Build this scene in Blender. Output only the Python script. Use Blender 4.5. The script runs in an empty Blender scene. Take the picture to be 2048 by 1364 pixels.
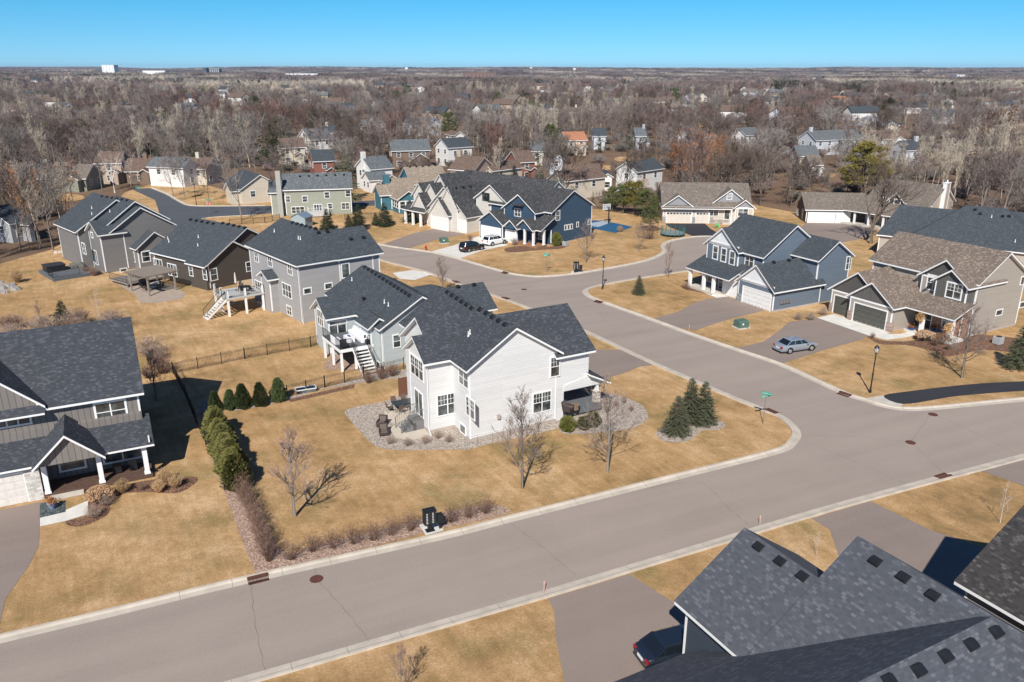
import bpy, math, random
import numpy as np
from mathutils import Vector, Matrix
R = math.radians
random.seed(7); rng = np.random.default_rng(7)
scn = bpy.context.scene
col = scn.collection
# ------------------------------------------------------------------ camera
F, HY, CH = 1593.0, 138.0, 30.0          # focal length in photo pixels, horizon row, camera height
PITCH = math.atan((682 - HY) / F); CP, SP = math.cos(PITCH), math.sin(PITCH)
cd = bpy.data.cameras.new('camera'); cam = bpy.data.objects.new('camera', cd); col.objects.link(cam)
cam.location = (0, 0, CH); cam.rotation_euler = (math.pi / 2 - PITCH, 0, 0)
cd.sensor_width = 36; cd.lens = F * 36 / 2048; cd.clip_start = 0.5; cd.clip_end = 60000
scn.camera = cam
# ------------------------------------------------------------------ sky and sun
SUN_EL, SHADOW_AZ = 41.0, 79.0           # shadows fall towards this angle (from +X)
w = bpy.data.worlds.new('World'); scn.world = w; w.use_nodes = True
nt = w.node_tree; bg = nt.nodes['Background']
sky = nt.nodes.new('ShaderNodeTexSky'); sky.sky_type = 'NISHITA'; sky.sun_disc = False
sky.sun_elevation = R(SUN_EL)
sunvec = Vector((-math.cos(R(SHADOW_AZ)) * math.cos(R(SUN_EL)), -math.sin(R(SHADOW_AZ)) * math.cos(R(SUN_EL)), math.sin(R(SUN_EL))))
sky.sun_rotation = math.atan2(sunvec.x, sunvec.y)
sky.altitude = 300; sky.air_density = 1.0; sky.dust_density = 0.2; sky.ozone_density = 2.0
tcw = nt.nodes.new('ShaderNodeTexCoord'); mpw = nt.nodes.new('ShaderNodeMapping'); mpw.inputs['Scale'].default_value = (1, 1, 1.5); mpw.inputs['Location'].default_value = (0, 0, 0.10)
nt.links.new(tcw.outputs['Generated'], mpw.inputs[0]); nt.links.new(mpw.outputs[0], sky.inputs[0])
hs = nt.nodes.new('ShaderNodeHueSaturation'); hs.inputs['Saturation'].default_value = 1.2
nt.links.new(sky.outputs[0], hs.inputs['Color'])
spw = nt.nodes.new('ShaderNodeSeparateXYZ'); nt.links.new(tcw.outputs['Generated'], spw.inputs[0])
rpw = nt.nodes.new('ShaderNodeValToRGB'); nt.links.new(spw.outputs[2], rpw.inputs[0]); el = rpw.color_ramp.elements
el[0].position = 0.0; el[0].color = (0.74, 0.95, 0.98, 1); el[1].position = 0.075; el[1].color = (0.44, 1.08, 1.12, 1)
for p_, c_ in ((0.2, (0.42, 0.85, 1.0, 1)), (0.5, (0.42, 0.50, 0.62, 1))): x_ = el.new(p_); x_.color = c_
mxw = nt.nodes.new('ShaderNodeMix'); mxw.data_type = 'RGBA'; mxw.blend_type = 'MULTIPLY'; mxw.inputs[0].default_value = 1
nt.links.new(hs.outputs[0], mxw.inputs[6]); nt.links.new(rpw.outputs[0], mxw.inputs[7]); nt.links.new(mxw.outputs[2], bg.inputs[0]); bg.inputs[1].default_value = 0.10
sl = bpy.data.lights.new('sun', 'SUN'); sl.energy = 4.6; sl.angle = R(0.53); sl.color = (1.0, 0.955, 0.89)
so = bpy.data.objects.new('sun', sl); col.objects.link(so); so.rotation_euler = sunvec.to_track_quat('Z', 'Y').to_euler()
so.location = (0, 0, 100)
scn.view_settings.view_transform = 'Standard'; scn.view_settings.look = 'None'
scn.view_settings.exposure = 0.42; scn.view_settings.gamma = 1
# ------------------------------------------------------------------ helpers
def ray(px, py):
    a, b = (px - 1024) / F, (682 - py) / F
    return Vector((a, CP + b * SP, -SP + b * CP))
def G(px, py, z=0.0):
    d = ray(px, py); t = (z - CH) / d.z
    return (d.x * t, d.y * t)
def tag(o, label=None, cat=None, group=None, kind=None):
    if label: o['label'] = label
    if cat: o['category'] = cat
    if group: o['group'] = group
    if kind: o['kind'] = kind
    return o
def empty(name, loc=(0, 0, 0), rz=0.0):
    o = bpy.data.objects.new(name, None); col.objects.link(o); o.location = loc; o.rotation_euler = (0, 0, rz)
    o.empty_display_size = 0.3
    return o
class MB:
    def __init__(s): s.v = []; s.f = []; s.m = []
    def add(s, vs, fs, mi=0):
        n = len(s.v); s.v += [tuple(p) for p in vs]; s.f += [tuple(n + i for i in f) for f in fs]; s.m += [mi] * len(fs)
    def box(s, x0, x1, y0, y1, z0, z1, mi=0):
        if x0 > x1: x0, x1 = x1, x0
        if y0 > y1: y0, y1 = y1, y0
        if z0 > z1: z0, z1 = z1, z0
        s.add([(x0, y0, z0), (x1, y0, z0), (x1, y1, z0), (x0, y1, z0), (x0, y0, z1), (x1, y0, z1), (x1, y1, z1), (x0, y1, z1)],
              [(0, 3, 2, 1), (4, 5, 6, 7), (0, 1, 5, 4), (1, 2, 6, 5), (2, 3, 7, 6), (3, 0, 4, 7)], mi)
    def down(s, top, t, mi=0):          # polygon extruded straight down
        n = len(top); b = [(p[0], p[1], p[2] - t) for p in top]
        s.add(list(top) + b, [tuple(range(n)), tuple(range(2 * n - 1, n - 1, -1))] + [(i, n + i, n + (i + 1) % n, (i + 1) % n) for i in range(n)], mi)
    def extr(s, poly, d, mi=0):         # polygon extruded by a vector
        n = len(poly); b = [(p[0] + d[0], p[1] + d[1], p[2] + d[2]) for p in poly]
        s.add(list(poly) + b, [tuple(range(n - 1, -1, -1)), tuple(range(n, 2 * n))] + [(i, (i + 1) % n, n + (i + 1) % n, n + i) for i in range(n)], mi)
    def tube(s, p0, p1, r0, r1=None, n=6, mi=0):
        r1 = r0 if r1 is None else r1
        p0, p1 = Vector(p0), Vector(p1); d = (p1 - p0)
        if d.length < 1e-6: return
        d.normalize(); u = d.orthogonal().normalized(); w_ = d.cross(u)
        vs = []
        for p, r in ((p0, r0), (p1, r1)):
            for i in range(n):
                a = 2 * math.pi * i / n; vs.append(p + u * (math.cos(a) * r) + w_ * (math.sin(a) * r))
        s.add(vs, [(i, (i + 1) % n, n + (i + 1) % n, n + i) for i in range(n)] + [tuple(range(n - 1, -1, -1)), tuple(range(n, 2 * n))], mi)
    def lathe(s, prof, c=(0, 0, 0), n=12, mi=0):    # prof: (r,z)
        vs = []; m = len(prof)
        for r, z in prof:
            for i in range(n):
                a = 2 * math.pi * i / n; vs.append((c[0] + r * math.cos(a), c[1] + r * math.sin(a), c[2] + z))
        fs = [(j * n + i, j * n + (i + 1) % n, (j + 1) * n + (i + 1) % n, (j + 1) * n + i) for j in range(m - 1) for i in range(n)]
        fs += [tuple(range(n - 1, -1, -1)), tuple(range((m - 1) * n, m * n))]
        s.add(vs, fs, mi)
    def build(s, name, mat, parent=None, smooth=False, uv=True):
        me = bpy.data.meshes.new(name); me.from_pydata(s.v, [], s.f)
        mats = mat if isinstance(mat, (list, tuple)) else [mat]
        for q in mats: me.materials.append(q)
        if len(mats) > 1:
            for p, i in zip(me.polygons, s.m): p.material_index = i
        me.update()
        if uv:
            ul = me.uv_layers.new(name='UVMap')
            for p in me.polygons:
                n = p.normal
                if abs(n.z) > 0.995:
                    for li in p.loop_indices:
                        c = me.vertices[me.loops[li].vertex_index].co; ul.data[li].uv = (c.x, c.y)
                else:
                    h = Vector((-n.y, n.x, 0)); h.normalize(); k = n.cross(h)
                    if k.z < 0: k = -k
                    for li in p.loop_indices:
                        c = me.vertices[me.loops[li].vertex_index].co; ul.data[li].uv = (c.dot(h), c.dot(k))
        if smooth:
            for p in me.polygons: p.use_smooth = True
        o = bpy.data.objects.new(name, me); col.objects.link(o)
        if parent: o.parent = parent
        return o
def copy_tree(o, parent=None):
    c = o.copy(); col.objects.link(c); c.parent = parent
    for ch in list(o.children): copy_tree(ch, c)
    return c
def catmull(pts, k=6, closed=False):
    n = len(pts); out = []
    rngi = range(n) if closed else range(n - 1)
    for i in rngi:
        p0 = pts[(i - 1) % n] if closed or i > 0 else pts[i]
        p1 = pts[i]; p2 = pts[(i + 1) % n]
        p3 = pts[(i + 2) % n] if closed or i < n - 2 else pts[(i + 1) % n]
        for j in range(k):
            t = j / k; t2 = t * t; t3 = t2 * t
            out.append(tuple(0.5 * ((2 * p1[a]) + (-p0[a] + p2[a]) * t + (2 * p0[a] - 5 * p1[a] + 4 * p2[a] - p3[a]) * t2 + (-p0[a] + 3 * p1[a] - 3 * p2[a] + p3[a]) * t3) for a in (0, 1)))
    if not closed: out.append(tuple(pts[-1][:2]))
    return out
# ------------------------------------------------------------------ materials
MATS = {}
def base_mat(name, rough=0.85, spec=0.3):
    m = bpy.data.materials.new(name); m.use_nodes = True
    b = m.node_tree.nodes['Principled BSDF']; b.inputs['Roughness'].default_value = rough
    b.inputs['Specular IOR Level'].default_value = spec
    return m, m.node_tree, b
def N(t, typ, **kw):
    n = t.nodes.new(typ)
    for k, v in kw.items():
        if k in n.inputs.keys(): n.inputs[k].default_value = v
        else: setattr(n, k, v)
    return n
def ramp(t, fac, stops):
    r = t.nodes.new('ShaderNodeValToRGB'); e = r.color_ramp.elements
    e[0].position, e[0].color = stops[0][0], (*stops[0][1], 1)
    e[1].position, e[1].color = stops[1][0], (*stops[1][1], 1)
    for p, c in stops[2:]:
        x = e.new(p); x.color = (*c, 1)
    t.links.new(fac, r.inputs[0]); return r.outputs[0]
def mth(t, op, a, b=None, c=None):
    n = t.nodes.new('ShaderNodeMath'); n.operation = op
    for i, v in enumerate((a, b, c)):
        if v is None: continue
        if isinstance(v, (int, float)): n.inputs[i].default_value = v
        else: t.links.new(v, n.inputs[i])
    return n.outputs[0]
def mixc(t, fac, a, b, mode='MIX'):
    n = t.nodes.new('ShaderNodeMix'); n.data_type = 'RGBA'; n.blend_type = mode
    for k, v in ((0, fac), (6, a), (7, b)):
        if isinstance(v, (int, float)): n.inputs[k].default_value = v
        elif isinstance(v, tuple): n.inputs[k].default_value = (*v, 1)
        else: t.links.new(v, n.inputs[k])
    return n.outputs[2]
def noise(t, scale, detail=4, vec=None, rough=0.55):
    n = N(t, 'ShaderNodeTexNoise'); n.inputs['Scale'].default_value = scale; n.inputs['Detail'].default_value = detail
    n.inputs['Roughness'].default_value = rough
    if vec is not None: t.links.new(vec, n.inputs['Vector'])
    return n.outputs['Fac']
def bump(t, b, h, strength=0.3, dist=0.02):
    n = N(t, 'ShaderNodeBump'); n.inputs['Strength'].default_value = strength; n.inputs['Distance'].default_value = dist
    t.links.new(h, n.inputs['Height']); t.links.new(n.outputs[0], b.inputs['Normal'])
def scl(c, k): return tuple(max(0.0, x * k) for x in c)
def flat(name, c, rough=0.6, spec=0.3, var=0.08, sc=3.0, metal=0.0):
    key = (name, c, rough, metal)
    if key in MATS: return MATS[key]
    m, t, b = base_mat(name, rough, spec)
    tc = N(t, 'ShaderNodeTexCoord')
    f = noise(t, sc, 5, tc.outputs['Object'])
    cc = ramp(t, f, [(0.3, scl(c, 1 - var)), (0.7, scl(c, 1 + var))])
    t.links.new(cc, b.inputs['Base Color']); b.inputs['Metallic'].default_value = metal
    MATS[key] = m; return m
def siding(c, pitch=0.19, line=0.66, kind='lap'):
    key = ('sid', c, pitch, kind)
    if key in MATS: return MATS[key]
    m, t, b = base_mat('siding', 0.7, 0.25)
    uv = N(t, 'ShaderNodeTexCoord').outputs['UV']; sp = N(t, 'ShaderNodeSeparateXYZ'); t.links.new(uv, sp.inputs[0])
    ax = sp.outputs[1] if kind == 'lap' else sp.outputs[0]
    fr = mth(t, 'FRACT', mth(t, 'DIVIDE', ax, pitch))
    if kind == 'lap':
        seam = mth(t, 'LESS_THAN', fr, 0.12); h = mth(t, 'SUBTRACT', 1.0, fr)  # masks the thin line where each lap's shade is painted into the colour
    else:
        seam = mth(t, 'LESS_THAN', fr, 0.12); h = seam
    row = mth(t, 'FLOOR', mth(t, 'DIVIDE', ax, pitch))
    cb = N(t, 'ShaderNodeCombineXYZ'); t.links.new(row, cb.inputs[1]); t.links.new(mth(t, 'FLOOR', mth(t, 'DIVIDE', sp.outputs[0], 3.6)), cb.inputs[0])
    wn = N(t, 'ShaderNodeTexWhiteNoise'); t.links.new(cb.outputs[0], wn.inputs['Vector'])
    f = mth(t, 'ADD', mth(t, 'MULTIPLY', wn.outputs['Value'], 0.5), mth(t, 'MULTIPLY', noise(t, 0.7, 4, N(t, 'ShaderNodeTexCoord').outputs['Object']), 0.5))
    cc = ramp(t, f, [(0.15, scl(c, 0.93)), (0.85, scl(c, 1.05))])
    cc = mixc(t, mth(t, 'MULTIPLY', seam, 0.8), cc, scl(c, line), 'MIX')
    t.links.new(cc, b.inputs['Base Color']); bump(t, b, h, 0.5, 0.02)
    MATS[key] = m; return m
def shingle(c, c2=None, w=0.24, h=0.14, var=0.35):
    key = ('shi', c)
    if key in MATS: return MATS[key]
    m, t, b = base_mat('shingle', 0.9, 0.25)
    uv = N(t, 'ShaderNodeTexCoord').outputs['UV']
    br = N(t, 'ShaderNodeTexBrick'); t.links.new(uv, br.inputs['Vector'])
    br.inputs['Scale'].default_value = 1.0; br.inputs['Brick Width'].default_value = w; br.inputs['Row Height'].default_value = h
    br.inputs['Mortar Size'].default_value = 0.008; br.inputs['Mortar Smooth'].default_value = 0.2; br.inputs['Bias'].default_value = 0.0
    br.inputs['Color1'].default_value = (0, 0, 0, 1); br.inputs['Color2'].default_value = (1, 1, 1, 1); br.inputs['Mortar'].default_value = (0.3, 0.3, 0.3, 1)
    f = mth(t, 'ADD', mth(t, 'MULTIPLY', br.outputs['Color'], 0.6), mth(t, 'MULTIPLY', noise(t, 1.3, 5, uv, 0.7), 0.4))
    c2 = c2 or scl(c, 1.9)
    cc = ramp(t, f, [(0.15, scl(c, 1 - var)), (0.42, c), (0.62, scl(c, 1.12)), (0.80, c2)])
    big = noise(t, 0.22, 3, uv)
    cc = mixc(t, mth(t, 'MULTIPLY', big, 0.25), cc, scl(c, 0.8))
    t.links.new(cc, b.inputs['Base Color'])
    bump(t, b, mth(t, 'ADD', br.outputs['Fac'], noise(t, 14, 3, uv)), 0.5, 0.012)
    MATS[key] = m; return m
def stone_mat(c=(0.35, 0.31, 0.27)):
    key = ('stone', c)
    if key in MATS: return MATS[key]
    m, t, b = base_mat('stone', 0.9, 0.2)
    uv = N(t, 'ShaderNodeTexCoord').outputs['UV']
    br = N(t, 'ShaderNodeTexBrick'); t.links.new(uv, br.inputs['Vector']); br.inputs['Scale'].default_value = 1
    br.inputs['Brick Width'].default_value = 0.42; br.inputs['Row Height'].default_value = 0.17; br.inputs['Mortar Size'].default_value = 0.015
    br.inputs['Color1'].default_value = (*scl(c, 0.55), 1); br.inputs['Color2'].default_value = (*scl(c, 1.5), 1); br.inputs['Mortar'].default_value = (*scl(c, 0.9), 1)
    cc = mixc(t, 0.35, br.outputs['Color'], ramp(t, noise(t, 4, 4, uv), [(0.3, scl(c, 0.6)), (0.7, scl(c, 1.3))]))
    t.links.new(cc, b.inputs['Base Color']); bump(t, b, br.outputs['Fac'], 0.6, 0.03)
    MATS[key] = m; return m
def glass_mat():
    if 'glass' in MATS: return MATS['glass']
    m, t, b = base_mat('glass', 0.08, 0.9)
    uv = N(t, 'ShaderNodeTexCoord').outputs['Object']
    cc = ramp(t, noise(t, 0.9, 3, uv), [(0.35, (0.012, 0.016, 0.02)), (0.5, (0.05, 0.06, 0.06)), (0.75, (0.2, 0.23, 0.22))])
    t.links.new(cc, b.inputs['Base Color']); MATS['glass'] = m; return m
WHITE = flat('white_trim', (0.78, 0.78, 0.77), 0.5, 0.3, 0.03)
BLACK = flat('black_metal', (0.012, 0.013, 0.015), 0.45, 0.5)
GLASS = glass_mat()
CONC = flat('concrete', (0.50, 0.46, 0.40), 0.9, 0.2, 0.12, 1.2)
CONC_W = flat('pale_concrete', (0.62, 0.60, 0.55), 0.9, 0.2, 0.10, 1.0)
GALV = flat('galvanised', (0.30, 0.31, 0.32), 0.45, 0.5, 0.08, 3, 0.6)
WOOD = flat('weathered_wood', (0.27, 0.235, 0.20), 0.8, 0.2, 0.15, 6)
FOUND = flat('foundation', (0.40, 0.35, 0.31), 0.9, 0.2, 0.1, 2)
def grass_mat():
    m, t, b = base_mat('dormant_grass', 0.95, 0.1)
    g = N(t, 'ShaderNodeNewGeometry').outputs['Position']
    mp = N(t, 'ShaderNodeMapping'); mp.vector_type = 'TEXTURE'; mp.inputs['Rotation'].default_value = (0, 0, R(30)); mp.inputs['Scale'].default_value = (1, 9, 1)
    t.links.new(g, mp.inputs[0])
    a = noise(t, 0.07, 6, g, 0.65); s_ = noise(t, 1.9, 3, mp.outputs[0], 0.6); fine = noise(t, 7.0, 4, g, 0.8); mid = noise(t, 0.5, 5, g, 0.7)
    f = mth(t, 'ADD', mth(t, 'MULTIPLY', a, 0.45), mth(t, 'ADD', mth(t, 'MULTIPLY', mid, 0.37), mth(t, 'MULTIPLY', s_, 0.18)))
    cc = ramp(t, f, [(0.38, (0.29, 0.195, 0.09)), (0.455, (0.50, 0.31, 0.145)), (0.52, (0.63, 0.40, 0.20)), (0.60, (0.80, 0.54, 0.31))])
    cc = mixc(t, mth(t, 'MULTIPLY', mth(t, 'SUBTRACT', mth(t, 'ADD', mth(t, 'MULTIPLY', fine, .6), mth(t, 'MULTIPLY', noise(t, 2.6, 6, g, 0.85), .4)), 0.40), 3.0), cc, (0.25, 0.15, 0.062), 'MIX')
    gr = noise(t, 0.13, 6, g, 0.72)
    green = ramp(t, gr, [(0.50, (0, 0, 0)), (0.66, (1, 1, 1))])
    cc = mixc(t, mth(t, 'MULTIPLY', green, mth(t, 'MULTIPLY', fine, 1.1)), cc, (0.16, 0.155, 0.055))
    t.links.new(cc, b.inputs['Base Color']); bump(t, b, mth(t, 'ADD', fine, noise(t, 28, 2, g)), 0.8, 0.06)
    return m
def litter_mat():
    m, t, b = base_mat('woodland_floor', 0.95, 0.1)
    g = N(t, 'ShaderNodeNewGeometry').outputs['Position']
    f = mth(t, 'ADD', mth(t, 'MULTIPLY', noise(t, 0.03, 5, g), 0.6), mth(t, 'MULTIPLY', noise(t, 1.2, 5, g, 0.75), 0.4))
    cc = ramp(t, f, [(0.3, (0.09, 0.062, 0.045)), (0.48, (0.16, 0.105, 0.07)), (0.6, (0.23, 0.155, 0.10)), (0.72, (0.30, 0.215, 0.13))])
    t.links.new(cc, b.inputs['Base Color']); bump(t, b, noise(t, 3, 5, g, 0.8), 0.8, 0.15)
    return m
def asphalt_mat(name, c, var=0.10):
    m, t, b = base_mat(name, 0.92, 0.25)
    g = N(t, 'ShaderNodeNewGeometry').outputs['Position']
    mp = N(t, 'ShaderNodeMapping'); mp.vector_type = 'TEXTURE'; mp.inputs['Rotation'].default_value = (0, 0, R(25)); mp.inputs['Scale'].default_value = (14, 1, 1)
    t.links.new(g, mp.inputs[0])
    f = mth(t, 'ADD', mth(t, 'MULTIPLY', noise(t, 7, 4, g, 0.85), 0.42), mth(t, 'ADD', mth(t, 'MULTIPLY', noise(t, 0.12, 5, g, .65), 0.26), mth(t, 'MULTIPLY', noise(t, 0.45, 3, mp.outputs[0]), 0.32)))
    cc = ramp(t, f, [(0.25, scl(c, 1 - 3 * var)), (0.5, c), (0.75, scl(c, 1 + 2.2 * var))])
    t.links.new(cc, b.inputs['Base Color']); bump(t, b, noise(t, 40, 2, g), 0.3, 0.01)
    return m
def pebble_mat(name, c, c2, sc=6.0):
    m, t, b = base_mat(name, 0.9, 0.2)
    g = N(t, 'ShaderNodeNewGeometry').outputs['Position']
    vo = N(t, 'ShaderNodeTexVoronoi'); vo.inputs['Scale'].default_value = sc; t.links.new(g, vo.inputs['Vector'])
    sp = N(t, 'ShaderNodeSeparateColor'); t.links.new(vo.outputs['Color'], sp.inputs[0])
    cc = ramp(t, sp.outputs[0], [(0.0, scl(c, 0.6)), (0.5, c), (1.0, c2)])
    t.links.new(cc, b.inputs['Base Color'])
    bump(t, b, mth(t, 'SUBTRACT', 1.0, vo.outputs['Distance']), 0.8, 0.06)
    return m
M_GRASS = grass_mat(); M_LITTER = litter_mat()
M_ROAD = asphalt_mat('aged_asphalt', (0.308, 0.256, 0.219), 0.10); M_DRIVE = asphalt_mat('driveway_asphalt', (0.245, 0.196, 0.168), 0.10)
M_BLACKTOP = asphalt_mat('new_blacktop', (0.035, 0.036, 0.042), 0.15); M_DARKROAD = asphalt_mat('dark_asphalt', (0.085, 0.092, 0.105), 0.1)
M_ROCK = pebble_mat('river_rock', (0.36, 0.30, 0.25), (0.56, 0.49, 0.42), 11); M_CHIP = pebble_mat('pink_gravel', (0.36, 0.24, 0.18), (0.52, 0.39, 0.31), 11)
M_MULCH = pebble_mat('mulch', (0.16, 0.085, 0.055), (0.28, 0.17, 0.11), 9); M_SLATE = pebble_mat('grey_chippings', (0.07, 0.09, 0.095), (0.16, 0.19, 0.19), 9)
# ------------------------------------------------------------------ ground, lawns, roads
def sheet(name, pts, z, mat, label=None, smooth=0, world=False, t=0.0):
    p = list(pts) if world else [G(*q) for q in pts]
    if smooth: p = catmull(p, smooth, True)
    mb = MB(); n = len(p)
    a = sum(p[i][0] * p[(i + 1) % n][1] - p[(i + 1) % n][0] * p[i][1] for i in range(n))
    if a < 0: p = p[::-1]
    # tessellate concave outlines
    from mathutils.geometry import tessellate_polygon
    tri = tessellate_polygon([[Vector((x, y, 0)) for x, y in p]])
    mb.add([(x, y, z) for x, y in p], [tuple(f) for f in tri])
    o = mb.build(name, mat, uv=False)
    me = o.data
    for q in me.polygons:
        pass
    if me.polygons and sum(q.normal.z * q.area for q in me.polygons) < 0:
        me.flip_normals()
    tag(o, label, kind='structure'); return o
def hill(x, y):
    d = math.hypot(x, y)
    if d < 500: return -0.03
    k = min(1.0, (d - 500) / 2500.0)
    z = k * (5 * math.sin(x / 410.0 + 1.3) * math.cos(y / 630.0) + 4 * math.sin((x + y) / 900.0 + 0.5)) + 7 * max(0.0, (d - 2500) / 5000.0)
    if d > 4500: z += (d - 4500) / 4500.0 * (7 + 6 * math.sin(x / 1300.0 + 2) + 4 * math.sin(x / 480.0))
    return -0.03 + z
def hills():
    ys = [-400, -120, 0, 60, 120, 250, 500] + [500 * 1.09 ** i for i in range(1, 42)]
    mb = MB(); nx = 90; vs = []; fs = []
    for y in ys:
        hw = max(500, abs(y) * 1.1 + 300)
        for i in range(nx + 1):
            x = -hw + 2 * hw * i / nx; vs.append((x, y, hill(x, y)))
    for j in range(len(ys) - 1):
        for i in range(nx):
            a = j * (nx + 1) + i; fs.append((a, a + 1, a + nx + 2, a + nx + 1))
    mb.add(vs, fs); o = mb.build('ground', M_LITTER, uv=False); tag(o, kind='structure')
hills()
sheet('lawn', [(-900, 1700), (-500, 640), (-60, 545), (20, 522), (100, 500), (170, 460), (250, 385), (300, 368), (420, 372), (500, 395), (560, 400), (700, 380), (830, 370), (1180, 418), (1240, 418), (1310, 434), (1400, 425), (1500, 408), (1590, 425), (1640, 408), (1780, 430), (1850, 470), (2100, 470), (2900, 560), (2900, 1700)], 0.0, M_GRASS)
# kerb lines along the asphalt edge (photo pixels)
KA = [(-420, 1390), (0, 1287), (250, 1227), (500, 1166), (883, 1080), (1020, 1045), (1400, 948), (1520, 918), (1577, 901), (1594, 886), (1602, 872), (1597, 857), (1577, 838), (1552, 825), (1480, 797), (1414, 769), (1312, 725), (1249, 696), (1160, 655), (1050, 611), (977, 585), (917, 566), (857, 543), (757, 517), (650, 480)]
KB = [(640, 462), (760, 491), (860, 506), (917, 520), (1007, 546), (1042, 552.5), (1082, 555), (1145, 550), (1232, 536), (1297, 522), (1325, 510), (1333, 502), (1329, 494), (1338, 485), (1362, 479), (1390, 475), (1420, 474), (1500, 476), (1600, 484)]
KC = [(1640, 520), (1500, 528), (1387, 539), (1310, 550), (1235, 562), (1185, 572), (1167, 580), (1168, 589), (1192, 602), (1297, 640), (1378, 670), (1465, 700), (1556, 731), (1640, 769), (1689, 791), (1727, 803), (1762, 814), (1798, 820.5), (1834, 822), (1894, 818), (2048, 803), (2400, 772)]
KD = [(2400, 811), (2048, 907), (1811, 968.8), (1621, 1021), (1400, 1087.5), (1260, 1129), (1080, 1183), (700, 1292), (448, 1364), (200, 1436), (-420, 1620)]
def wl(pts, k=5): return catmull([G(*p) for p in pts], k)
ka, kb, kc, kd = wl(KA), wl(KB), wl(KC), wl(KD)
sheet('road', ka + kb + kc + kd, 0.006, M_ROAD, world=True)
def kerb(line, side, mat=CONC, lo=0.0):
    # cross-section: gutter pan, mountable face, top, back
    prof = [(-0.02, 0.007), (0.42, 0.028), (0.52, 0.10), (0.60, 0.125), (0.74, 0.125), (0.76, -0.02)]
    out = []; n = len(line)
    for i, p in enumerate(line):
        a = line[max(i - 1, 0)]; b = line[min(i + 1, n - 1)]
        dx, dy = b[0] - a[0], b[1] - a[1]; L = math.hypot(dx, dy) or 1
        nx, ny = -dy / L * side, dx / L * side
        out += [(p[0] + nx * o_, p[1] + ny * o_, z) for o_, z in prof]
    m = len(prof); mb = MB()
    mb.add(out, [(i * m + j, (i + 1) * m + j, (i + 1) * m + j + 1, i * m + j + 1) for i in range(n - 1) for j in range(m - 1)])
    o = mb.build('kerb', mat, uv=False)
    # saw-cut joints every 3 m, as thin dark inlays that follow the kerb
    return tag(o, kind='structure')
M_KERB = flat('kerb_concrete', (0.47, 0.415, 0.345), 0.9, 0.2, 0.14, 0.9)
kerb(ka, 1, M_KERB); kerb(kb, 1, M_KERB); kerb(kc, 1, M_KERB); kerb(kd, 1, M_KERB)
M_SEAM = flat('joint_sealant', (0.13, 0.11, 0.095), 0.8); M_JOINT = flat('kerb_joint', (0.24, 0.21, 0.175), 0.9)
def joints(line, side, step=3.0):
    mb = MB(); acc = 0
    for i in range(len(line) - 1):
        a, b = line[i], line[i + 1]; L = math.hypot(b[0] - a[0], b[1] - a[1]); dx, dy = (b[0] - a[0]) / L, (b[1] - a[1]) / L
        s0 = step - acc
        while s0 < L:
            x, y = a[0] + dx * s0, a[1] + dy * s0; nx, ny = -dy * side, dx * side
            for q0, q1, z0, z1 in ((0.0, 0.42, 0.0085, 0.0305), (0.42, 0.52, 0.0305, 0.1025), (0.52, 0.60, 0.1025, 0.1275), (0.60, 0.745, 0.1275, 0.1275)):
                hw = 0.016
                mb.add([(x + nx * q0 - dx * hw, y + ny * q0 - dy * hw, z0), (x + nx * q0 + dx * hw, y + ny * q0 + dy * hw, z0), (x + nx * q1 + dx * hw, y + ny * q1 + dy * hw, z1), (x + nx * q1 - dx * hw, y + ny * q1 - dy * hw, z1)], [(0, 1, 2, 3)])
            s0 += step
        acc = L - (s0 - step)
    o = mb.build('kerb_joints', M_JOINT, uv=False); tag(o, kind='structure')
joints(ka[10:90], 1); joints(kc[40:], 1); joints(kd, 1)
def seam(pts, name='road_seam', wd=0.03, z=0.0095):
    p = catmull([G(*q) for q in pts], 8); mb = MB(); out = []
    for i, q in enumerate(p):
        a = p[max(i - 1, 0)]; b = p[min(i + 1, len(p) - 1)]; dx, dy = b[0] - a[0], b[1] - a[1]; L = math.hypot(dx, dy) or 1
        j = 0.05 * math.sin(i * 2.1); w_ = wd * (0.7 + 0.3 * math.sin(i * 1.7))
        out += [(q[0] - dy / L * (w_ / 2 + j), q[1] + dx / L * (w_ / 2 + j), z), (q[0] + dy / L * (w_ / 2 - j), q[1] - dx / L * (w_ / 2 - j), z)]
    mb.add(out, [(2 * i, 2 * i + 1, 2 * i + 3, 2 * i + 2) for i in range(len(p) - 1)])
    tag(mb.build(name, M_SEAM, uv=False), kind='structure')
for s_ in ([(502, 1168), (511, 1250), (531, 1345)], [(633, 1158), (690, 1220), (745, 1290)], [(627, 1127), (633, 1152)], [(1020, 1046), (1080, 1090), (1150, 1150)], [(1300, 976), (1400, 966), (1455, 1015), (1497, 1050)],
           [(1552, 828), (1620, 806), (1685, 794)], [(1821, 885), (1700, 873), (1604, 871)], [(1821, 885), (1860, 830)], [(1821, 885), (1855, 915), (1888, 948)], [(1604, 880), (1700, 920), (1812, 967)], [(1866, 829), (1950, 865), (2035, 909)], [(1297, 690), (1380, 682), (1440, 674)], [(1240, 640), (1200, 625), (1230, 660)], [(1048, 579), (1090, 556)], [(1048, 579), (1010, 560)], [(1048, 579), (1100, 590), (1168, 587)]):
    seam(s_)
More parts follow.
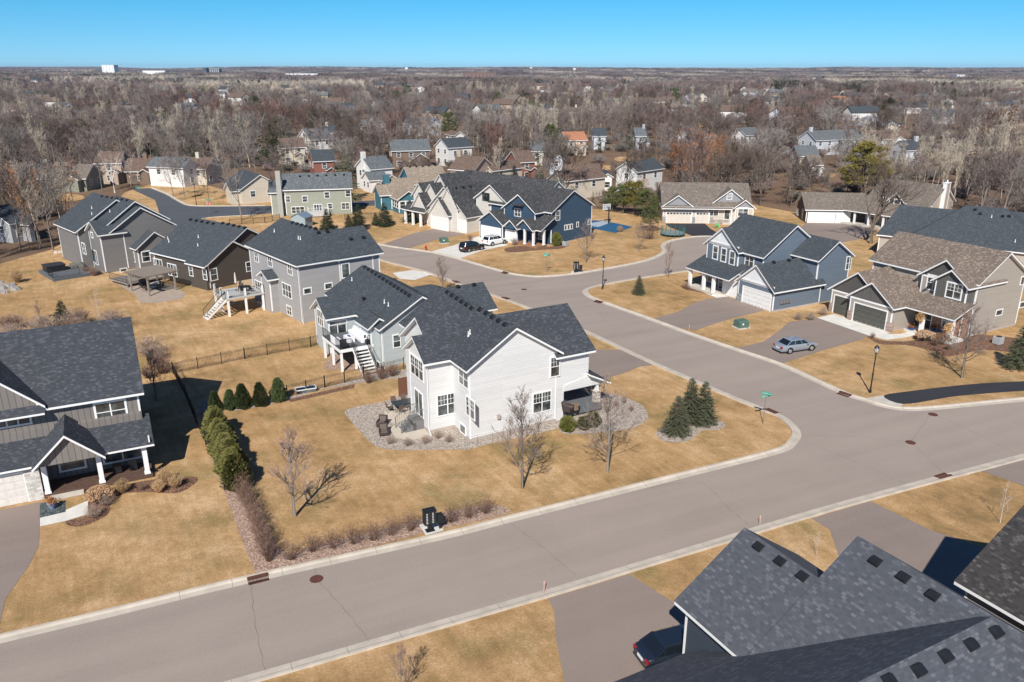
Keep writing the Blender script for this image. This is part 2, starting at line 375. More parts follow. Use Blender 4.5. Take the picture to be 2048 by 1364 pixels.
for nm, pts, mat, z in (
    ('driveway', [(-60, 1022), (0, 1020), (80, 1004), (79, 1054), (78, 1090), (58, 1131), (31, 1169), (10, 1200), (0, 1245), (-10, 1283), (-260, 1345), (-200, 1150)], M_DRIVE, .012),
    ('driveway', [(1095, 1197), (1258, 1148), (1320, 1188), (1380, 1225), (1500, 1400), (1140, 1420), (1122, 1330), (1112, 1280), (1108, 1220)], M_DRIVE, .012),
    ('driveway', [(1622, 1037), (1740, 1002), (1860, 1060), (2010, 1110), (1990, 1330), (1700, 1180), (1660, 1060)], M_DRIVE, .012),
    ('driveway', [(1955, 939), (2200, 880), (2300, 1000), (2048, 972)], M_DRIVE, .012),
    ('driveway', [(1140, 700), (1175, 700), (1246, 699), (1317, 729), (1277, 734), (1249, 746), (1211, 757), (1190, 766), (1140, 770)], M_DRIVE, .012),
    ('driveway', [(1466, 698), (1528, 683), (1556, 663), (1571, 650), (1580, 644), (1636, 636), (1700, 654), (1737, 671), (1722, 680), (1655, 698), (1558, 729)], M_DRIVE, .012),
    ('driveway', [(1305, 638), (1360, 622), (1385, 607), (1410, 599), (1432, 595), (1457, 594), (1530, 621), (1460, 638), (1392, 660), (1350, 655)], M_DRIVE, .012),
    ('driveway', [(1330, 447), (1410, 447), (1420, 457), (1434, 465), (1434, 473), (1390, 474), (1367, 465), (1340, 455)], M_BLACKTOP, .012),
    ('driveway', [(958, 472), (1017, 490), (965, 501), (917, 518), (860, 504), (910, 490)], CONC_W, .012),
    ('driveway', [(866, 458), (933, 468), (870, 480), (815, 498), (767, 488), (825, 467)], M_DRIVE, .012),
    ('driveway', [(785, 546), (825, 540), (868, 548), (905, 560), (860, 550), (830, 560), (800, 558)], CONC_W, .012),
    ('driveway', [(1611, 446), (1715, 446), (1755, 462), (1720, 478), (1668, 488), (1620, 478), (1596, 460)], M_DRIVE, .012),
    ('path', [(1767, 792), (1815, 783), (1941, 768.5), (2048, 762.5), (2300, 750), (2300, 768), (2048, 781.6), (1917, 792), (1869, 799.5), (1805, 808)], M_BLACKTOP, .012),
    ('ramp', [(1728, 797), (1767, 791), (1806, 808.5), (1800, 815)], CONC, .010),
    ('apron', [(1634, 635.5), (1667, 628), (1782, 664), (1774, 668), (1800, 668), (1846, 655), (1838, 668), (1812, 675), (1774, 680), (1737, 671)], CONC_W, .016),
    ('path', [(1410, 586), (1425, 583), (1456, 593), (1433, 596)], CONC_W, .016),
    ('walk', [(80, 1036), (80, 1053), (132, 1042), (176, 1028), (176, 1001), (132, 1020), (131, 1024)], CONC_W, .014),
    ('patio', [(768, 822), (780, 806), (822, 795), (880, 850), (862, 870), (853, 872), (840, 877), (811, 880), (789, 874), (779, 856), (795, 848), (776, 843), (770, 832)], flat('patio_concrete', (0.50, 0.44, 0.36), 0.9, 0.2, 0.08, 1), .016),
    ('gravel_bed', [(690, 822), (720, 812), (766, 804), (821, 790), (900, 840), (960, 880), (927, 898), (840, 900), (795, 900), (753, 893), (724, 867), (699, 838)], M_ROCK, .012),
    ('gravel_bed', [(925, 880), (1127, 828), (1127, 852), (1060, 870), (985, 886), (927, 900)], M_ROCK, .009),
    ('gravel_bed', [(1110, 830), (1121, 864), (1156, 868), (1208, 864), (1256, 858), (1288, 845), (1296, 832), (1282, 809), (1240, 792), (1208, 786), (1150, 790)], M_ROCK, .012),
    ('gravel_bed', [(1312, 866), (1325, 881), (1358, 885), (1384, 879), (1404, 861), (1429, 861), (1449, 855), (1447, 845), (1429, 841), (1380, 846), (1330, 856)], M_ROCK, .012),
    ('gravel_bed', [(415, 898), (432, 940), (512, 1150), (530, 1145), (700, 1105), (848, 1066), (1012, 1028), (990, 1010), (900, 1022), (760, 1060), (640, 1088), (570, 1105), (530, 1040), (490, 960), (470, 900), (440, 830), (400, 800)], M_CHIP, .012),
    ('gravel_bed', [(470, 822), (576, 800), (640, 780), (720, 766), (790, 758), (812, 772), (838, 790), (836, 745), (770, 742), (700, 762), (575, 795), (470, 812)], M_ROCK, .012),
    ('gravel_bed', [(80, 1006), (131, 1001), (131, 1024), (80, 1036)], M_SLATE, .012),
    ('mulch_bed', [(133, 1042), (178, 1028), (178, 990), (300, 960), (395, 955), (360, 985), (300, 984), (245, 988), (224, 1003), (214, 1030), (170, 1051), (140, 1052)], M_MULCH, .012),
    ('mulch_bed', [(572, 800), (710, 768), (708, 776), (583, 804)], M_MULCH, .016),
    ('mulch_bed', [(1733, 672), (1760, 688), (1810, 690), (1860, 700), (1900, 712), (1960, 700), (1980, 700), (2048, 705), (2060, 680), (1830, 660), (1830, 680), (1772, 682)], M_MULCH, .010),
    ('mulch_bed', [(1360, 572), (1372, 580), (1420, 588), (1440, 585), (1400, 565)], M_MULCH, .010),
    ('mulch_bed', [(1010, 497), (1040, 492), (1090, 494), (1130, 489), (1125, 497), (1080, 500), (1020, 505)], M_MULCH, .010),
    ('gravel_bed', [(645, 735), (690, 740), (745, 740), (800, 733), (790, 728), (690, 700)], M_CHIP, .010),
    ('deck_pad', [(280, 605), (312, 606), (362, 598), (372, 588), (345, 570), (250, 560), (230, 565), (270, 590)], flat('paver_sand', (0.36, 0.29, 0.235), 0.9, 0.2, 0.12, 1.5), .012),
    ('rock_bed', [(-60, 560), (0, 560), (30, 572), (10, 585), (-60, 600)], M_ROCK, .012),
    ('dark_road', [(262, 378), (300, 376), (332, 389), (357, 404), (380, 412), (440, 413), (530, 412), (800, 398), (860, 398), (860, 404), (790, 408), (560, 425), (512, 429), (412, 435), (395, 450), (300, 470), (320, 430), (310, 400)], M_DARKROAD, .010),
    ('path', [(1345, 478), (1330, 485), (1338, 487), (1350, 481)], CONC, .009)):
    sheet(nm, pts, z, mat, smooth=4 if nm in ('gravel_bed', 'mulch_bed', 'path') and len(pts) > 5 else 0)
def court():
    sheet('sport_court', [(1180, 441), (1205, 441), (1266, 453.5), (1231, 466), (1180, 456)], .014, flat('blue_acrylic', (0.025, 0.10, 0.20), 0.7, 0.3, 0.05), 'blue sport court slab')
    sheet('sport_court_key', [(1183, 446), (1206, 442), (1222, 445), (1197, 454), (1183, 452)], .020, flat('grey_acrylic', (0.35, 0.40, 0.45), 0.7, 0.3, 0.05))
court()
kerb(wl([(300, 376), (332, 389), (357, 404), (380, 412), (440, 413), (530, 412)]), 1, M_KERB)
kerb(wl([(512, 429), (412, 435), (400, 444), (402, 452)]), 1, M_KERB)
# yards and clearings seen among the far woods
for k_, (x, y, a, b) in enumerate([(205, 215, 16, 3), (1250, 318, 22, 5), (1215, 335, 18, 5), (1120, 300, 14, 2.5), (1858, 266, 40, 5), (560, 372, 22, 5), (850, 330, 20, 4), (1650, 350, 22, 5), (350, 385, 60, 12), (1255, 345, 14, 4), (440, 395, 60, 8), (130, 395, 40, 8)]):
    sheet('meadow', [(x + a * math.cos(q * math.pi / 6), y + b * math.sin(q * math.pi / 6)) for q in range(12)], 0.004, M_GRASS)
# ------------------------------------------------------------------ house kit
OV = 0.45; TH = 0.24
HOUSES = {}
class House:
    def __init__(s, name, label, px, py, th, group=None, org=None):
        o = org if org else tuple(round(v, 1) for v in G(px, py))
        s.o = o; s.th = R(th); s.root = empty(name, (o[0], o[1], 0), s.th); tag(s.root, label, 'house' if 'garage' not in name else 'garage', group)
        s.w = {}; s.wallmb = {}; s.roof = MB(); s.fas = MB(); s.tops = []; s.trim = MB(); s.k = 0
        s.c, s.s = math.cos(s.th), math.sin(s.th)
    def loc(s, P):
        dx, dy = P[0] - s.o[0], P[1] - s.o[1]; return Vector((dx * s.c + dy * s.s, -dx * s.s + dy * s.c, P[2]))
    def rayl(s, px, py):
        d = ray(px, py); return s.loc((0, 0, CH)), Vector((d.x * s.c + d.y * s.s, -d.x * s.s + d.y * s.c, d.z))
    def wallat(s, face, c, px, py):
        o, d = s.rayl(px, py); a = 1 if 'y' in face else 0; t = (c - o[a]) / d[a]; return o + d * t
    def wmb(s, mat):
        k = mat.name
        if k not in s.wallmb: s.wallmb[k] = (MB(), mat)
        return s.wallmb[k][0]
    def wing(s, n, ax, x0, x1, y0, y1, ze, zr, wall, hip=(0, 0), z0=-0.1, nowall=False, gable=None, ov=OV, rp=0.5, inset=(0, 0, 0, 0), ctrim=True, noroof=False):
        e = 0.004 * s.k; s.k += 1; ze += e; zr += e
        if ax == 'y': hw = (x1 - x0) / 2; xm = x0 + (x1 - x0) * rp; ra = (xm, y0 + hip[0] * hw, zr); rb = (xm, y1 - hip[1] * hw, zr)
        else: hw = (y1 - y0) / 2; ym = y0 + (y1 - y0) * rp; ra = (x0 + hip[0] * hw, ym, zr); rb = (x1 - hip[1] * hw, ym, zr)
        a, b, c, d = (x0, y0, ze), (x1, y0, ze), (x1, y1, ze), (x0, y1, ze)
        if ax == 'y':
            tops = [[a, ra, rb, d], [b, c, rb, ra]]
            if hip[0]: tops.append([a, b, ra])
            if hip[1]: tops.append([c, d, rb])
        else:
            tops = [[a, b, rb, ra], [c, d, ra, rb]]
            if hip[0]: tops.append([d, a, ra])
            if hip[1]: tops.append([b, c, rb])
        for t in tops:
            nrm = (Vector(t[1]) - Vector(t[0])).cross(Vector(t[2]) - Vector(t[0]))
            if nrm.z < 0: t = t[::-1]
            if not noroof:
                s.roof.down(t, 0.05); s.fas.down([(p[0] * 0.9985 + 0.0015 * (x0 + x1) / 2, p[1] * 0.9985 + 0.0015 * (y0 + y1) / 2, p[2] - 0.052) for p in t], TH - 0.052)
                s.tops.append([Vector(p) for p in t])
        X0, X1, Y0, Y1 = x0 + ov + inset[0] + e, x1 - ov - inset[1] - e, y0 + ov + inset[2] + e, y1 - ov - inset[3] - e
        s.w[n] = dict(X0=X0, X1=X1, Y0=Y0, Y1=Y1, ze=ze, zr=zr)
        if nowall: return
        sl = (zr - ze) / hw; zw = ze + sl * ov - TH - 0.02
        mb = s.wmb(wall); za = zr - TH - 0.02
        if ax == 'y':
            if hip[0] == 0 and hip[1] == 0:
                mb.extr([(X0, Y0, z0), (X1, Y0, z0), (X1, Y0, zw), (xm, Y0, za), (X0, Y0, zw)], (0, Y1 - Y0, 0))
            elif hip[0] and not hip[1]:
                mb.box(X0, X1, Y0, Y1, z0, zw); mb.extr([(X0, Y1 - .2, zw), (X1, Y1 - .2, zw), (xm, Y1 - .2, za)], (0, .2, 0))
            else: mb.box(X0, X1, Y0, Y1, z0, zw)
        else:
            if hip[0] == 0 and hip[1] == 0:
                mb.extr([(X0, Y1, z0), (X0, Y0, z0), (X0, Y0, zw), (X0, ym, za), (X0, Y1, zw)][::1], (X1 - X0, 0, 0))
            else:
                mb.box(X0, X1, Y0, Y1, z0, zw)
        if gable:                                   # a differently clad gable triangle, 3 cm proud, with a band board below
            side, gm, drop = gable
            band = MB()
            if ax == 'y':
                yy, dy = (Y0 - 0.03, 0.06) if side == 0 else (Y1 - 0.03, 0.06)
                zb = zw - drop
                s.wmb(gm).extr([(X0 + .05, yy, zb), (X1 - .05, yy, zb), (X1 - .05, yy, zw - .02), (xm, yy, za - .03), (X0 + .05, yy, zw - .02)], (0, dy, 0))
                band.box(X0 - .03, X1 + .03, yy - .03, yy + .05, zb - .22, zb); band.build('band_board', WHITE, s.root)
            else:
                xx, dx = (X0 - 0.03, 0.06) if side == 0 else (X1 - 0.03, 0.06)
                zb = zw - drop
                s.wmb(gm).extr([(xx, Y1 - .05, zb), (xx, Y0 + .05, zb), (xx, Y0 + .05, zw - .02), (xx, ym, za - .03), (xx, Y1 - .05, zw - .02)], (dx, 0, 0))
                band.box(xx - .03, xx + .05, Y0 - .03, Y1 + .03, zb - .22, zb); band.build('band_board', WHITE, s.root)
        if ctrim:
            for (cx, cy) in ((X0, Y0), (X1, Y0), (X0, Y1), (X1, Y1)):
                tb = MB(); tb.box(cx - .025 if cx == X0 else cx - .12, cx + .12 if cx == X0 else cx + .025, cy - .025 if cy == Y0 else cy - .12, cy + .12 if cy == Y0 else cy + .025, z0 + 0.35, zw - 0.01); tb.build('corner_board', WHITE, s.root)
    def shed(s, pts, t=0.2):                       # free roof plane, listed top corners (local)
        s.roof.down(pts, 0.05); s.fas.down([(p[0], p[1], p[2] - .052) for p in pts], t - .05); s.tops.append([Vector(p) for p in pts])
    def finish(s, roofmat, trim=WHITE, found=True):
        for i, (mb, m) in enumerate(s.wallmb.values()): mb.build('wall', m, s.root)
        s.roofo = s.roof.build('roof', roofmat, s.root)
        s.fas.build('fascia', trim, s.root)
        if s.trim.v: s.trim.build('trim', trim, s.root)
        for q in getattr(s, 'later', []): q()
    def win(s, face, n, px, py, w, h, style='dh', nx=1, frame=WHITE, fw=0.10, c=None, glass=None, z=None, u=None, name='window', mun=0, shut=None):
        W = s.w.get(n) if n else None
        if c is None: c = {'-y': W['Y0'], '+y': W['Y1'], '-x': W['X0'], '+x': W['X1']}[face]
        if u is None:
            P = s.wallat(face, c, px, py); u = P.x if 'y' in face else P.y; z = P.z if z is None else z
        sg = -1 if face[0] == '-' else 1
        def bx(mb, u0, u1, z0, z1, d0, d1, mi=0):
            q0, q1 = c + sg * d0, c + sg * d1
            if 'y' in face: mb.box(u0, u1, q0, q1, z0, z1, mi)
            else: mb.box(q0, q1, u0, u1, z0, z1, mi)
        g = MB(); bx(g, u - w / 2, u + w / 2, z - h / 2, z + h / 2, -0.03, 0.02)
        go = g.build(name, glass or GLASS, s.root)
        f = MB(); F_ = fw
        for (a, b, c0, c1) in ((u - w / 2 - F_, u + w / 2 + F_, z + h / 2, z + h / 2 + F_ * 1.2), (u - w / 2 - F_ * 1.1, u + w / 2 + F_ * 1.1, z - h / 2 - F_, z - h / 2), (u - w / 2 - F_, u - w / 2, z - h / 2, z + h / 2), (u + w / 2, u + w / 2 + F_, z - h / 2, z + h / 2)):
            bx(f, a, b, c0, c1, -0.02, 0.055)
        for i in range(1, nx):
            uu = u - w / 2 + w * i / nx; bx(f, uu - .045, uu + .045, z - h / 2, z + h / 2, -0.02, 0.045)
        if style == 'dh': bx(f, u - w / 2, u + w / 2, z - .03, z + .03, -0.02, 0.04)
        if style == 'pd': pass
        if mun:
            zt = z + h / 2; z_m = z if style == 'dh' else z - h / 2; cols = nx * mun
            for i in range(1, cols):
                if i % mun: uu = u - w / 2 + w * i / cols; bx(f, uu - .014, uu + .014, z_m, zt, -0.02, 0.032)
            bx(f, u - w / 2, u + w / 2, (zt + z_m) / 2 - .014, (zt + z_m) / 2 + .014, -0.02, 0.032)
        f.build('frame', frame, go); return go
    def gdoor(s, face, n, u0, u1, h, mat, c=None, frame=WHITE, panels=4, lites=False, z0=0.0):
        W = s.w.get(n); c = c if c is not None else {'-y': W['Y0'], '+y': W['Y1'], '-x': W['X0'], '+x': W['X1']}[face]
        sg = -1 if face[0] == '-' else 1
        def bx(mb, a, b, z0_, z1, d0, d1):
            q0, q1 = c + sg * d0, c + sg * d1
            if 'y' in face: mb.box(a, b, q0, q1, z0_, z1)
            else: mb.box(q0, q1, a, b, z0_, z1)
        g = MB(); ph = h / panels
        for i in range(panels):
            bx(g, u0, u1, z0 + i * ph + .012, z0 + (i + 1) * ph - .012, -0.05, 0.01)
            nc = max(2, int(round((u1 - u0) / 0.62)))
            for j in range(nc):
                a = u0 + (u1 - u0) * j / nc; bx(g, a + .06, a + (u1 - u0) / nc - .06, z0 + i * ph + .09, z0 + (i + 1) * ph - .09, 0.01, 0.022)
        bx(g, u0, u1, z0, z0 + h, -0.06, -0.045)
        go = g.build('garage_door', mat, s.root)
        f = MB(); bx(f, u0 - .15, u0, z0, z0 + h + .15, -0.02, 0.05); bx(f, u1, u1 + .15, z0, z0 + h + .15, -0.02, 0.05); bx(f, u0, u1, z0 + h, z0 + h + .15, -0.02, 0.05)
        f.build('frame', frame, go)
        if lites:
            l = MB(); nc = max(2, int(round((u1 - u0) / 0.62)))
            for j in range(nc):
                a = u0 + (u1 - u0) * j / nc; bx(l, a + .09, a + (u1 - u0) / nc - .09, z0 + h - ph + .12, z0 + h - .14, 0.022, 0.03)
            l.build('light_panel', GLASS, go)
        return go
    def stone(s, x0, x1, y0, y1, z0, z1, mat=None, name='stone_veneer'):
        m = MB(); m.box(x0, x1, y0, y1, z0, z1); return m.build(name, mat or stone_mat(), s.root)
    def box(s, name, x0, x1, y0, y1, z0, z1, mat, parent=None):
        m = MB(); m.box(x0, x1, y0, y1, z0, z1); return m.build(name, mat, parent or s.root)
    def column(s, x, y, z0, z1, r=0.16, mat=WHITE, stone=0.0, smat=None):
        m = MB(); zb = z0 + stone
        m.box(x - r, x + r, y - r, y + r, zb, z1); m.box(x - r - .05, x + r + .05, y - r - .05, y + r + .05, zb, zb + .14); m.box(x - r - .05, x + r + .05, y - r - .05, y + r + .05, z1 - .16, z1 - .002)
        o = m.build('column', mat, s.root)
        if stone:
            q = MB(); q.box(x - r - .14, x + r + .14, y - r - .14, y + r + .14, z0, zb - .06); q.box(x - r - .2, x + r + .2, y - r - .2, y + r + .2, zb - .06, zb - .001); q.build('stone_base', smat or stone_mat(), o)
    def down_spout(s, x, y, z1, face='-y'):
        m = MB(); m.tube((x, y, z1), (x, y, 0.35), .045, n=5); m.tube((x, y, 0.35), (x - .1, y - .7, 0.12), .045, n=5); m.build('downspout', WHITE, s.root)
    def hit(s, px, py):
        o, d = s.rayl(px, py); best = None
        for t in s.tops:
            n = (t[1] - t[0]).cross(t[2] - t[0]).normalized()
            if abs(n.dot(d)) < 1e-6: continue
            k = (t[0] - o).dot(n) / d.dot(n)
            if k <= 0: continue
            P = o + d * k; ok = True; sgn = 0
            for i in range(len(t)):
                e = (t[(i + 1) % len(t)] - t[i]).cross(P - t[i]).dot(n)
                if e < -0.05: ok = False; break
            if ok and (best is None or k < best[0]): best = (k, P, n if n.z > 0 else -n)
        return best
    def vents(s, pts, kind='box', sc=1.0):
        for px, py in pts:
            b = s.hit(px, py)
            if not b: continue
            _, P, n = b; up = Vector((n.x, n.y, 0)); up = -up.normalized() if up.length > 1e-4 else Vector((0, 1, 0))
            k = (up - n * up.dot(n)).normalized(); h = k.cross(n)
            m = MB()
            if kind == 'box':
                a, l, z = 0.19 * sc, 0.19 * sc, 0.22 * sc
                def q(i, j, w_): return P + h * i + k * j + n * w_
                m.add([q(-a * 1.3, -l * 1.2, 0), q(a * 1.3, -l * 1.2, 0), q(a * 1.3, l * 1.3, 0), q(-a * 1.3, l * 1.3, 0), q(-a, -l, z), q(a, -l, z), q(a * .8, l * .8, z * 1.05), q(-a * .8, l * .8, z * 1.05)],
                      [(4, 5, 6, 7), (0, 1, 5, 4), (1, 2, 6, 5), (2, 3, 7, 6), (3, 0, 4, 7)])
                m.build('roof_vent', BLACK, s.roofo)
            else:
                m.tube(P - Vector((0, 0, .1)), P + Vector((0, 0, .42 * sc)), .06, n=7); m.tube(P - Vector((0, 0, .02)), P + Vector((0, 0, .08)), .12, .07, n=7); m.build('vent_pipe', flat('pvc_white', (0.7, 0.7, 0.68), 0.5), s.roofo)
    def line_vents(s, p, q, n, **k):
        s.vents([(p[0] + (q[0] - p[0]) * i / (n - 1), p[1] + (q[1] - p[1]) * i / (n - 1)) for i in range(n)], **k)
    def found(s, names, h=0.32):
        m = MB()
        for n in names:
            W = s.w[n]; m.box(W['X0'] - .015, W['X1'] + .015, W['Y0'] - .015, W['Y1'] + .015, -0.1, h)
        m.build('foundation', FOUND, s.root)
DARK = shingle((0.050, 0.055, 0.064), (0.105, 0.11, 0.125), var=.22); DARKB = shingle((0.052, 0.061, 0.070), (0.09, 0.103, 0.115), var=.2); FORE = shingle((0.074, 0.080, 0.094), (0.135, 0.14, 0.155), var=.16)
CHAR = shingle((0.05, 0.05, 0.052), (0.14, 0.14, 0.14)); TAN = shingle((0.165, 0.13, 0.105), (0.34, 0.27, 0.225))
TAUPE = shingle((0.15, 0.125, 0.105), (0.28, 0.24, 0.20)); MIDG = shingle((0.105, 0.118, 0.125), (0.21, 0.225, 0.23)); SAND = shingle((0.24, 0.195, 0.15), (0.40, 0.33, 0.26))
# ---------------- B: white corner house
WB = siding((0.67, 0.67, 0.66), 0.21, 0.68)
B = House('corner_house', 'white two-storey house with dark shingle roof on the corner lot, river-rock bed and back patio', 930, 885, 29.0)
B.wing('main', 'y', 0.0, 9.45, -.56, 14.5, 6.67, 9.70, WB)
B.wing('right', 'x', 8.7, 12.88, -.52, 9.28, 6.3, 9.40, WB, z0=3.0, ctrim=False)
B.shed([(5, .62, 7.03), (8.69, .62, 7.03), (8.69, 4.38, 9.4), (5, 4.38, 9.4)])
B.wing('rightb', 'x', 4, 12.3, -.52, 9.28, 5.8, 8.6, WB, inset=(0, 2.0, .02, 0), noroof=True, ctrim=False)
B.wing('lone', 'x', -1.37, 3.4, 2.62, 11.0, 6.66, 9.53, WB, ctrim=False)
B.wing('bay', 'x', -2.4, 3.0, 2.62, 7.55, 6.66, 8.40, WB, inset=(0, 1.2, 0, 0))
# porch on the road side
px1 = 13.5
B.shed([(12.2, -.75, 4.15), (14.5, -.75, 3.0), (14.5, 8.5, 3.0), (12.2, 8.5, 4.15)])
m_ = B.wmb(WB); m_.extr([(9.8, -.14, 2.75), (14.1, -.14, 2.75), (14.1, -.14, 3.02), (12.45, -.14, 3.8), (9.8, -.14, 3.3)], (0, .2, 0))
m_.box(9.95, 13.9, 5.9, 6.1, 0.3, 3.0)
B.box('soffit', 9.9, 14.2, 0.1, 8.2, 2.72, 2.76, WHITE)
DECKG = flat('grey_decking', (0.12, 0.13, 0.14), 0.8, 0.2, 0.12, 8)
B.box('porch_floor', 9.93, 13.95, -.16, 6, 0.25, 0.95, DECKG)
B.column(13.55, .15, .95, 2.75, .13, WHITE, 1.05, stone_mat((0.5, 0.45, 0.4))); B.column(13.55, 3.6, .95, 2.75, .13, WHITE, 1.05, stone_mat((0.5, 0.45, 0.4)))
B.finish(DARK)
B.win('-y', 'main', 1083.8, 803.7, 1.75, 1.75, nx=2, mun=3); B.win('-y', 'main', 1110, 733, .85, 1.75, mun=3, c=B.w['main']['Y0'] - .01)
B.win('-y', 'bay', 895, 808, 1.85, 1.85, nx=2, mun=3); B.win('-x', 'bay', 834, 735, 2.7, 1.7, nx=3, mun=2); B.win('-x', 'bay', 838, 806, 1.7, 2.15, 'pd', nx=2, name='patio_door')
B.win('-x', 'main', 927.5, 756, 1.7, 1.35, nx=2); B.win('-x', 'main', 941, 816, 1.5, 1.6, nx=2, mun=2); B.win('-x', 'main', 926, 858, 1.0, .7, 'pd', nx=1); B.win('-y', None, 0, 0, 1.6, 1.9, c=5.89, u=11.8, z=1.9, nx=2)
B.down_spout(-1.98, 2.98, 6.3); B.box('meter_box', 3.0, 3.28, -.32, -.12, 1.6, 2.0, FOUND)
B.found(['main', 'bay'], .3)
B.line_vents((896, 585), (944, 617), 6); B.line_vents((961, 620), (1011, 650), 5); B.vents([(937, 672), (940, 668)], 'pipe')
# back steps
st = MB()
for i in range(4): st.box(-1.95 - 1.0 - i * .28, -1.95 - .72 - i * .28 + .0, 4.2, 5.6, 0.02, .95 - .22 * (i + 1))
st.box(-2.95, -1.97, 4.2, 5.6, .02, .93)
so_ = st.build('back_steps', flat('grey_paint', (0.17, 0.165, 0.165), 0.7), B.root)
for yy in (4.2, 5.6):
    rl = MB(); rl.tube((-2.0, yy, 1.9), (-2.95, yy, 1.9), .035); rl.tube((-2.95, yy, 1.9), (-4.05, yy, 1.0), .035); rl.tube((-4.05, yy, 0), (-4.05, yy, 1.0), .05)
    for i in range(10): xx = -2.05 - .2 * i; zz = .95 if xx > -2.95 else max(.1, .95 - (-2.95 - xx) * .8); rl.tube((xx, yy, zz), (xx, yy, zz + .92), .02, n=4)
    rl.build('handrail', flat('grey_paint', (0.17, 0.165, 0.165), 0.7), so_)
# ---------------- C: light grey walkout ranch
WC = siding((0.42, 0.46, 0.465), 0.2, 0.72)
C = House('walkout_house', 'light grey ranch house with sunroom and raised back deck, behind the white corner house', 772, 734, 32.0)
C.wing('main', 'y', -.72, 9.49, -.40, 16.3, 4.4, 7.30, WC)
C.wing('sun', 'x', -4.18, 4.6, 6.13, 11.45, 4.38, 6.15, WC)
C.wing('bump', 'y', -1.6, 1.4, 0.5, 4.2, 4.38, 5.4, WC, rp=.45)
C.wing('garage', 'x', 6.0, 15.06, 1.93, 8.65, 3.68, 6.10, WC)
C.wing('porch', 'x', 9.0, 14.5, 10.5, 15.6, 3.3, 4.5, WC, hip=(0, 1))
C.finish(DARKB)
C.win('-x', 'sun', 641, 636, 1.8, 1.7, nx=3); C.win('-y', 'sun', 676, 668, 1.9, 2.1, 'pd', nx=2, name='patio_door'); C.win('-y', 'sun', 676, 645, 1.9, .35, 'pd')
C.win('-y', 'main', 793.5, 682, .75, 1.3, glass=None); C.win('-x', 'main', 703, 660, .8, 1.6); C.win('-x', 'bump', 757, 730, .8, .7, 'pd')
C.line_vents((731, 535), (820, 592), 13); C.vents([(728, 598)]); C.vents([(769, 606), (777, 612), (704, 561)], 'pipe'); C.vents([(884, 578), (916, 574), (948, 570)])
C.down_spout(-.3, 0.0, 4.0)
# raised deck with stair
dk = MB(); dk.box(-4.6, -.9, .9, 6.4, 2.28, 2.5)
dko = dk.build('deck', DECKG, C.root)
m = MB()
m.box(-4.63, -4.6, .87, 6.4, 2.15, 2.5); m.box(-4.63, -.9, .87, .9, 2.15, 2.5)
for (x, y) in ((-4.45, 1.05), (-4.45, 3.6), (-4.45, 6.2), (-2.9, 1.05), (-1.1, 1.05)): q_ = MB(); q_.box(x - .11, x + .11, y - .11, y + .11, 0, 2.28); q_.build('deck_post', WHITE, dko)
m.build('deck_fascia', WHITE, dko)
def rail(pts, parent, z, h=1.0, n=None, mat=BLACK, name='railing', step=0.13):
    r = MB()
    for a, b in zip(pts[:-1], pts[1:]):
        a, b = Vector(a), Vector(b); L = (b - a).length
        r.tube(a + Vector((0, 0, h)), b + Vector((0, 0, h)), .03, n=4); r.tube(a + Vector((0, 0, .1)), b + Vector((0, 0, .1)), .02, n=4)
        k = max(1, int(L / step))
        for i in range(k + 1):
            p = a + (b - a) * (i / k); r.tube(p, p + Vector((0, 0, h)), .035 if i in (0, k) else .009, n=4)
    return r.build(name, mat, parent)
rail([(-4.5, 6.3, 2.5), (-4.5, 1.0, 2.5), (-3.3, 1.0, 2.5)], dko, 0); rail([(-1.5, 1.0, 2.5), (-.95, 1.0, 2.5)], dko, 0)
s2 = MB()
for i in range(9): s2.box(-3.2, -1.6, .9 - .28 * (i + 1), .9 - .28 * i, max(0, 2.5 - .27 * (i + 1)) - .06, 2.5 - .27 * (i + 1))
s2.extr([(-3.25, .9, 2.45), (-3.25, .9, 2.1), (-3.25, -1.6, 0), (-3.25, -1.6, .25)], (.05, 0, 0)); s2.extr([(-1.6, .9, 2.45), (-1.6, .9, 2.1), (-1.6, -1.6, 0), (-1.6, -1.6, .25)], (.05, 0, 0))
s2o = s2.build('stair', WHITE, dko); rail([(-3.2, .9, 2.4), (-3.2, -1.55, .1)], s2o, 0); rail([(-1.6, .9, 2.4), (-1.6, -1.55, .1)], s2o, 0)
# ---------------- D: mid-grey two storey walkout
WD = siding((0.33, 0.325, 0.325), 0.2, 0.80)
D = House('hip_roof_house', 'mid grey three-level house with dark hip roof and white deck with stair', 605, 646, 39.5)
D.wing('main', 'y', -.5, 10.8, -.55, 15.5, 7.5, 10.5, WD, hip=(1, 0))
D.wing('right', 'x', 5, 11.75, -.55, 9.5, 7.45, 10.25, WD, z0=3)
D.wing('low', 'x', 9, 14.0, 1.2, 5.4, 7.45, 8.9, WD) if False else None
D.wing('bay', 'x', -1.6, 1.0, 6.0, 9.6, 4.6, 5.5, WD, hip=(0, 0), inset=(.0, 0, 0, 0))
D.wing('rlow', 'x', 5, 11.4, -.5, 8, 4.0, 6, WD, noroof=True)
D.finish(DARKB)
for q in ((513, 513), (540, 522), (580, 538)): D.win('-x', 'main', *q, 1.15, 1.35, nx=2)
D.win('-x', 'main', 574, 581, 2.5, 1.6, nx=3); D.win('-x', 'main', 579, 621, 1.3, 1.1, nx=2); D.win('-x', 'bay', 518, 575, 2.2, 1.6, nx=3); D.win('-x', 'bay', 521, 613, 1.2, 1.0, nx=2)
D.win('-y', 'main', 615, 582, .9, .6, 'pd', fw=.13); D.win('-y', 'main', 691, 541, .95, 1.7, 'pd', fw=.15); D.win('-y', 'main', 657, 572, .9, .6, 'pd', fw=.13)
D.down_spout(-.12, -.18, 7.2)
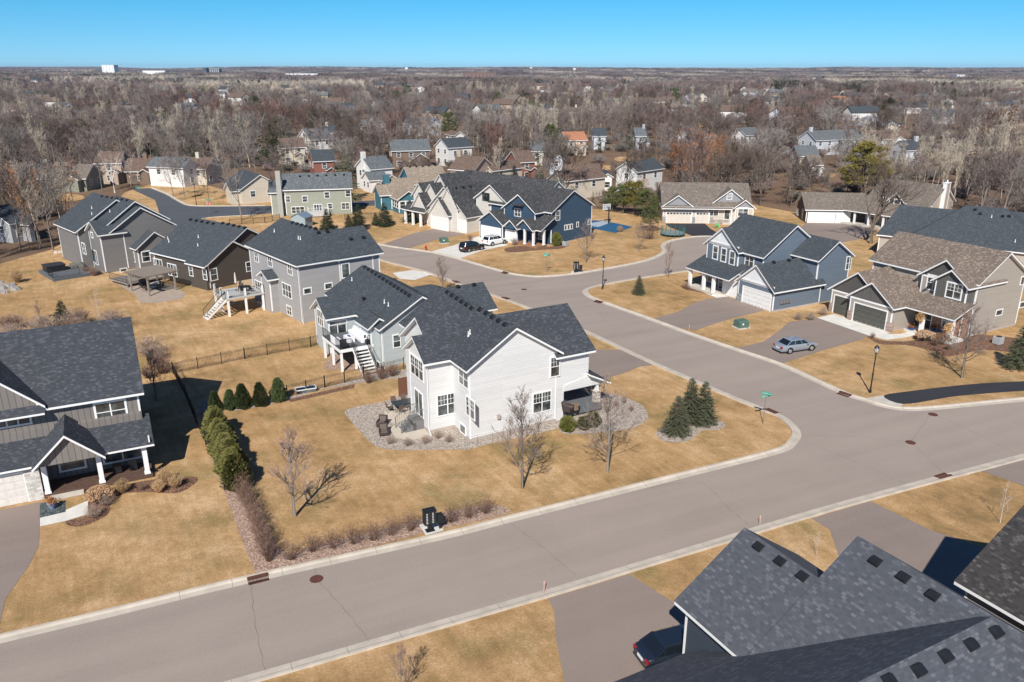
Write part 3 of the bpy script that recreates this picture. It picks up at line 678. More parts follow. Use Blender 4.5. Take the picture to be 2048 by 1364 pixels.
D.line_vents((586, 446), (631, 458), 6); D.vents([(637, 466), (655, 464), (702, 479), (727, 476)]); D.vents([(549, 464), (597, 478), (601, 479)], 'pipe')
dd = MB(); dd.box(-6.2, -1.2, 8.3, 13.2, 2.2, 2.42); ddo = dd.build('deck', flat('white_deck', (0.45, 0.45, 0.44), 0.6), D.root)
m = MB()
for (x, y) in ((-6.0, 8.5), (-3.7, 8.5), (-1.4, 8.5), (-6.0, 13), (-6.0, 10.7)): m = MB(); m.box(x - .12, x + .12, y - .12, y + .12, 0, 3.4); m.build('deck_post', WHITE, ddo)
pass; rail([(-6.1, 13.1, 2.42), (-6.1, 10.2, 2.42)], ddo, 0); rail([(-6.1, 8.4, 2.42), (-1.2, 8.4, 2.42)], ddo, 0)
s2 = MB()
for i in range(9): s2.box(-6.2 - .28 * (i + 1), -6.2 - .28 * i, 8.6, 10.1, 2.3 - .25 * (i + 1) - .05, 2.3 - .25 * (i + 1))
s2.extr([(-6.2, 8.55, 2.3), (-6.2, 8.55, 2.0), (-8.8, 8.55, 0), (-8.8, 8.55, .2)], (0, .05, 0)); s2.extr([(-6.2, 10.1, 2.3), (-6.2, 10.1, 2.0), (-8.8, 10.1, 0), (-8.8, 10.1, .2)], (0, .05, 0))
s2o = s2.build('stair', WHITE, ddo); rail([(-6.2, 8.6, 2.35), (-8.7, 8.6, .1)], s2o, 0); rail([(-6.2, 10.1, 2.35), (-8.7, 10.1, .1)], s2o, 0)
# ---------------- E: dark brown ranch
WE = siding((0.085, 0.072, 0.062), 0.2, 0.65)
E = House('brown_ranch_house', 'dark brown ranch house with grey-black roof beside the pergola', 422, 579, 53.5)
E.wing('main', 'y', -.65, 14.0, -.7, 14.1, 3.8, 8.1, WE)
E.wing('jog', 'y', -1.1, 9.0, -.7, 4.2, 3.6, 6.6, WE, rp=.5, ctrim=False)
E.finish(DARKB)
E.win('-x', 'main', 317, 531, 2.2, 1.9, nx=3); E.win('-x', 'main', 345, 540, 2.2, 1.7, nx=3); E.win('-x', 'jog', 382, 541, .8, 1.5); E.win('-x', 'jog', 410, 549, .8, 1.4)
E.win('-y', 'main', 427.5, 549, 1.0, 1.6); E.win('-y', 'main', 498, 533, .9, 1.3)
E.line_vents((382, 440), (427, 448), 5); E.line_vents((446, 447), (490, 456), 5); E.vents([(336, 478), (338, 484), (397, 475), (396, 492)], 'pipe')
# ---------------- F: grey house far left
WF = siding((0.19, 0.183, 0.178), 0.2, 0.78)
Fh = House('grey_gabled_house', 'large grey house with stacked white-trimmed gables at the far left by the woods', 211, 546, 44.5)
Fh.wing('main', 'y', 1.24, 11.76, -.63, 9, 6.2, 9.6, WF, ctrim=False)
Fh.wing('back', 'y', -1.76, 12.0, 5.4, 16.3, 5.9, 10.3, WF)
Fh.wing('upper', 'y', 1.3, 11.5, 1.0, 9.0, 6.95, 10.4, WF, ctrim=False)
Fh.wing('bump', 'x', -.4, 4, -.66, 5.3, 6.06, 7.85, WF)
Fh.wing('low', 'y', 4.1, 10.6, -2.6, 2, 3.5, 5.9, WF)
Fh.finish(DARKB)
Fh.win('-x', 'bump', 184, 470, .7, .7, 'pd', fw=.14); Fh.win('-x', 'bump', 192, 515, 1.3, 2.1, 'pd', nx=2, name='patio_door'); Fh.win('-x', 'back', 168, 497, 1.4, 1.6, nx=2)
Fh.win('-x', 'low', 266, 513, 1.4, 1.5, nx=2); Fh.win('-y', 'low', 292, 513, 1.1, 1.5, fw=.14); Fh.win('-y', 'low', 247, 540, .9, .4, 'pd')
Fh.line_vents((205, 393), (255, 401), 6); Fh.vents([(184, 417), (184, 429), (220, 424)], 'pipe'); Fh.vents([(305, 448), (313, 448)])
# ---------------- A: left foreground house
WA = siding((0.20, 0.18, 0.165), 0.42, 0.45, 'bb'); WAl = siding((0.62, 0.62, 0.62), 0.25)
A = House('porch_house', 'charcoal board-and-batten house with front porch and white garage door, left foreground', 300, 954, 27.0)
A.wing('main', 'x', -24, .51, 2.3, 15.6, 6.17, 10.5, WA)
A.shed([(-24, -.5, 2.95), (.61, -.5, 2.95), (.61, 2.76, 4.2), (-24, 2.76, 4.2)])
A.wing('dorm', 'y', -14.9, -6.2, 2.1, 9.0, 6.45, 10.45, WA, z0=6)
A.shed([(-24, 1.85, 6.0), (-6.3, 1.85, 6.0), (-6.3, 2.8, 6.55), (-24, 2.8, 6.55)])
A.wing('entry', 'y', -7.5, -2.75, -1.35, 3.0, 3.02, 5.25, WA, z0=2.9)
m_ = A.wmb(WA); m_.box(-24, .1, 2.2, 4, -.1, 4.5)
A.wmb(siding((0.66, 0.66, 0.65), 0.25)).box(-24, -7.95, -.02, 2.3, -.1, 2.75)
A.finish(DARK)
A.win('-y', 'main', 222, 822, 2.0, 1.45, nx=2, fw=.16); A.win('-y', 'main', 24, 841, 2.2, .75, 'pd', nx=3, fw=.14)
A.win('-y', None, 0, 0, 1.6, 1.6, c=2.18, u=-5.2, z=1.75, fw=.14); A.win('-y', None, 0, 0, 2.6, 1.7, c=2.18, u=-1.7, z=1.75, nx=2, fw=.14)
A.gdoor('-y', None, -13.0, -8.2, 2.35, flat('cream_door', (0.66, 0.62, 0.57), 0.6), c=-.03, panels=4)
A.stone(-8.15, -7.2, -.12, .25, -.05, 2.75, stone_mat((0.55, 0.52, 0.48)))
PORCHW = flat('stained_boards', (0.10, 0.06, 0.045), 0.7, 0.3, 0.25, 5)
A.box('porch_floor', -7.2, .2, -.2, 2.2, 0.05, .35, PORCHW); A.box('porch_step', -6.8, -4.6, -.75, -.2, .03, .2, CONC)
for x in (-6.9, -3.3, -.15): A.column(x, 0.05 if x < -.5 else .05, .35, 2.8, .17)
A.box('roof_edge', .25, .35, -.45, .6, 3.1, 3.3, WHITE)
A.vents([(158, 638), (170, 636)], 'pipe', .5)
# ---------------- J: navy house
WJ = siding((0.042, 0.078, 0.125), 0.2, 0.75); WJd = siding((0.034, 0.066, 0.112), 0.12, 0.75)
J = House('navy_house', 'dark navy two-storey house with white trim, white porch posts and two white garage doors', 1105, 490, -44.5)
J.wing('main', 'x', -16.4, .04, -.41, 11.9, 5.9, 9.3, WJ)
J.wing('gable', 'y', -10.6, -1.9, -2.6, 5, 5.8, 8.75, WJ)
J.wing('gar', 'y', -14.8, -7.9, -4.86, 5, 3.25, 5.4, WJ)
J.shed([(-12, -3.8, 3.2), (.6, -3.8, 3.2), (.6, .2, 5.3), (-12, .2, 5.3)]); J.wmb(WJ).extr([(-.45, -1.5, 2.7), (-.45, .2, 2.7), (-.45, .2, 5.0), (-.45, -1.5, 4.1)], (.12, 0, 0))
J.wing('g1', 'y', -7.6, -3.9, -5.2, 0, 3.1, 4.5, WJ, z0=2.8); J.wing('g2', 'y', -5.2, -.6, -4.7, 0, 3.15, 4.9, WJ, z0=2.85)
J.finish(CHAR)
J.win('-y', 'gable', 1095 - 0, 0, 1.1, 1.2, u=-6.2, z=6.0, nx=2, mun=1) if False else J.win('-y', 'gable', 1035.5, 425, 1.5, 1.3, nx=2)
J.win('-y', 'main', 1093, 429, .9, .9, 'pd'); J.win('+x', 'main', 1115.5, 431, 1.0, 1.6)
for q in ((1131, 455), (1137, 454), (1143, 453), (1155, 449), (1178, 444)): J.win('+x', 'main', *q, .5, .8, 'pd')
WD_ = flat('white_door', (0.74, 0.73, 0.71), 0.5)
W_ = J.w['gar']; J.gdoor('-y', 'gar', W_['X0'] + .5, W_['X1'] - .5, 2.3, WD_); J.gdoor('-y', None, -7.9, -5.6, 2.3, WD_, c=-4.0)
m = MB(); m.box(-8.1, -5.4, -3.98, -1.9, 0, 3.0); m.build('wall', WJ, J.root)
J.box('porch_floor', -5.4, .1, -4.3, -1.6, .02, .35, flat('cedar_boards', (0.30, 0.16, 0.09), 0.7))
for x in (-5.1, -3.0, -.9, 0.05): J.column(x, -4.1 if x < 0 else -2.4, .35, 3.0, .17)
J.win('-y', None, 0, 0, 1.0, 2.0, c=-1.55, u=-4.2, z=1.5, name='front_door', glass=BLACK); J.win('-y', None, 0, 0, 2.2, 1.4, c=-1.55, u=-1.6, z=1.8, nx=3)
J.box('metal_awning', -7.4, -5.0, -3.2, -2.1, 6.75, 6.95, CHAR)
# ---------------- I: cream three-gabled house
WI = siding((0.58, 0.55, 0.50), 0.2, 0.85)
I = House('cream_gabled_house', 'cream house with many steep black-roofed gables and two white garage doors', 932.5, 467.5, -44.0)
I.wing('garm', 'y', -12.0, 0.6, -.45, 11, 3.2, 8.6, WI)
I.wing('gl', 'y', -9.6, -3.6, -1.4, 5, 3.15, 6.4, WI)
I.wing('gu', 'y', -7.2, -1.6, -.75, 8, 4.6, 8.7, WI)
I.wing('g3', 'y', -15.5, -10.5, -1.0, 8, 3.3, 6.6, WI, z0=2.8)
I.wing('g4', 'y', -14.5, -8.8, 1.0, 9, 5.0, 8.4, WI)
I.wing('g5', 'y', -17.5, -12.6, .8, 9, 5.4, 8.2, WI)
I.wing('g6', 'y', -15.0, -8.5, 3.6, 13, 6.2, 10.0, WI)
I.wing('big', 'x', -14, 12.0, 7.5, 18.5, 6.0, 9.9, WI)
I.wing('rear', 'y', -1.8, 7.4, 3.6, 14, 6.3, 9.3, WI)
I.wing('porch', 'x', -17.5, -10.4, -1.6, 3, 3.0, 4.2, WI, nowall=True)
I.finish(CHAR)
I.gdoor('-y', 'gl', -9.1, -4.3, 2.4, WD_, c=I.w['gl']['Y0']); I.gdoor('-y', 'garm', -3.0, -.2, 2.4, WD_)
I.win('+x', 'rear', 972, 394, 0, 0) if False else I.win('-y', 'rear', 972, 394, 1.9, 1.5, nx=2, frame=BLACK, fw=.05)
for x in (-17, -14.6, -12.2): I.column(x, -1.1, 0, 2.9, .2)
I.line_vents((912, 376), (940, 373), 3); I.line_vents((990, 345), (1030, 335), 4)
# ---------------- K: beige ranch
WK = siding((0.50, 0.45, 0.39), 0.2, 0.85); WKg = siding((0.27, 0.275, 0.29), 0.2, 0.85)
K = House('beige_ranch_house', 'beige one-storey house with three grey gables, carriage garage doors and new blacktop driveway', 1322, 446, -4.5)
K.wing('main', 'x', -.14, 18.1, -.25, 11.8, 3.5, 7.6, WK)
K.wing('g1', 'y', -.2, 6.5, -.3, 5, 3.42, 5.8, WK, gable=(0, WKg, .1)); K.wing('g2', 'y', 9.1, 18.5, .6, 6, 3.4, 7.0, WK, z0=2.9, gable=(0, WKg, .1)); K.wing('g3', 'y', 14.2, 18.8, -.7, 4, 3.35, 5.1, WK, gable=(0, WKg, .1))
K.shed([(-.14, -.75, 3.2), (14.0, -.75, 3.2), (14.0, .3, 3.62), (-.14, .3, 3.62)])
K.finish(TAUPE)
CRM = flat('cream_garage', (0.60, 0.54, 0.47), 0.6)
K.gdoor('-y', None, 1.0, 6.1, 2.3, CRM, c=K.w['g1']['Y0'], lites=True); K.gdoor('-y', None, 7.0, 9.6, 2.3, CRM, c=.19, lites=True)
K.win('-y', None, 1427, 423, 1.9, 1.7, nx=2, c=.19, mun=2); K.win('-y', None, 1454, 428, 1.0, 2.1, 'pd', c=.19, name='front_door'); K.win('-y', 'g3', 1486, 424, 1.9, 1.6, nx=2); K.win('-y', 'g2', 1459, 393, .9, 1.1, nx=1, mun=2)
for x0, x1 in ((.25, .9), (6.2, 6.9), (9.8, 10.4)): K.stone(x0, x1, -.05, .2, 0, 1.3, stone_mat((0.32, 0.3, 0.29)))
K.stone(10.4, 13.6, -.02, .2, 0, .8); K.column(13.9, -.5, 0, 3.1, .12)
K.box('porch_floor', 12.2, 16, -.9, .2, .01, .3, CONC)
# ---------------- L: detached-looking garage and tan two-storey
WLg = siding((0.085, 0.075, 0.07), 0.2, 0.8); WLt = siding((0.42, 0.35, 0.28), 0.2, 0.85)
Lg = House('detached_garage', 'dark low garage with taupe roof and wide white doors under a big bare tree', 1611, 445, -5.0)
Lg.wing('main', 'x', -.53, 12.3, -.66, 8.0, 2.8, 5.7, WLg)
Lg.finish(TAUPE)
Lg.gdoor('-y', 'main', .4, 5.6, 2.2, WD_); Lg.gdoor('-y', 'main', 6.0, 8.6, 2.2, WD_); Lg.win('-x', 'main', 1596, 424, .9, 1.3); Lg.win('-x', 'main', 1605, 428, .9, 1.9, 'pd', name='side_door')
Lh = House('tan_porch_house', 'tan two-storey house with white-trimmed chimney and long front porch, right of the big bare tree', 1850, 460, -52)
Lh.wing('main', 'x', -11.0, 2.2, -3.6, 6.5, 5.4, 8.85, WLt)
Lh.wing('dorm', 'y', -6.4, -2.6, -4.5, 2, 5.4, 7.2, WLg)
Lh.wing('porch', 'x', -15, 2.0, -6.6, 0, 2.9, 5.6, WLt, inset=(0, 0, 2.2, 0), nowall=True)
Lh.finish(TAUPE)
for i, q in enumerate(((1751, 403), (1771, 404), (1819, 414), (1840, 418))): Lh.win('-y', 'main', *q, 1.1, 1.5, fw=.14)
Lh.win('-y', 'dorm', 1794, 408, 1.1, 1.6, fw=.16)
for x in (-14.5, -11.5, -8.5, -5.5, -2.5, 1.2): Lh.column(x, -6.1, 0, 2.75, .17)
Lh.box('porch_floor', -14.8, 1.6, -6.4, -3.2, 0, .35, CONC); Lh.win('-y', None, 0, 0, 1.6, 1.5, c=Lh.w['main']['Y0'], u=-9, z=1.7, nx=2); Lh.win('-y', None, 0, 0, 1.0, 2.0, c=Lh.w['main']['Y0'], u=-5, z=1.3, name='front_door'); Lh.win('-y', None, 0, 0, 1.6, 1.5, c=Lh.w['main']['Y0'], u=-1, z=1.7, nx=2)
m = MB(); W_ = Lh.w['main']; m.box(W_['X1'], W_['X1'] + .7, .6, 2.1, 0, 9.2); cho = m.build('chimney', WLt, Lh.root)
m = MB()
for y in (.56, 2.02): m.box(W_['X1'], W_['X1'] + .74, y, y + .14, 0, 9.22)
m.box(W_['X1'] - .05, W_['X1'] + .8, .5, 2.2, 9.22, 9.4); m.tube((W_['X1'] + .35, 1.35, 9.4), (W_['X1'] + .35, 1.35, 9.9), .16, .1); m.build('chimney_trim', WHITE, cho)
# ---------------- M: steel-blue house
WM = siding((0.135, 0.17, 0.215), 0.2, 0.78); WMw = siding((0.72, 0.73, 0.74), 0.25, 0.85, 'bb')
M = House('steel_blue_house', 'steel blue two-storey house with white gable tops and white garage doors at the street bend', 1547.5, 625, -61.5)
M.wing('main', 'x', -14.8, -4.4, 1.75, 13.3, 6.23, 10.1, WM)
M.wing('lg', 'y', -15.4, -8.2, .9, 10, 6.25, 9.1, WM, gable=(0, WMw, -.55))
M.wing('gar', 'y', -7.0, .30, -.64, 8.9, 2.85, 5.8, WM, gable=(0, WMw, -.45))
M.wing('bk', 'x', -8, .05, 7.2, 14.25, 6.07, 8.4, WM)
M.wing('bkl', 'x', -6, 2.4, 8.9, 15, 3.2, 5.6, WM) if False else None
M.wing('fill', 'x', -14.5, -5, 2.6, 9, 2.8, 4.0, WM, noroof=True, ctrim=False)
M.shed([(-15.9, -1.6, 2.95), (-7.0, -1.6, 2.95), (-7.0, 2.0, 4.45), (-15.9, 2.0, 4.45)])
M.shed([(-7.2, 3.2, 5.8), (-3.4, 6.2, 5.8), (-3.4, 9.5, 6.6), (-7.2, 9.5, 6.9)]) if False else None
M.shed([(-8.2, .2, 3.6), (-5.2, .2, 3.6), (-5.2, 2.4, 4.6), (-8.2, 2.4, 4.6)])
M.finish(DARKB)
for q in ((1431, 505), (1447.5, 510), (1464.5, 516)): M.win('-y', 'lg', *q, .85, 1.75, fw=.15)
M.win('-y', 'main', 1499, 522, 1.5, 1.4, nx=2, fw=.14); M.win('+x', 'bk', 1697, 526, .9, 1.7)
W_ = M.w['gar']; M.gdoor('-y', 'gar', W_['X0'] + .95, W_['X1'] - .45, 2.25, WD_)
M.box('wall', -10.2, -6.5, .35, 2.4, 0, 3.0, WMw); M.gdoor('-y', None, -9.4, -7.1, 2.2, WD_, c=.35)
M.stone(W_['X0'] - .05, W_['X0'] + .75, W_['Y0'] - .12, W_['Y0'] + .2, 0, 1.1, stone_mat((0.30, 0.30, 0.30)))
for x in (-15.3, -12.4, -10.4): M.column(x, -1.1, 0, 2.85, .2)
M.box('porch_floor', -15.5, -10.2, -1.4, 1.4, .02, .3, CONC)
M.win('-y', None, 0, 0, 1.0, 2.1, c=1.3, u=-11.4, z=1.4, name='front_door'); M.box('wall', -15.0, -10.2, 1.31, 2.4, 0, 3.0, WM)
M.win('-y', None, 0, 0, 1.2, 1.4, c=1.3, u=-13.6, z=1.6)
M.vents([(1547, 525), (1577, 521)]); M.found(['gar'], .25)
for i in range(4): M.box('meter_box', W_['X1'] + .02, W_['X1'] + .2, 1.0 + i * .5, 1.35 + i * .5, 1.0, 1.5, GALV)
# ---------------- N: beige two storey, right
WN = siding((0.36, 0.32, 0.275), 0.2, 0.80); WNd = siding((0.115, 0.11, 0.105), 0.4, 0.6, 'bb'); WNd2 = siding((0.10, 0.095, 0.09), 0.2, 0.7)
Nh = House('beige_two_storey_house', 'beige two-storey house with brown shingles, dark grey gables and dark garage doors, decorated porch', 1781.6, 664.8, -61)
Nh.wing('main', 'x', -8.94, 6.02, 6.05, 16.45, 6.54, 9.75, WN)
Nh.wing('ga', 'y', -10.07, -1.6, .22, 10, 3.07, 6.2, WN, gable=(0, WNd2, .1)); Nh.wing('gb', 'y', -6.59, .34, -.57, 10, 3.10, 5.6, WN, gable=(0, WNd, .1))
Nh.wing('g1', 'y', -1.5, 5.4, 5.4, 12, 6.2, 8.75, WN, gable=(0, WNd2, .0)); Nh.wing('g2', 'y', 1.0, 5.85, 4.4, 12, 6.2, 7.95, WNd)
Nh.wing('low', 'x', -8, 5.6, 6.6, 14, 3, 5, WN, noroof=True, ctrim=False)
Nh.shed([(.2, 1.6, 3.1), (6.5, 1.6, 3.1), (6.5, 5.1, 4.4), (.2, 5.1, 4.4)])
Nh.shed([(-4.0, 4.5, 4.6), (.4, 3.5, 3.95), (1.3, 5.4, 4.5), (-2.0, 6.6, 5.0)]) if False else None
Nh.finish(TAN)
GD = flat('grey_garage', (0.085, 0.085, 0.075), 0.5, 0.3, 0.1)
W_ = Nh.w['gb']; Nh.gdoor('-y', 'gb', W_['X0'] + .75, W_['X1'] - .7, 2.35, GD); W2 = Nh.w['ga']; Nh.gdoor('-y', 'ga', W2['X0'] + .55, W_['X0'] - .5, 2.35, GD)
Nh.stone(W_['X0'] - .08, W_['X0'] + .5, W_['Y0'] - .12, W_['Y0'] + .2, 0, 1.2, stone_mat((0.36, 0.27, 0.22))); Nh.stone(W_['X1'] - .5, W_['X1'] + .1, W_['Y0'] - .12, W_['Y0'] + .5, 0, 1.2, stone_mat((0.36, 0.27, 0.22))); Nh.stone(W2['X0'] - .1, W2['X0'] + .4, W2['Y0'] - .12, W2['Y0'] + .3, 0, 1.2, stone_mat((0.36, 0.27, 0.22)))
Nh.win('-y', 'g2', 1908, 582, 1.75, 1.65, nx=2, mun=2, fw=.15); Nh.win('-y', 'g1', 1867, 566, 1.5, 1.6, nx=2, fw=.16); 
for q in ((1998, 625), (2045, 609)): Nh.win('+x', 'main', *q, 1.2, .6, 'pd')
Nh.win('+x', 'main', 2046, 561, .9, .9, 'pd')
Nh.box('wall', .35, 5.4, 4.4, 6.4, 0, 3.2, stone_mat((0.33, 0.2, 0.14))); Nh.win('-y', None, 0, 0, 1.5, 1.5, c=4.4, u=4.2, z=1.8, nx=2, mun=2); Nh.win('-y', None, 0, 0, 1.0, 2.1, c=4.4, u=1.5, z=1.35, name='front_door', glass=BLACK)
for x in (2.4, 6.05): Nh.column(x, 2.1, 0, 3.0, .2)
Nh.box('porch_floor', .4, 6.3, 1.8, 4.4, .01, .3, CONC_W); Nh.found(['main', 'gb'], .2)
# ---------------- O: large dark hip roof on the right
WO = siding((0.40, 0.36, 0.31), 0.2, 0.85)
Oh = House('dark_hip_roof_house', 'house mostly hidden under a broad blue-black hip roof, right edge behind the beige house', None, None, -36, org=(76.2, 129.4))
Oh.wing('main', 'x', -9.6, 11.0, -7.5, 7.5, 3.6, 8.9, WO, hip=(1, 1)); Oh.wing('left', 'x', -14.2, 0, -5.0, 6.5, 3.5, 7.9, WO, hip=(.35, 0)); Oh.wing('right', 'x', 0, 16, 1.5, 11, 3.6, 7.6, WO)
Oh.finish(DARKB)
Oh.vents([(1950, 420), (1960, 428), (2005, 433), (2018, 433)]); Oh.vents([(1983, 435), (2030, 484)], 'pipe')
# ---------------- P and Q: foreground roofs bottom right
WP = siding((0.05, 0.065, 0.085), 0.15, 0.7)
P = House('foreground_house', 'foreground house seen from above, its blue-grey shingle roofs filling the bottom right corner', None, None, -62.3, org=(11.8, 33.3))
P.wing('r1', 'x', -1.9, 2.9, -3.16, 5.35, 4.86, 7.80, WP); P.wing('r2', 'x', 2.93, 17.0, -3.16, 9.9, 4.86, 9.37, WP)
P.wing('r3', 'y', 2.7, 16.4, -12.5, 3.1, 4.86, 9.5, WP)
P.shed([(-.7, -12.5, 2.58), (2.75, -12.5, 4.92), (2.75, -2.74, 4.92), (-.7, -2.74, 2.58)])
P.wmb(WP).box(-.2, 3, -12, -2.8, -.1, 2.45)
P.finish(FORE)
P.vents([(1517, 1094), (1560, 1123), (1605, 1153), (1751, 1123), (1807, 1155), (1866, 1191), (1991, 1265), (1941, 1290), (1890, 1313), (1836, 1341), (1777, 1362)]); P.vents([(1866, 1149)], 'pipe')
WQ = siding((0.36, 0.32, 0.28), 0.2)
Q = House('right_edge_house', 'house with dark brown-grey shingle roof cut off by the right edge of the photo', None, None, -62.5, org=(23.5, 34.5))
Q.wing('r', 'x', -.65, 14, -.46, 10.2, 5.07, 8.45, WQ); Q.finish(shingle((0.045, 0.042, 0.042), (0.11, 0.10, 0.10)))
# ---------------- G, H, S and the next row behind
WG = siding((0.30, 0.31, 0.255), 0.2, 0.85)
Gs = House('sage_house', 'sage green two-storey house with grey roof and small white back deck', 706, 427, 12)
Gs.wing('main', 'x', -14.5, .3, -.5, 9, 5.6, 8.5, WG); Gs.wing('left', 'x', -17.5, -10, .5, 8, 5.0, 7.2, WG)
Gs.finish(MIDG)
for q in ((575, 398), (610, 398), (654, 390), (696, 387)): Gs.win('-y', 'main', *q, 1.0, 1.2)
Gs.win('-y', 'main', 596, 420, 2.6, 1.3, nx=3); Gs.win('-y', 'main', 691, 412, 1.6, 1.3, nx=2); Gs.win('-y', 'main', 636, 418, 1.6, 1.9, 'pd', nx=3, name='patio_door'); Gs.win('-y', 'main', 660, 412, .9, 1.0)
m = MB(); m.box(-9.5, -5.0, -3.4, -.1, .2, 1.0); go_ = m.build('deck', flat('white_deck', (0.45, 0.45, 0.44), 0.6), Gs.root); rail([(-9.4, -.2, 1), (-9.4, -3.3, 1), (-5.1, -3.3, 1), (-5.1, -.2, 1)], go_, 0, mat=WHITE, step=.3)
m = MB(); m.box(-15.6, -14.6, -.9, .1, 0, 9.6); m.build('chimney', siding((0.36, 0.36, 0.33), .2), Gs.root)
Gs.line_vents((600, 353), (688, 350), 6)
WH = siding((0.055, 0.155, 0.20), 0.2, 0.85)
Hh = House('teal_house', 'teal blue house with sand-coloured roofs and a white-framed sunroom', None, None, 25.4, org=(-29.7, 178.3))
Hh.wing('left', 'x', -.1, 4.2, -1.02, 4.86, 3.5, 5.5, WH); Hh.wing('mid', 'x', 2.1, 8.6, -1.6, 7.7, 3.55, 6.55, WH); Hh.wing('sun', 'y', 2.2, 7.6, -6.6, 1.5, 3.2, 4.95, WH); Hh.wing('big', 'x', 8.2, 17.5, 1.4, 11.75, 5.07, 8.5, WH)
Hh.finish(SAND)
W_ = Hh.w['sun']
for i in range(3): Hh.win('-y', 'sun', 0, 0, 1.1, 1.4, u=W_['X0'] + .85 + i * 1.4, z=1.9, style='dh', fw=.14)
for i in range(3): Hh.win('-x', 'sun', 0, 0, 1.2, 1.4, u=W_['Y0'] + .9 + i * 1.5, z=1.9, fw=.14)
Hh.win('-y', 'big', 831, 376, 1.0, 1.3); m = MB(); m.box(2.0, 3.2, 1.6, 2.8, 0, 7.4); m.build('chimney', WH, Hh.root); Hh.line_vents((820, 334), (870, 331), 5)
# ------------------------------------------------------------------ vegetation kit
def vmat(name, c, var=0.25, rough=0.9, rnd=0.35, spec=0.1, trans=0.0):
    m, t, b = base_mat(name, rough, spec)
    oi = N(t, 'ShaderNodeObjectInfo'); g = N(t, 'ShaderNodeNewGeometry')
    f = mth(t, 'ADD', mth(t, 'MULTIPLY', oi.outputs['Random'], rnd), mth(t, 'MULTIPLY', g.outputs['Random Per Island'], 1 - rnd))
    cc = ramp(t, f, [(0.0, scl(c, 1 - var)), (0.55, c), (1.0, scl(c, 1 + 1.3 * var))])
    t.links.new(cc, b.inputs['Base Color'])
    return m
def seg_mesh(name, segs, mat, tri=False, uv=False):
    a = np.array(segs, dtype=np.float64)
    p0, p1, r0, r1 = a[:, 0:3], a[:, 3:6], a[:, 6:7], a[:, 7:8]
    d = p1 - p0; L = np.linalg.norm(d, axis=1, keepdims=True) + 1e-9; d = d / L
    ref = np.where(np.abs(d[:, 2:3]) < 0.9, np.array([[0, 0, 1.0]]), np.array([[1.0, 0, 0]]))
    u = np.cross(d, ref); u /= np.linalg.norm(u, axis=1, keepdims=True) + 1e-9; v = np.cross(d, u)
    n = len(a)
    if tri:
        ang = rng.uniform(0, math.pi, (n, 1)); w_ = u * np.cos(ang) + v * np.sin(ang)
        V = np.stack([p0 - w_ * r0, p0 + w_ * r0, p1], 1).reshape(-1, 3)
        Fc = np.arange(n * 3).reshape(n, 3); k = 3
    else:
        V = []
        for p, r in ((p0, r0), (p1, r1)):
            for i in range(3):
                an = 2 * math.pi * i / 3; V.append(p + (u * math.cos(an) + v * math.sin(an)) * r)
        V = np.stack(V, 1).reshape(-1, 3); b = np.arange(n)[:, None] * 6
        Fc = np.concatenate([b + np.array([[0, 1, 4, 3]]), b + np.array([[1, 2, 5, 4]]), b + np.array([[2, 0, 3, 5]])], 1).reshape(-1, 4); k = 4
    return np_mesh(name, V, Fc, k, mat)
def np_mesh(name, V, Fc, k, mat):
    me = bpy.data.meshes.new(name); me.vertices.add(len(V)); me.vertices.foreach_set('co', np.ascontiguousarray(V, dtype=np.float32).ravel())
    me.loops.add(len(Fc) * k); me.loops.foreach_set('vertex_index', np.ascontiguousarray(Fc, dtype=np.int32).ravel())
    me.polygons.add(len(Fc)); me.polygons.foreach_set('loop_start', np.arange(0, len(Fc) * k, k, dtype=np.int32)); me.polygons.foreach_set('loop_total', np.full(len(Fc), k, dtype=np.int32))
    me.materials.append(mat); me.update(calc_edges=True); me.validate(); return me
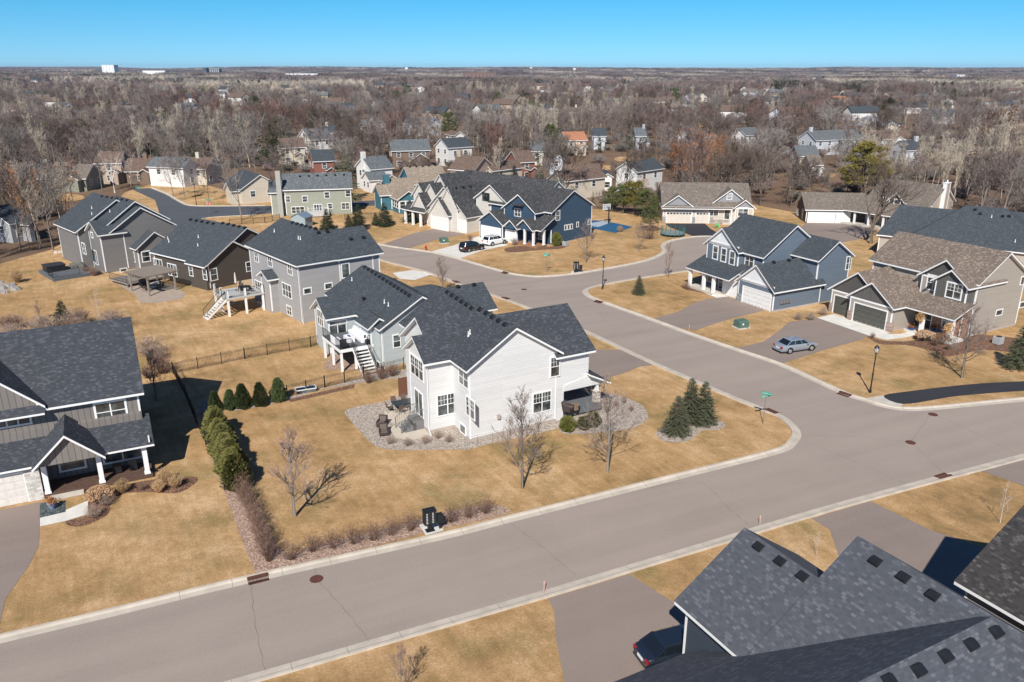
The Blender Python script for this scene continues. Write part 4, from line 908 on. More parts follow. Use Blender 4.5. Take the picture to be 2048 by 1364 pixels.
def bare(seed, h=14.0, clear=0.22, spread=0.42, n1=11, n2=5, n3=4, n4=3, up=0.35, r0=None, twig=0.018, leader=True, fork=0, low=0.9):
    rd = random.Random(seed); br = []; tw = []
    r0 = r0 or h * 0.013
    def chain(p, d, L, r, k, wob, upk, out):
        pts = [p]
        for i in range(k):
            d = (d + Vector((rd.gauss(0, wob), rd.gauss(0, wob), rd.gauss(0, wob) + upk))).normalized()
            q = p + d * (L / k); ra = r * (1 - i / (k + .3)); rb = r * (1 - (i + 1) / (k + .3))
            out.append((*p, *q, ra, rb)); p = q; pts.append(p)
        return pts, d
    def at(pts, t):
        x = t * (len(pts) - 1); i = min(int(x), len(pts) - 2); return pts[i].lerp(pts[i + 1], x - i), (pts[i + 1] - pts[i]).normalized()
    def side(d, ang):
        a = rd.uniform(0, 2 * math.pi); u = d.orthogonal().normalized(); v = d.cross(u)
        return (d * math.cos(ang) + (u * math.cos(a) + v * math.sin(a)) * math.sin(ang)).normalized()
    trunks = []
    if fork:
        base, d = chain(Vector((0, 0, 0)), Vector((0, 0, 1)), h * clear, r0 * 1.3, 2, .03, 0, br)
        for f in range(fork):
            pts, _ = chain(base[-1], side(Vector((0, 0, 1)), rd.uniform(.25, .55)), h * (1 - clear) * rd.uniform(.75, 1), r0 * .8, 6, .08, .12, br); trunks.append(pts)
    else:
        pts, _ = chain(Vector((0, 0, 0)), Vector((rd.gauss(0, .03), rd.gauss(0, .03), 1)), h, r0, 7, .03, 0, br); trunks.append(pts)
    for pts in trunks:
        N1 = n1 if not fork else max(3, n1 // fork + 1)
        for i in range(N1):
            t0 = clear if not fork else .15
            t = t0 + (0.97 - t0) * (i + rd.random() * .8) / N1
            p, d = at(pts, t)
            prof = (1 - ((t - .45) / .62) ** 2) if not leader else (1.08 - t) * low + .12
            L1 = h * spread * max(.22, prof) * rd.uniform(.8, 1.15); a1 = rd.uniform(.75, 1.15) if leader else rd.uniform(.5, .95)
            b1, _ = chain(p, side(d, a1), L1, r0 * .45 * (1.15 - t), 5, .09, up * .35, br)
            for j in range(n2):
                p2, d2 = at(b1, rd.uniform(.22, 1)); b2, _ = chain(p2, side(d2, rd.uniform(.4, .9)), L1 * rd.uniform(.3, .55), r0 * .16, 3, .12, up * .3, br)
                for k in range(n3):
                    p3, d3 = at(b2, rd.uniform(.2, 1)); L3 = L1 * rd.uniform(.16, .3); d3 = side(d3, rd.uniform(.3, .9)); d3 = (d3 + Vector((0, 0, up * .5))).normalized()
                    q = p3 + d3 * L3; tw.append((*p3, *q, twig * 1.4, 0))
                    for _ in range(n4):
                        s_ = p3.lerp(q, rd.uniform(.15, .95)); dd = (side(d3, rd.uniform(.3, .8)) + Vector((0, 0, up * .3))).normalized(); tw.append((*s_, *(s_ + dd * L3 * rd.uniform(.5, 1.0)), twig, 0))
    return br, tw
def cluster(cent, n, rad, sz, rd, flat_=0.6):       # n small leaf quads around points
    V = []; 
    for c in cent:
        for _ in range(n):
            o = Vector((rd.gauss(0, rad), rd.gauss(0, rad), rd.gauss(0, rad * flat_))); p = Vector(c) + o
            a = Vector((rd.gauss(0, 1), rd.gauss(0, 1), rd.gauss(0, 1))).normalized(); b = a.orthogonal().normalized(); s_ = sz * rd.uniform(.6, 1.3)
            V.append([p - a * s_, p + b * s_ * .5, p + a * s_, p - b * s_ * .5])
    return V
def quads(name, V, mat):
    V = np.array([[tuple(p) for p in q] for q in V]).reshape(-1, 3); return np_mesh(name, V, np.arange(len(V)).reshape(-1, 4), 4, mat)
def spruce(seed, h=8.0, w=0.28, tiers=18, per=9, clear=0.06, dens=11, sz=0.16, mat=None, tmat=None, droop=.25):
    rd = random.Random(seed); V = []; br = [(0, 0, 0, 0, 0, h * .97, h * .016, .02)]
    for i in range(tiers):
        t = clear + (1 - clear) * i / tiers; z = h * t; L = h * w * (1 - t) ** .8 * rd.uniform(.85, 1.1) + .06 * h * .3
        for j in range(max(5, int(per * (1.1 - t * .5)))):
            a = rd.uniform(0, 2 * math.pi); Lb = L * rd.uniform(.78, 1.12)
            dx, dy = math.cos(a), math.sin(a); dz = rd.uniform(-.05, .12) - droop * (1 - t)
            e = Vector((dx * Lb, dy * Lb, z + dz * Lb)); s_ = Vector((0, 0, z)); br.append((*s_, *e, .03 * h / 8, .008))
            nn = max(4, int(dens * (Lb / (h * w)) + 3))
            for k in range(nn):
                q = .25 + .75 * (k + rd.random()) / nn; p = s_.lerp(e, q) + Vector((rd.gauss(0, .05 * h * .12), rd.gauss(0, .05 * h * .12), -.05 * Lb * q))
                wv = (1.12 - q) * Lb * .30 + sz * .6; pd = Vector((-dy, dx, 0)) * rd.choice((-1, 1)); out = Vector((dx, dy, -.15))
                tip = p + pd * wv * rd.uniform(.5, 1.1) + out * wv * .55 + Vector((0, 0, -.1 * wv)); m_ = (p + tip) / 2; n_ = Vector((0, 0, 1)) * sz * .45 + out * sz * .3
                V.append([p, m_ - n_ * .5 + out * sz * .3, tip, m_ + n_])
            V.append([e - Vector((dx, dy, 0)) * sz * 2, e + Vector((-dy, dx, 0)) * sz * .5, e + Vector((dx, dy, .1)) * sz * 1.3, e - Vector((-dy, dx, 0)) * sz * .5])
    return br, V
BARK = vmat('grey_bark', (0.235, 0.205, 0.18), .2); BARKB = vmat('brown_bark', (0.16, 0.125, 0.10), .2); BIRCHM = vmat('white_bark', (0.60, 0.56, 0.52), .12)
TW = {'mauve': vmat('mauve_twigs', (0.20, 0.155, 0.14), .5, rnd=.65), 'tan': vmat('tan_twigs', (0.43, 0.37, 0.295), .25), 'red': vmat('red_twigs', (0.19, 0.115, 0.095), .4, rnd=.6), 'grey': vmat('grey_twigs', (0.235, 0.21, 0.19), .45, rnd=.65),
      'brown': vmat('brown_twigs', (0.125, 0.095, 0.078), .4, rnd=.6), 'birch': vmat('birch_twigs', (0.50, 0.42, 0.37), .2), 'yard': vmat('yard_twigs', (0.26, 0.20, 0.17), .3), 'pink': vmat('pink_twigs', (0.33, 0.225, 0.18), .3)}
RUST = vmat('rust_leaves', (0.33, 0.15, 0.065), .35); NEED = vmat('spruce_needles', (0.06, 0.08, 0.042), .4); BLUES = vmat('blue_spruce_needles', (0.115, 0.130, 0.075), .45)
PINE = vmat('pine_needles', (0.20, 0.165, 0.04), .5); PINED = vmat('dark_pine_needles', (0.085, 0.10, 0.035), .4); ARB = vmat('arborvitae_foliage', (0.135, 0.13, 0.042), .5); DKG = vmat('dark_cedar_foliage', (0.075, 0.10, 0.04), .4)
ORANGE = vmat('orange_willow', (0.55, 0.30, 0.10), .2)
class Kind:       # one kind of tree: list of (part name, mesh)
    def __init__(s, h, parts): s.h, s.parts = h, parts
def bkind(seed, tw='mauve', bark=None, **k):
    br, t = bare(seed, **k); h = k.get('h', 14.0)
    return Kind(h, [('trunk', seg_mesh('trunk', br, bark or BARK)), ('crown', seg_mesh('crown', t, TW[tw], tri=True))])
def plant(kind, x, y, h, name='bare_tree', label=None, cat='tree', group=None, rz=None, z=0.0, wide=1.0):
    e = empty(name, (x, y, z), random.uniform(0, 6.28) if rz is None else rz); s = h / kind.h; e.scale = (s * wide, s * wide, s)
    tag(e, label, cat, group)
    for pn, me in kind.parts:
        o = bpy.data.objects.new(pn, me); col.objects.link(o); o.parent = e
    return e
def topz(px, py, x, y):                       # height at ground spot (x,y) whose top shows at photo row py
    lo, hi = 0.0, 60.0
    for _ in range(40):
        m = (lo + hi) / 2; dep = y * CP - (m - CH) * SP; up = y * SP + (m - CH) * CP
        if 682 - F * up / dep > py: lo = m
        else: hi = m
    return lo
# ---- yard trees near the camera: individually grown
YK = [bkind(11, 'pink', h=7, clear=.16, spread=.44, n1=22, n2=6, n3=4, n4=3, up=.7, twig=.010, r0=.12, low=.8), bkind(12, 'yard', h=8, clear=.17, spread=.42, n1=22, n2=7, n3=5, n4=3, up=.55, twig=.011, r0=.13, low=.8),
      bkind(13, 'yard', h=8, clear=.14, spread=.42, n1=24, n2=6, n3=4, n4=3, up=.4, twig=.010, r0=.12, low=.95), bkind(14, 'birch', bark=BIRCHM, h=6, clear=.2, spread=.3, n1=14, n2=4, n3=3, n4=2, up=.7, twig=.008, r0=.05)]
def yt(k, px, py, pt, label, wide=1.0, name='bare_tree', group=None, rz=None):
    x, y = G(px, py); return plant(YK[k], x, y, topz(px, pt, x, y), name, label, group=group, rz=rz, wide=wide)
yt(0, 590, 1032, 862, 'young leafless tree with pink-grey twigs, left of the white house lawn near the hedge', 1.4)
yt(1, 1045, 977, 786, 'tall leafless young tree in front of the white house gable')
yt(2, 1215, 944, 758, 'leafless young tree with low spreading branches left of the blue spruces')
yt(1, 1923, 756, 610, 'leafless tree in a round mulch ring in front of the beige house', 1.1)
yt(3, 2000, 1046, 962, 'small white-barked sapling beside the right-edge roof')
yt(0, 313, 802, 700, 'leafless tree behind the porch house at the fence corner', 1.1)
yt(3, 1632, 1112, 1062, 'thin sapling on the grass strip between two foreground driveways', .8)
yt(0, 803, 1392, 1290, 'small pinkish sapling at the bottom edge near the road', .9)
yt(1, 887, 588, 515, 'young leafless tree between the driveway and the main road', 1.0)
yt(2, 1172, 525, 440, 'leafless tree on the navy house lawn near the lamp', .9)
yt(2, 1277, 503, 445, 'leafless tree beside the side street, right of the navy house', .9)
yt(0, 1336, 556, 484, 'leafless sapling on the kerb before the steel blue house', .7)
yt(3, 198, 634, 572, 'clump-stemmed birch behind the porch house roof', 1.4)
yt(0, 80, 640, 600, 'small crooked bare tree in the brush at the left edge')
yt(3, 1962, 500, 455, 'pale young birch seen over the beige house ridge')
yt(1, 60, 500, 425, 'leafless tree beside the woods at the left edge', .8)
big = bkind(21, 'brown', BARKB, h=19, clear=.2, spread=.5, n1=16, n2=8, n3=6, n4=4, up=.35, twig=.016, fork=4, r0=.42)
x, y = G(1741, 487); plant(big, x, y, topz(1741, 322, x, y), 'bare_tree', 'big leafless tree with forked trunk casting a branch shadow over the driveway', cat='tree', rz=2.0)
# spruces and pines in the yards
def sk(seed, mat, **k): b_, v_ = spruce(seed, **k); return Kind(k.get('h', 8.0), [('trunk', seg_mesh('trunk', b_, BARKB)), ('crown', quads('crown', v_, mat))])
SP1 = sk(31, BLUES, h=6.0, w=.33, tiers=30, per=20, dens=16, sz=.12, droop=.1); SP2 = sk(32, BLUES, h=6.0, w=.40, tiers=28, per=22, dens=16, sz=.11, droop=.1); SP3 = sk(33, NEED, h=8.0, w=.33, tiers=26, per=17, dens=13, sz=.2, droop=.12)
SP4 = sk(34, BLUES, h=10.0, w=.24, tiers=18, per=9, dens=7, sz=.32)
def ev(k, px, py, pt, label, wide=1.0, group=None, cat='tree', name='spruce_tree'):
    x, y = G(px, py); return plant(k, x, y, topz(px, pt, x, y), name, label, cat, group, wide=wide)
ev(SP2, 1352, 868, 790, 'shortest blue spruce of three in the pebble island', 1.0)
ev(SP1, 1378, 846, 755, 'rear left blue spruce of three in the pebble island', 1.0)
ev(SP1, 1406, 846, 762, 'right-hand blue spruce of three in the pebble island', 1.05)
ev(SP2, 1277, 589, 550, 'small blue spruce alone on the bend lawn by the lamp', 1.0)
ev(SP1, 2031, 738, 650, 'dark green spruce at the right edge beside the beige house', 1.0)
for i, (a, b, c, l) in enumerate(((655, 460, 417, 'spruce in front of the sage house deck'), (718, 459, 408, 'taller spruce right of the sage house'), (698, 458, 428, 'short spruce beside the taller one right of the sage house'), (770, 452, 404, 'spruce before the teal house sunroom'), (752, 450, 424, 'small spruce left of the sunroom spruce'), (821, 444, 398, 'spruce between the teal and cream houses'), (128, 650, 600, 'scraggly young spruce in the brush behind the porch house'))):
    ev(SP3, a, b, c, l, 1.25)
def blob(seed, n, prof, mat, sz=.1, h=1.0):       # column or ball of foliage: prof(t)->radius, unit height
    rd = random.Random(seed); V = []; ph = [rd.uniform(0, 6.28) for _ in range(6)]
    for _ in range(n):
        t = rd.random(); a = rd.uniform(0, 6.28); r = prof(t) * (1 + .12 * math.sin(3 * a + ph[0] + 7 * t) + .10 * math.sin(5 * a + ph[1] - 11 * t) + .07 * math.sin(9 * a + 23 * t)) * (rd.random() ** .25)
        p = Vector((r * math.cos(a), r * math.sin(a), t * h)); o = Vector((math.cos(a), math.sin(a), .9)).normalized(); o = (o + Vector((rd.gauss(0, .5), rd.gauss(0, .5), rd.gauss(0, .5)))).normalized(); b = o.orthogonal().normalized(); s_ = sz * rd.uniform(.6, 1.4)
        V.append([p - o * s_ * .3, p + b * s_ * .35, p + o * s_, p - b * s_ * .35])
    return V
def fk(seed, mat, n, prof, sz): return Kind(1.0, [('foliage', quads('foliage', blob(seed, n, prof, mat, sz), mat)), ('stem', seg_mesh('stem', [(0, 0, -.02, 0, 0, .8, .03, .01)], BARKB))])
col_prof = lambda t: .30 * (min(1, (t + .06) / .16) ** .6) * (1 - max(0, t - .35) / .68) ** .55
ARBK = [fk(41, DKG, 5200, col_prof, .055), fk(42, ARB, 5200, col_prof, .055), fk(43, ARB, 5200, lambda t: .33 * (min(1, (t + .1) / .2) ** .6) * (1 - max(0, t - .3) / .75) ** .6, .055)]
BALLK = fk(44, vmat('yew_foliage', (0.13, 0.135, 0.035), .35), 3000, lambda t: .62 * math.sqrt(max(0, 1 - (2 * t - .9) ** 2 * .8)), .10)
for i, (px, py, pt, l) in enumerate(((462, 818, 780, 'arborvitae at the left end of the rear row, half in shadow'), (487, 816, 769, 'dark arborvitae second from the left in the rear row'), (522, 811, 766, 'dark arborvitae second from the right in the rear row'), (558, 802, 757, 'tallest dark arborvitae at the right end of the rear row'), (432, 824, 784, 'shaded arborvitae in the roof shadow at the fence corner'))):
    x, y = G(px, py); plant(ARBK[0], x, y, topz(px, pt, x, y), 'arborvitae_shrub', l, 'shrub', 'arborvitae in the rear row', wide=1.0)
for i in range(11):
    t = i / 10; px, py = 432 + 44 * t, 868 + 108 * t; x, y = G(px, py)
    plant(ARBK[1 + i % 2], x, y, 2.55 + .25 * math.sin(i * 2), 'arborvitae_shrub', 'yellow-green arborvitae merged into the hedge beside the gravel strip', 'shrub', 'arborvitae hedge', wide=1.25)
for px, py, pt, l in ((1135, 861, 834, 'round yellow-green yew left of three below the white house porch'), (1168, 858, 834, 'round yew in the middle of three below the porch'), (1186, 852, 826, 'round yew right of three below the porch')):
    x, y = G(px, py); plant(BALLK, x, y, topz(px, pt, x, y), 'round_shrub', l, 'shrub', wide=.85)
x, y = G(1113, 491); plant(BALLK, x, y, 2.3, 'round_shrub', 'large green-brown bush at the corner of the navy house', 'shrub', wide=.6)
# bare shrubs
def shrubk(seed, mat, n=260, w=.55, tw=.010, curl=.25):
    rd = random.Random(seed); sg = []
    for _ in range(n):
        a = rd.uniform(0, 6.28); r = rd.random() ** .7; p = Vector((.12 * r * math.cos(a), .12 * r * math.sin(a), 0)); tgt = Vector((w * r * math.cos(a), w * r * math.sin(a), rd.uniform(.55, 1.0) * (1 - .35 * r * r)))
        k = 3; q = p
        for i in range(k):
            nx_ = p.lerp(tgt, (i + 1) / k) + Vector((rd.gauss(0, .03), rd.gauss(0, .03), .04 * math.sin(3.14 * (i + 1) / k))); sg.append((*q, *nx_, tw * (1 - i * .25), 0))
            if i: 
                for _ in range(2): sg.append((*nx_, *(nx_ + Vector((rd.gauss(0, .09), rd.gauss(0, .09), rd.uniform(.05, .16)))), tw * .7, 0))
            q = nx_
    return Kind(1.0, [('branches', seg_mesh('branches', sg, mat, tri=True))])
SHM = vmat('dogwood_twigs', (0.22, 0.14, 0.105), .4); SHK = [shrubk(51, SHM, 190), shrubk(52, SHM, 105, .72, .012), shrubk(53, vmat('grey_shrub_twigs', (0.33, 0.25, 0.20), .3), 240, .7), shrubk(54, vmat('tan_grass_blades', (0.46, 0.31, 0.17), .4), 420, .5, .012)]
def shrub(k, px, py, h, label, group=None, wide=1.0, name='bare_shrub', cat='shrub'):
    x, y = G(px, py); return plant(SHK[k], x, y, h, name, label, cat, group, wide=wide)
for i in range(13):
    t = i / 12; px, py = 485 + 53 * t, 985 + 137 * t
    shrub(i % 2, px, py, 1.75, 'leafless reddish shrub grown into the hedge along the gravel strip', 'bare hedge along the gravel strip', .68)
for px, py, l in ((583, 1118, 'at the left end'), (625, 1103, 'second from the left'), (665, 1095, 'third from the left'), (706, 1086, 'fourth from the left'), (746, 1079, 'third left of the mailbox'), (783, 1070, 'second left of the mailbox'), (822, 1060, 'just left of the mailbox'), (902, 1043, 'just right of the mailbox'), (937, 1035, 'second right of the mailbox'), (972, 1026, 'last at the right end')):
    shrub(1, px, py, 1.35, 'leafless roadside shrub %s of the row by the kerb' % l if 'mailbox' not in l else 'leafless roadside shrub %s by the kerb' % l, 'roadside shrubs')
for px, py, l in ((780, 888, 'leftmost'), (815, 892, 'second'), (852, 887, 'third'), (876, 877, 'fourth'), (898, 884, 'rightmost')):
    shrub(2, px, py, .75, '%s small twiggy shrub along the patio edge in the river rock' % l, 'patio edge shrubs')
for px, py, l in ((737, 766, 'left'), (764, 758, 'middle'), (785, 752, 'right')): shrub(0, px, py, 1.5, '%s of three orange-brown bare shrubs by the black fence' % l, 'fence shrubs')
for px, py, h, k, l in ((246, 985, 1.1, 3, 'dry tan grass clump in front of the porch house deck'), (285, 980, .7, 0, 'low brown shrub right of the grass clump by the porch'), (330, 965, 1.2, 3, 'large dry ornamental grass at the bed corner'), (352, 975, 1.1, 3, 'dry ornamental grass at the outer bed edge'), (318, 985, 1.0, 3, 'dry ornamental grass at the lower edge of the porch bed'), (190, 1035, 1.0, 2, 'brown twiggy shrub beside the concrete walk'), (215, 1010, .9, 2, 'brown twiggy shrub below the hydrangea'),
                       (35, 565, 1.9, 3, 'tan ornamental grass by the rock pile at the left edge'), (1240, 464, 1.2, 3, 'tan grass clump beside the blue court'), (1298, 478, 3.6, 1, 'tall narrow brown shrub by the court pines'), (1215, 825, .6, 0, 'reddish perennial in the round rock bed, left'), (1232, 812, .6, 0, 'reddish perennial in the round rock bed, rear'), (1248, 806, .6, 0, 'reddish perennial in the round rock bed, right'), (1262, 822, .6, 0, 'reddish perennial in the round rock bed, front right'),
                       (1870, 692, 1.1, 0, 'rust-brown shrub in front of the decorated porch'), (1895, 700, .9, 0, 'rust-brown shrub right of the porch bed'), (1620, 640, 1.1, 2, 'row-end brown shrub between the two right driveways'), (1645, 630, 1.1, 2, 'brown shrub beside the beige house garage'), (1597, 640, 1.0, 2, 'low brown shrub at the lawn edge by the driveway'), (1745, 676, .7, 0, 'small rust shrub at the walkway start'), (1562, 615, 1.6, 1, 'upright brown shrub at the steel blue garage corner'),
                       (175, 548, 1.5, 0, 'reddish bare shrub beside the dark deck, left'), (188, 552, 1.5, 0, 'reddish bare shrub beside the dark deck, right'), (940, 480, 1.1, 0, 'rusty shrub left of the white suv'), (1028, 490, 1.3, 2, 'twiggy shrub at the navy house porch'), (860, 452, 1.2, 0, 'brown shrub before the cream house porch'), (845, 450, 1.2, 3, 'tan grass before the cream house porch'), (1372, 578, 1.3, 1, 'shrub left of the steel blue porch'), (1185, 478, 1.0, 0, 'rust-red round shrub at the navy house rear corner')):
    shrub(k, px, py, h, l)
for i in range(26):                 # rough brush behind the porch house
    px = 10 + (i * 67) % 330; py = 652 - px * .06 + (i * 13) % 40 if px < 260 else 700 + (i * 29) % 60
    if px >= 260: px = 292 + (i * 11) % 40
    shrub(2 if i % 2 else 0, px, py, 1.4 + (i % 4) * .3, 'tangled leafless brush in the rough strip behind the porch house', 'brush behind the porch house', 1.3)
# hydrangea with dried flower heads
rd_ = random.Random(5); hv = []
for _ in range(150):
    a = rd_.uniform(0, 6.28); t = rd_.random(); r = .95 * math.sqrt(t); hv.append((r * math.cos(a), r * math.sin(a), .75 * math.sqrt(max(0, 1 - t * .9)) + .35))
hk = Kind(1.0, [('flower_heads', quads('flower_heads', cluster(hv, 16, .055, .055, rd_, 1), vmat('dried_flowers', (0.52, 0.33, 0.19), .35))), ('branches', seg_mesh('branches', [(0, 0, 0, *p, .015, .008) for p in hv[::2]], BARKB))])
x, y = G(200, 1003); plant(hk, x, y, 1.0, 'hydrangea_shrub', 'hydrangea bush covered in dried tan flower heads by the porch steps', 'shrub')
for px, py, l in ((1848, 700, 'cream dried hydrangea at the left of the decorated porch'), (1880, 706, 'cream dried hydrangea at the right of the decorated porch')):
    x, y = G(px, py - 18); plant(hk, x, y, 1.1, 'hydrangea_shrub', l, 'shrub')
# ------------------------------------------------------------------ street furniture, cars, yard things
def poly_thing(name, label, cat, px, py, rz=0, group=None, z=0.0):
    x, y = G(px, py, z); e = empty(name, (x, y, z), rz); tag(e, label, cat, group); return e
RUSTM = flat('rusty_iron', (0.105, 0.045, 0.032), 0.8, 0.2, 0.2, 8); GREENM = flat('sign_green', (0.0, 0.33, 0.22), 0.5); UTIL = flat('utility_green', (0.075, 0.14, 0.11), 0.6)
def lamp(px, py, label):
    e = poly_thing('street_lamp', label, 'street lamp', px, py, group='post lamps')
    m = MB(); m.lathe([(.13, 0), (.13, .25), (.075, .45), (.06, 1.9), (.05, 4.05)], n=10); m.lathe([(.10, 1.85), (.1, 1.95)], n=8); m.build('post', BLACK, e)
    m = MB(); m.lathe([(.09, 4.05), (.13, 4.12), (.17, 4.2)], n=8); m.lathe([(.26, 4.62), (.20, 4.74), (.08, 4.86), (.03, 4.98)], n=8)
    for i in range(6):
        a = i * math.pi / 3; m.tube((.16 * math.cos(a), .16 * math.sin(a), 4.2), (.24 * math.cos(a), .24 * math.sin(a), 4.63), .014, n=4)
    h = m.build('lantern', BLACK, e); g = MB(); g.lathe([(.15, 4.2), (.23, 4.62)], n=8); g.build('lamp_glass', flat('frosted_glass', (0.55, 0.56, 0.54), 0.2, 0.6), h); return e
lamp(1740, 785, 'black post lamp on the lawn corner by the asphalt path'); lamp(1205, 578, 'black post lamp at the bend lawn with the small spruce'); lamp(393, 410, 'distant black post lamp by the dark road near the stop sign')
FONT = bpy.data.fonts.load('<builtin>') if False else None
def text(s, size, mat, parent, loc, rot, name='lettering'):
    cu = bpy.data.curves.new(name, 'FONT'); cu.body = s; cu.size = size; cu.align_x = 'CENTER'; cu.align_y = 'CENTER'; cu.extrude = .002
    tmp = bpy.data.objects.new(name, cu); col.objects.link(tmp); dg = bpy.context.evaluated_depsgraph_get(); me = bpy.data.meshes.new_from_object(tmp.evaluated_get(dg)); bpy.data.objects.remove(tmp)
    me.materials.clear(); me.materials.append(mat); o = bpy.data.objects.new(name, me); col.objects.link(o); o.parent = parent; o.location = loc; o.rotation_euler = rot; return o
def street_sign(px, py, label, words, th1, th2):
    e = poly_thing('street_sign', label, 'street sign', px, py, group='street name signs')
    m = MB(); m.tube((0, 0, 0), (0, 0, 2.95), .03, n=6); m.build('post', GALV, e)
    for (th, z, s_) in ((th1, 2.62, words[0]), (th2, 2.86, words[1])):
        c, s2 = math.cos(th), math.sin(th); m = MB(); m.extr([(-.5 * c, -.5 * s2, z), (.5 * c, .5 * s2, z), (.5 * c, .5 * s2, z + .21), (-.5 * c, -.5 * s2, z + .21)], (.012 * s2, -.012 * c, 0)); b = m.build('sign_blade', GREENM, e)
        lt = MB(); rl = random.Random(len(s_)); u = -.40
        while u < (.40 if th > 0 else .22): hh = rl.choice((.05, .05, .085)); q0, q1 = u, u + rl.uniform(.018, .03); lt.extr([(q0 * c + .016 * s2, q0 * s2 - .016 * c, z + .06), (q1 * c + .016 * s2, q1 * s2 - .016 * c, z + .06), (q1 * c + .016 * s2, q1 * s2 - .016 * c, z + .06 + hh), (q0 * c + .016 * s2, q0 * s2 - .016 * c, z + .06 + hh)], (.003 * s2, -.003 * c, 0)); u = q1 + rl.choice((.015, .02, .02, .05))
        lt.build('lettering', WHITE, b)
        if th < 0: text('Dr', .13, WHITE, b, (.36 * c + .018 * s2, .36 * s2 - .018 * c, z + .105), (math.pi / 2, 0, th))
street_sign(1526, 848, 'green street name sign with two crossed blades on the corner lawn by the spruces', ('short', 'longer name'), R(22), R(-42))
street_sign(1093, 545, 'green street name sign on the lawn in front of the navy house', ('short', 'longer name'), R(10), R(-35))
def stop_sign(px, py):
    e = poly_thing('stop_sign', 'red stop sign under a green street name blade by the far dark road', 'stop sign', px, py)
    m = MB(); m.tube((0, 0, 0), (0, 0, 3.3), .035, n=6); m.build('post', GALV, e)
    for r, d, mt, nm in ((.40, 0, WHITE, 'sign_border'), (.36, .006, flat('stop_red', (0.5, 0.02, 0.025), 0.5), 'sign_face')):
        m = MB(); m.extr([(r * math.cos(math.pi * (i + .5) / 4), -.04 - d, 2.3 + r * math.sin(math.pi * (i + .5) / 4)) for i in range(8)], (0, .01, 0)); q = m.build(nm, mt, e)
    text('STOP', .26, WHITE, q, (0, -.05, 2.3), (math.pi / 2, 0, 0)); m = MB(); m.box(-.55, .55, -.01, .01, 2.95, 3.2); m.build('sign_blade', GREENM, e)
stop_sign(419, 428)
e = poly_thing('street_sign', 'green street name blade behind the grey gabled house roof', 'street sign', 280, 399); m = MB(); m.tube((0, 0, 0), (0, 0, 3), .03); m.build('post', GALV, e); m = MB(); m.box(-.6, .6, -.01, .01, 2.75, 3.0); m.build('sign_blade', GREENM, e)
def mailbox(px, py, rz, label, parcel=True):
    e = poly_thing('mailbox_cluster', label, 'mailbox', px, py, rz, 'black mailbox clusters')
    m = MB(); m.box(-.14, .14, -.12, .12, .06, .62); m.box(-.3, .3, -.22, .22, .04, .1); m.build('pedestal', BLACK, e)
    m = MB(); m.box(-.42, .42, -.26, .26, .62, 1.62); m.box(-.44, .44, -.29, .29, 1.62, 1.68); b = m.build('cabinet', BLACK, e)
    t = MB()
    for i in range(2):
        for j in range(7): t.box(-.25 + .42 * i - .05, -.25 + .42 * i + .05, -.268, -.262, .76 + .12 * j, .80 + .12 * j)
    t.build('number_plates', WHITE, b); d = MB()
    for i in range(2):
        for j in range(7): d.box(-.39 + .40 * i, -.03 + .40 * i, -.2625, -.259, .70 + .125 * j, .81 + .125 * j)
    d.build('door_panels', flat('black_enamel', (0.02, 0.022, 0.026), 0.3, 0.6), b)
    if parcel: m = MB(); m.box(.5, .95, -.2, .25, .55, 1.15); m.box(.66, .8, -.08, .08, .04, .55); m.build('parcel_locker', BLACK, e)
p_ = [G(838, 1050), G(860, 1043), G(886, 1061), G(850, 1072)]
sheet('mailbox_pad', [(838, 1051), (873, 1043), (888, 1062), (852, 1072)], .05, CONC_W); sheet('mailbox_pad', [(1142, 543), (1160, 541), (1163, 548), (1145, 550)], .02, CONC_W)
mailbox(860, 1062, R(24), 'black mailbox cluster on a concrete pad between roadside shrubs'); mailbox(1152, 545, R(0), 'far black mailbox cluster on the navy house side kerb')
def ubox(px, py, label, s=1.0, rz=0.4):
    e = poly_thing('utility_box', label, 'utility box', px, py, rz, 'green utility boxes'); m = MB(); m.box(-.85 * s, .85 * s, -.75 * s, .75 * s, 0, .14); m.build('base', CONC, e)
    m = MB(); m.extr([(-.7 * s, -.6 * s, .14), (-.7 * s, .6 * s, .14), (-.7 * s, .6 * s, .95 * s), (-.7 * s, -.35 * s, .95 * s), (-.7 * s, -.6 * s, .8 * s)], (1.4 * s, 0, 0)); c = m.build('cabinet', UTIL, e); m = MB(); m.box(-.3 * s, -.1 * s, -.62 * s, -.6 * s, .5 * s, .7 * s); m.build('label_plate', WHITE, c)
ubox(1482, 655, 'green utility box on the grass between the two right driveways'); ubox(888, 486, 'green utility box on the grass strip left of the concrete driveway')
m = MB(); m.box(-.22, .22, -.15, .15, 0, .5); o = m.build('utility_pedestal', UTIL, None, uv=False); o.location = (*G(1492, 657), 0); tag(o, 'small pale green pedestal right beside the utility box on the right', 'utility box')
def hydrant(px, py):
    e = poly_thing('fire_hydrant', 'red fire hydrant at the kerb left of the concrete driveway', 'fire hydrant', px, py); RD = flat('hydrant_red', (0.42, 0.03, 0.025), 0.5)
    m = MB(); m.lathe([(.2, 0), (.2, .05), (.13, .08), (.13, .55), (.18, .58), (.18, .63), (.12, .74), (.05, .8), (.04, .86)], n=12); b = m.build('barrel', RD, e); m = MB(); m.tube((-.25, 0, .45), (.25, 0, .45), .075); m.tube((0, -.24, .42), (0, 0, .42), .09); m.build('nozzle', RD, b)
hydrant(852, 500)
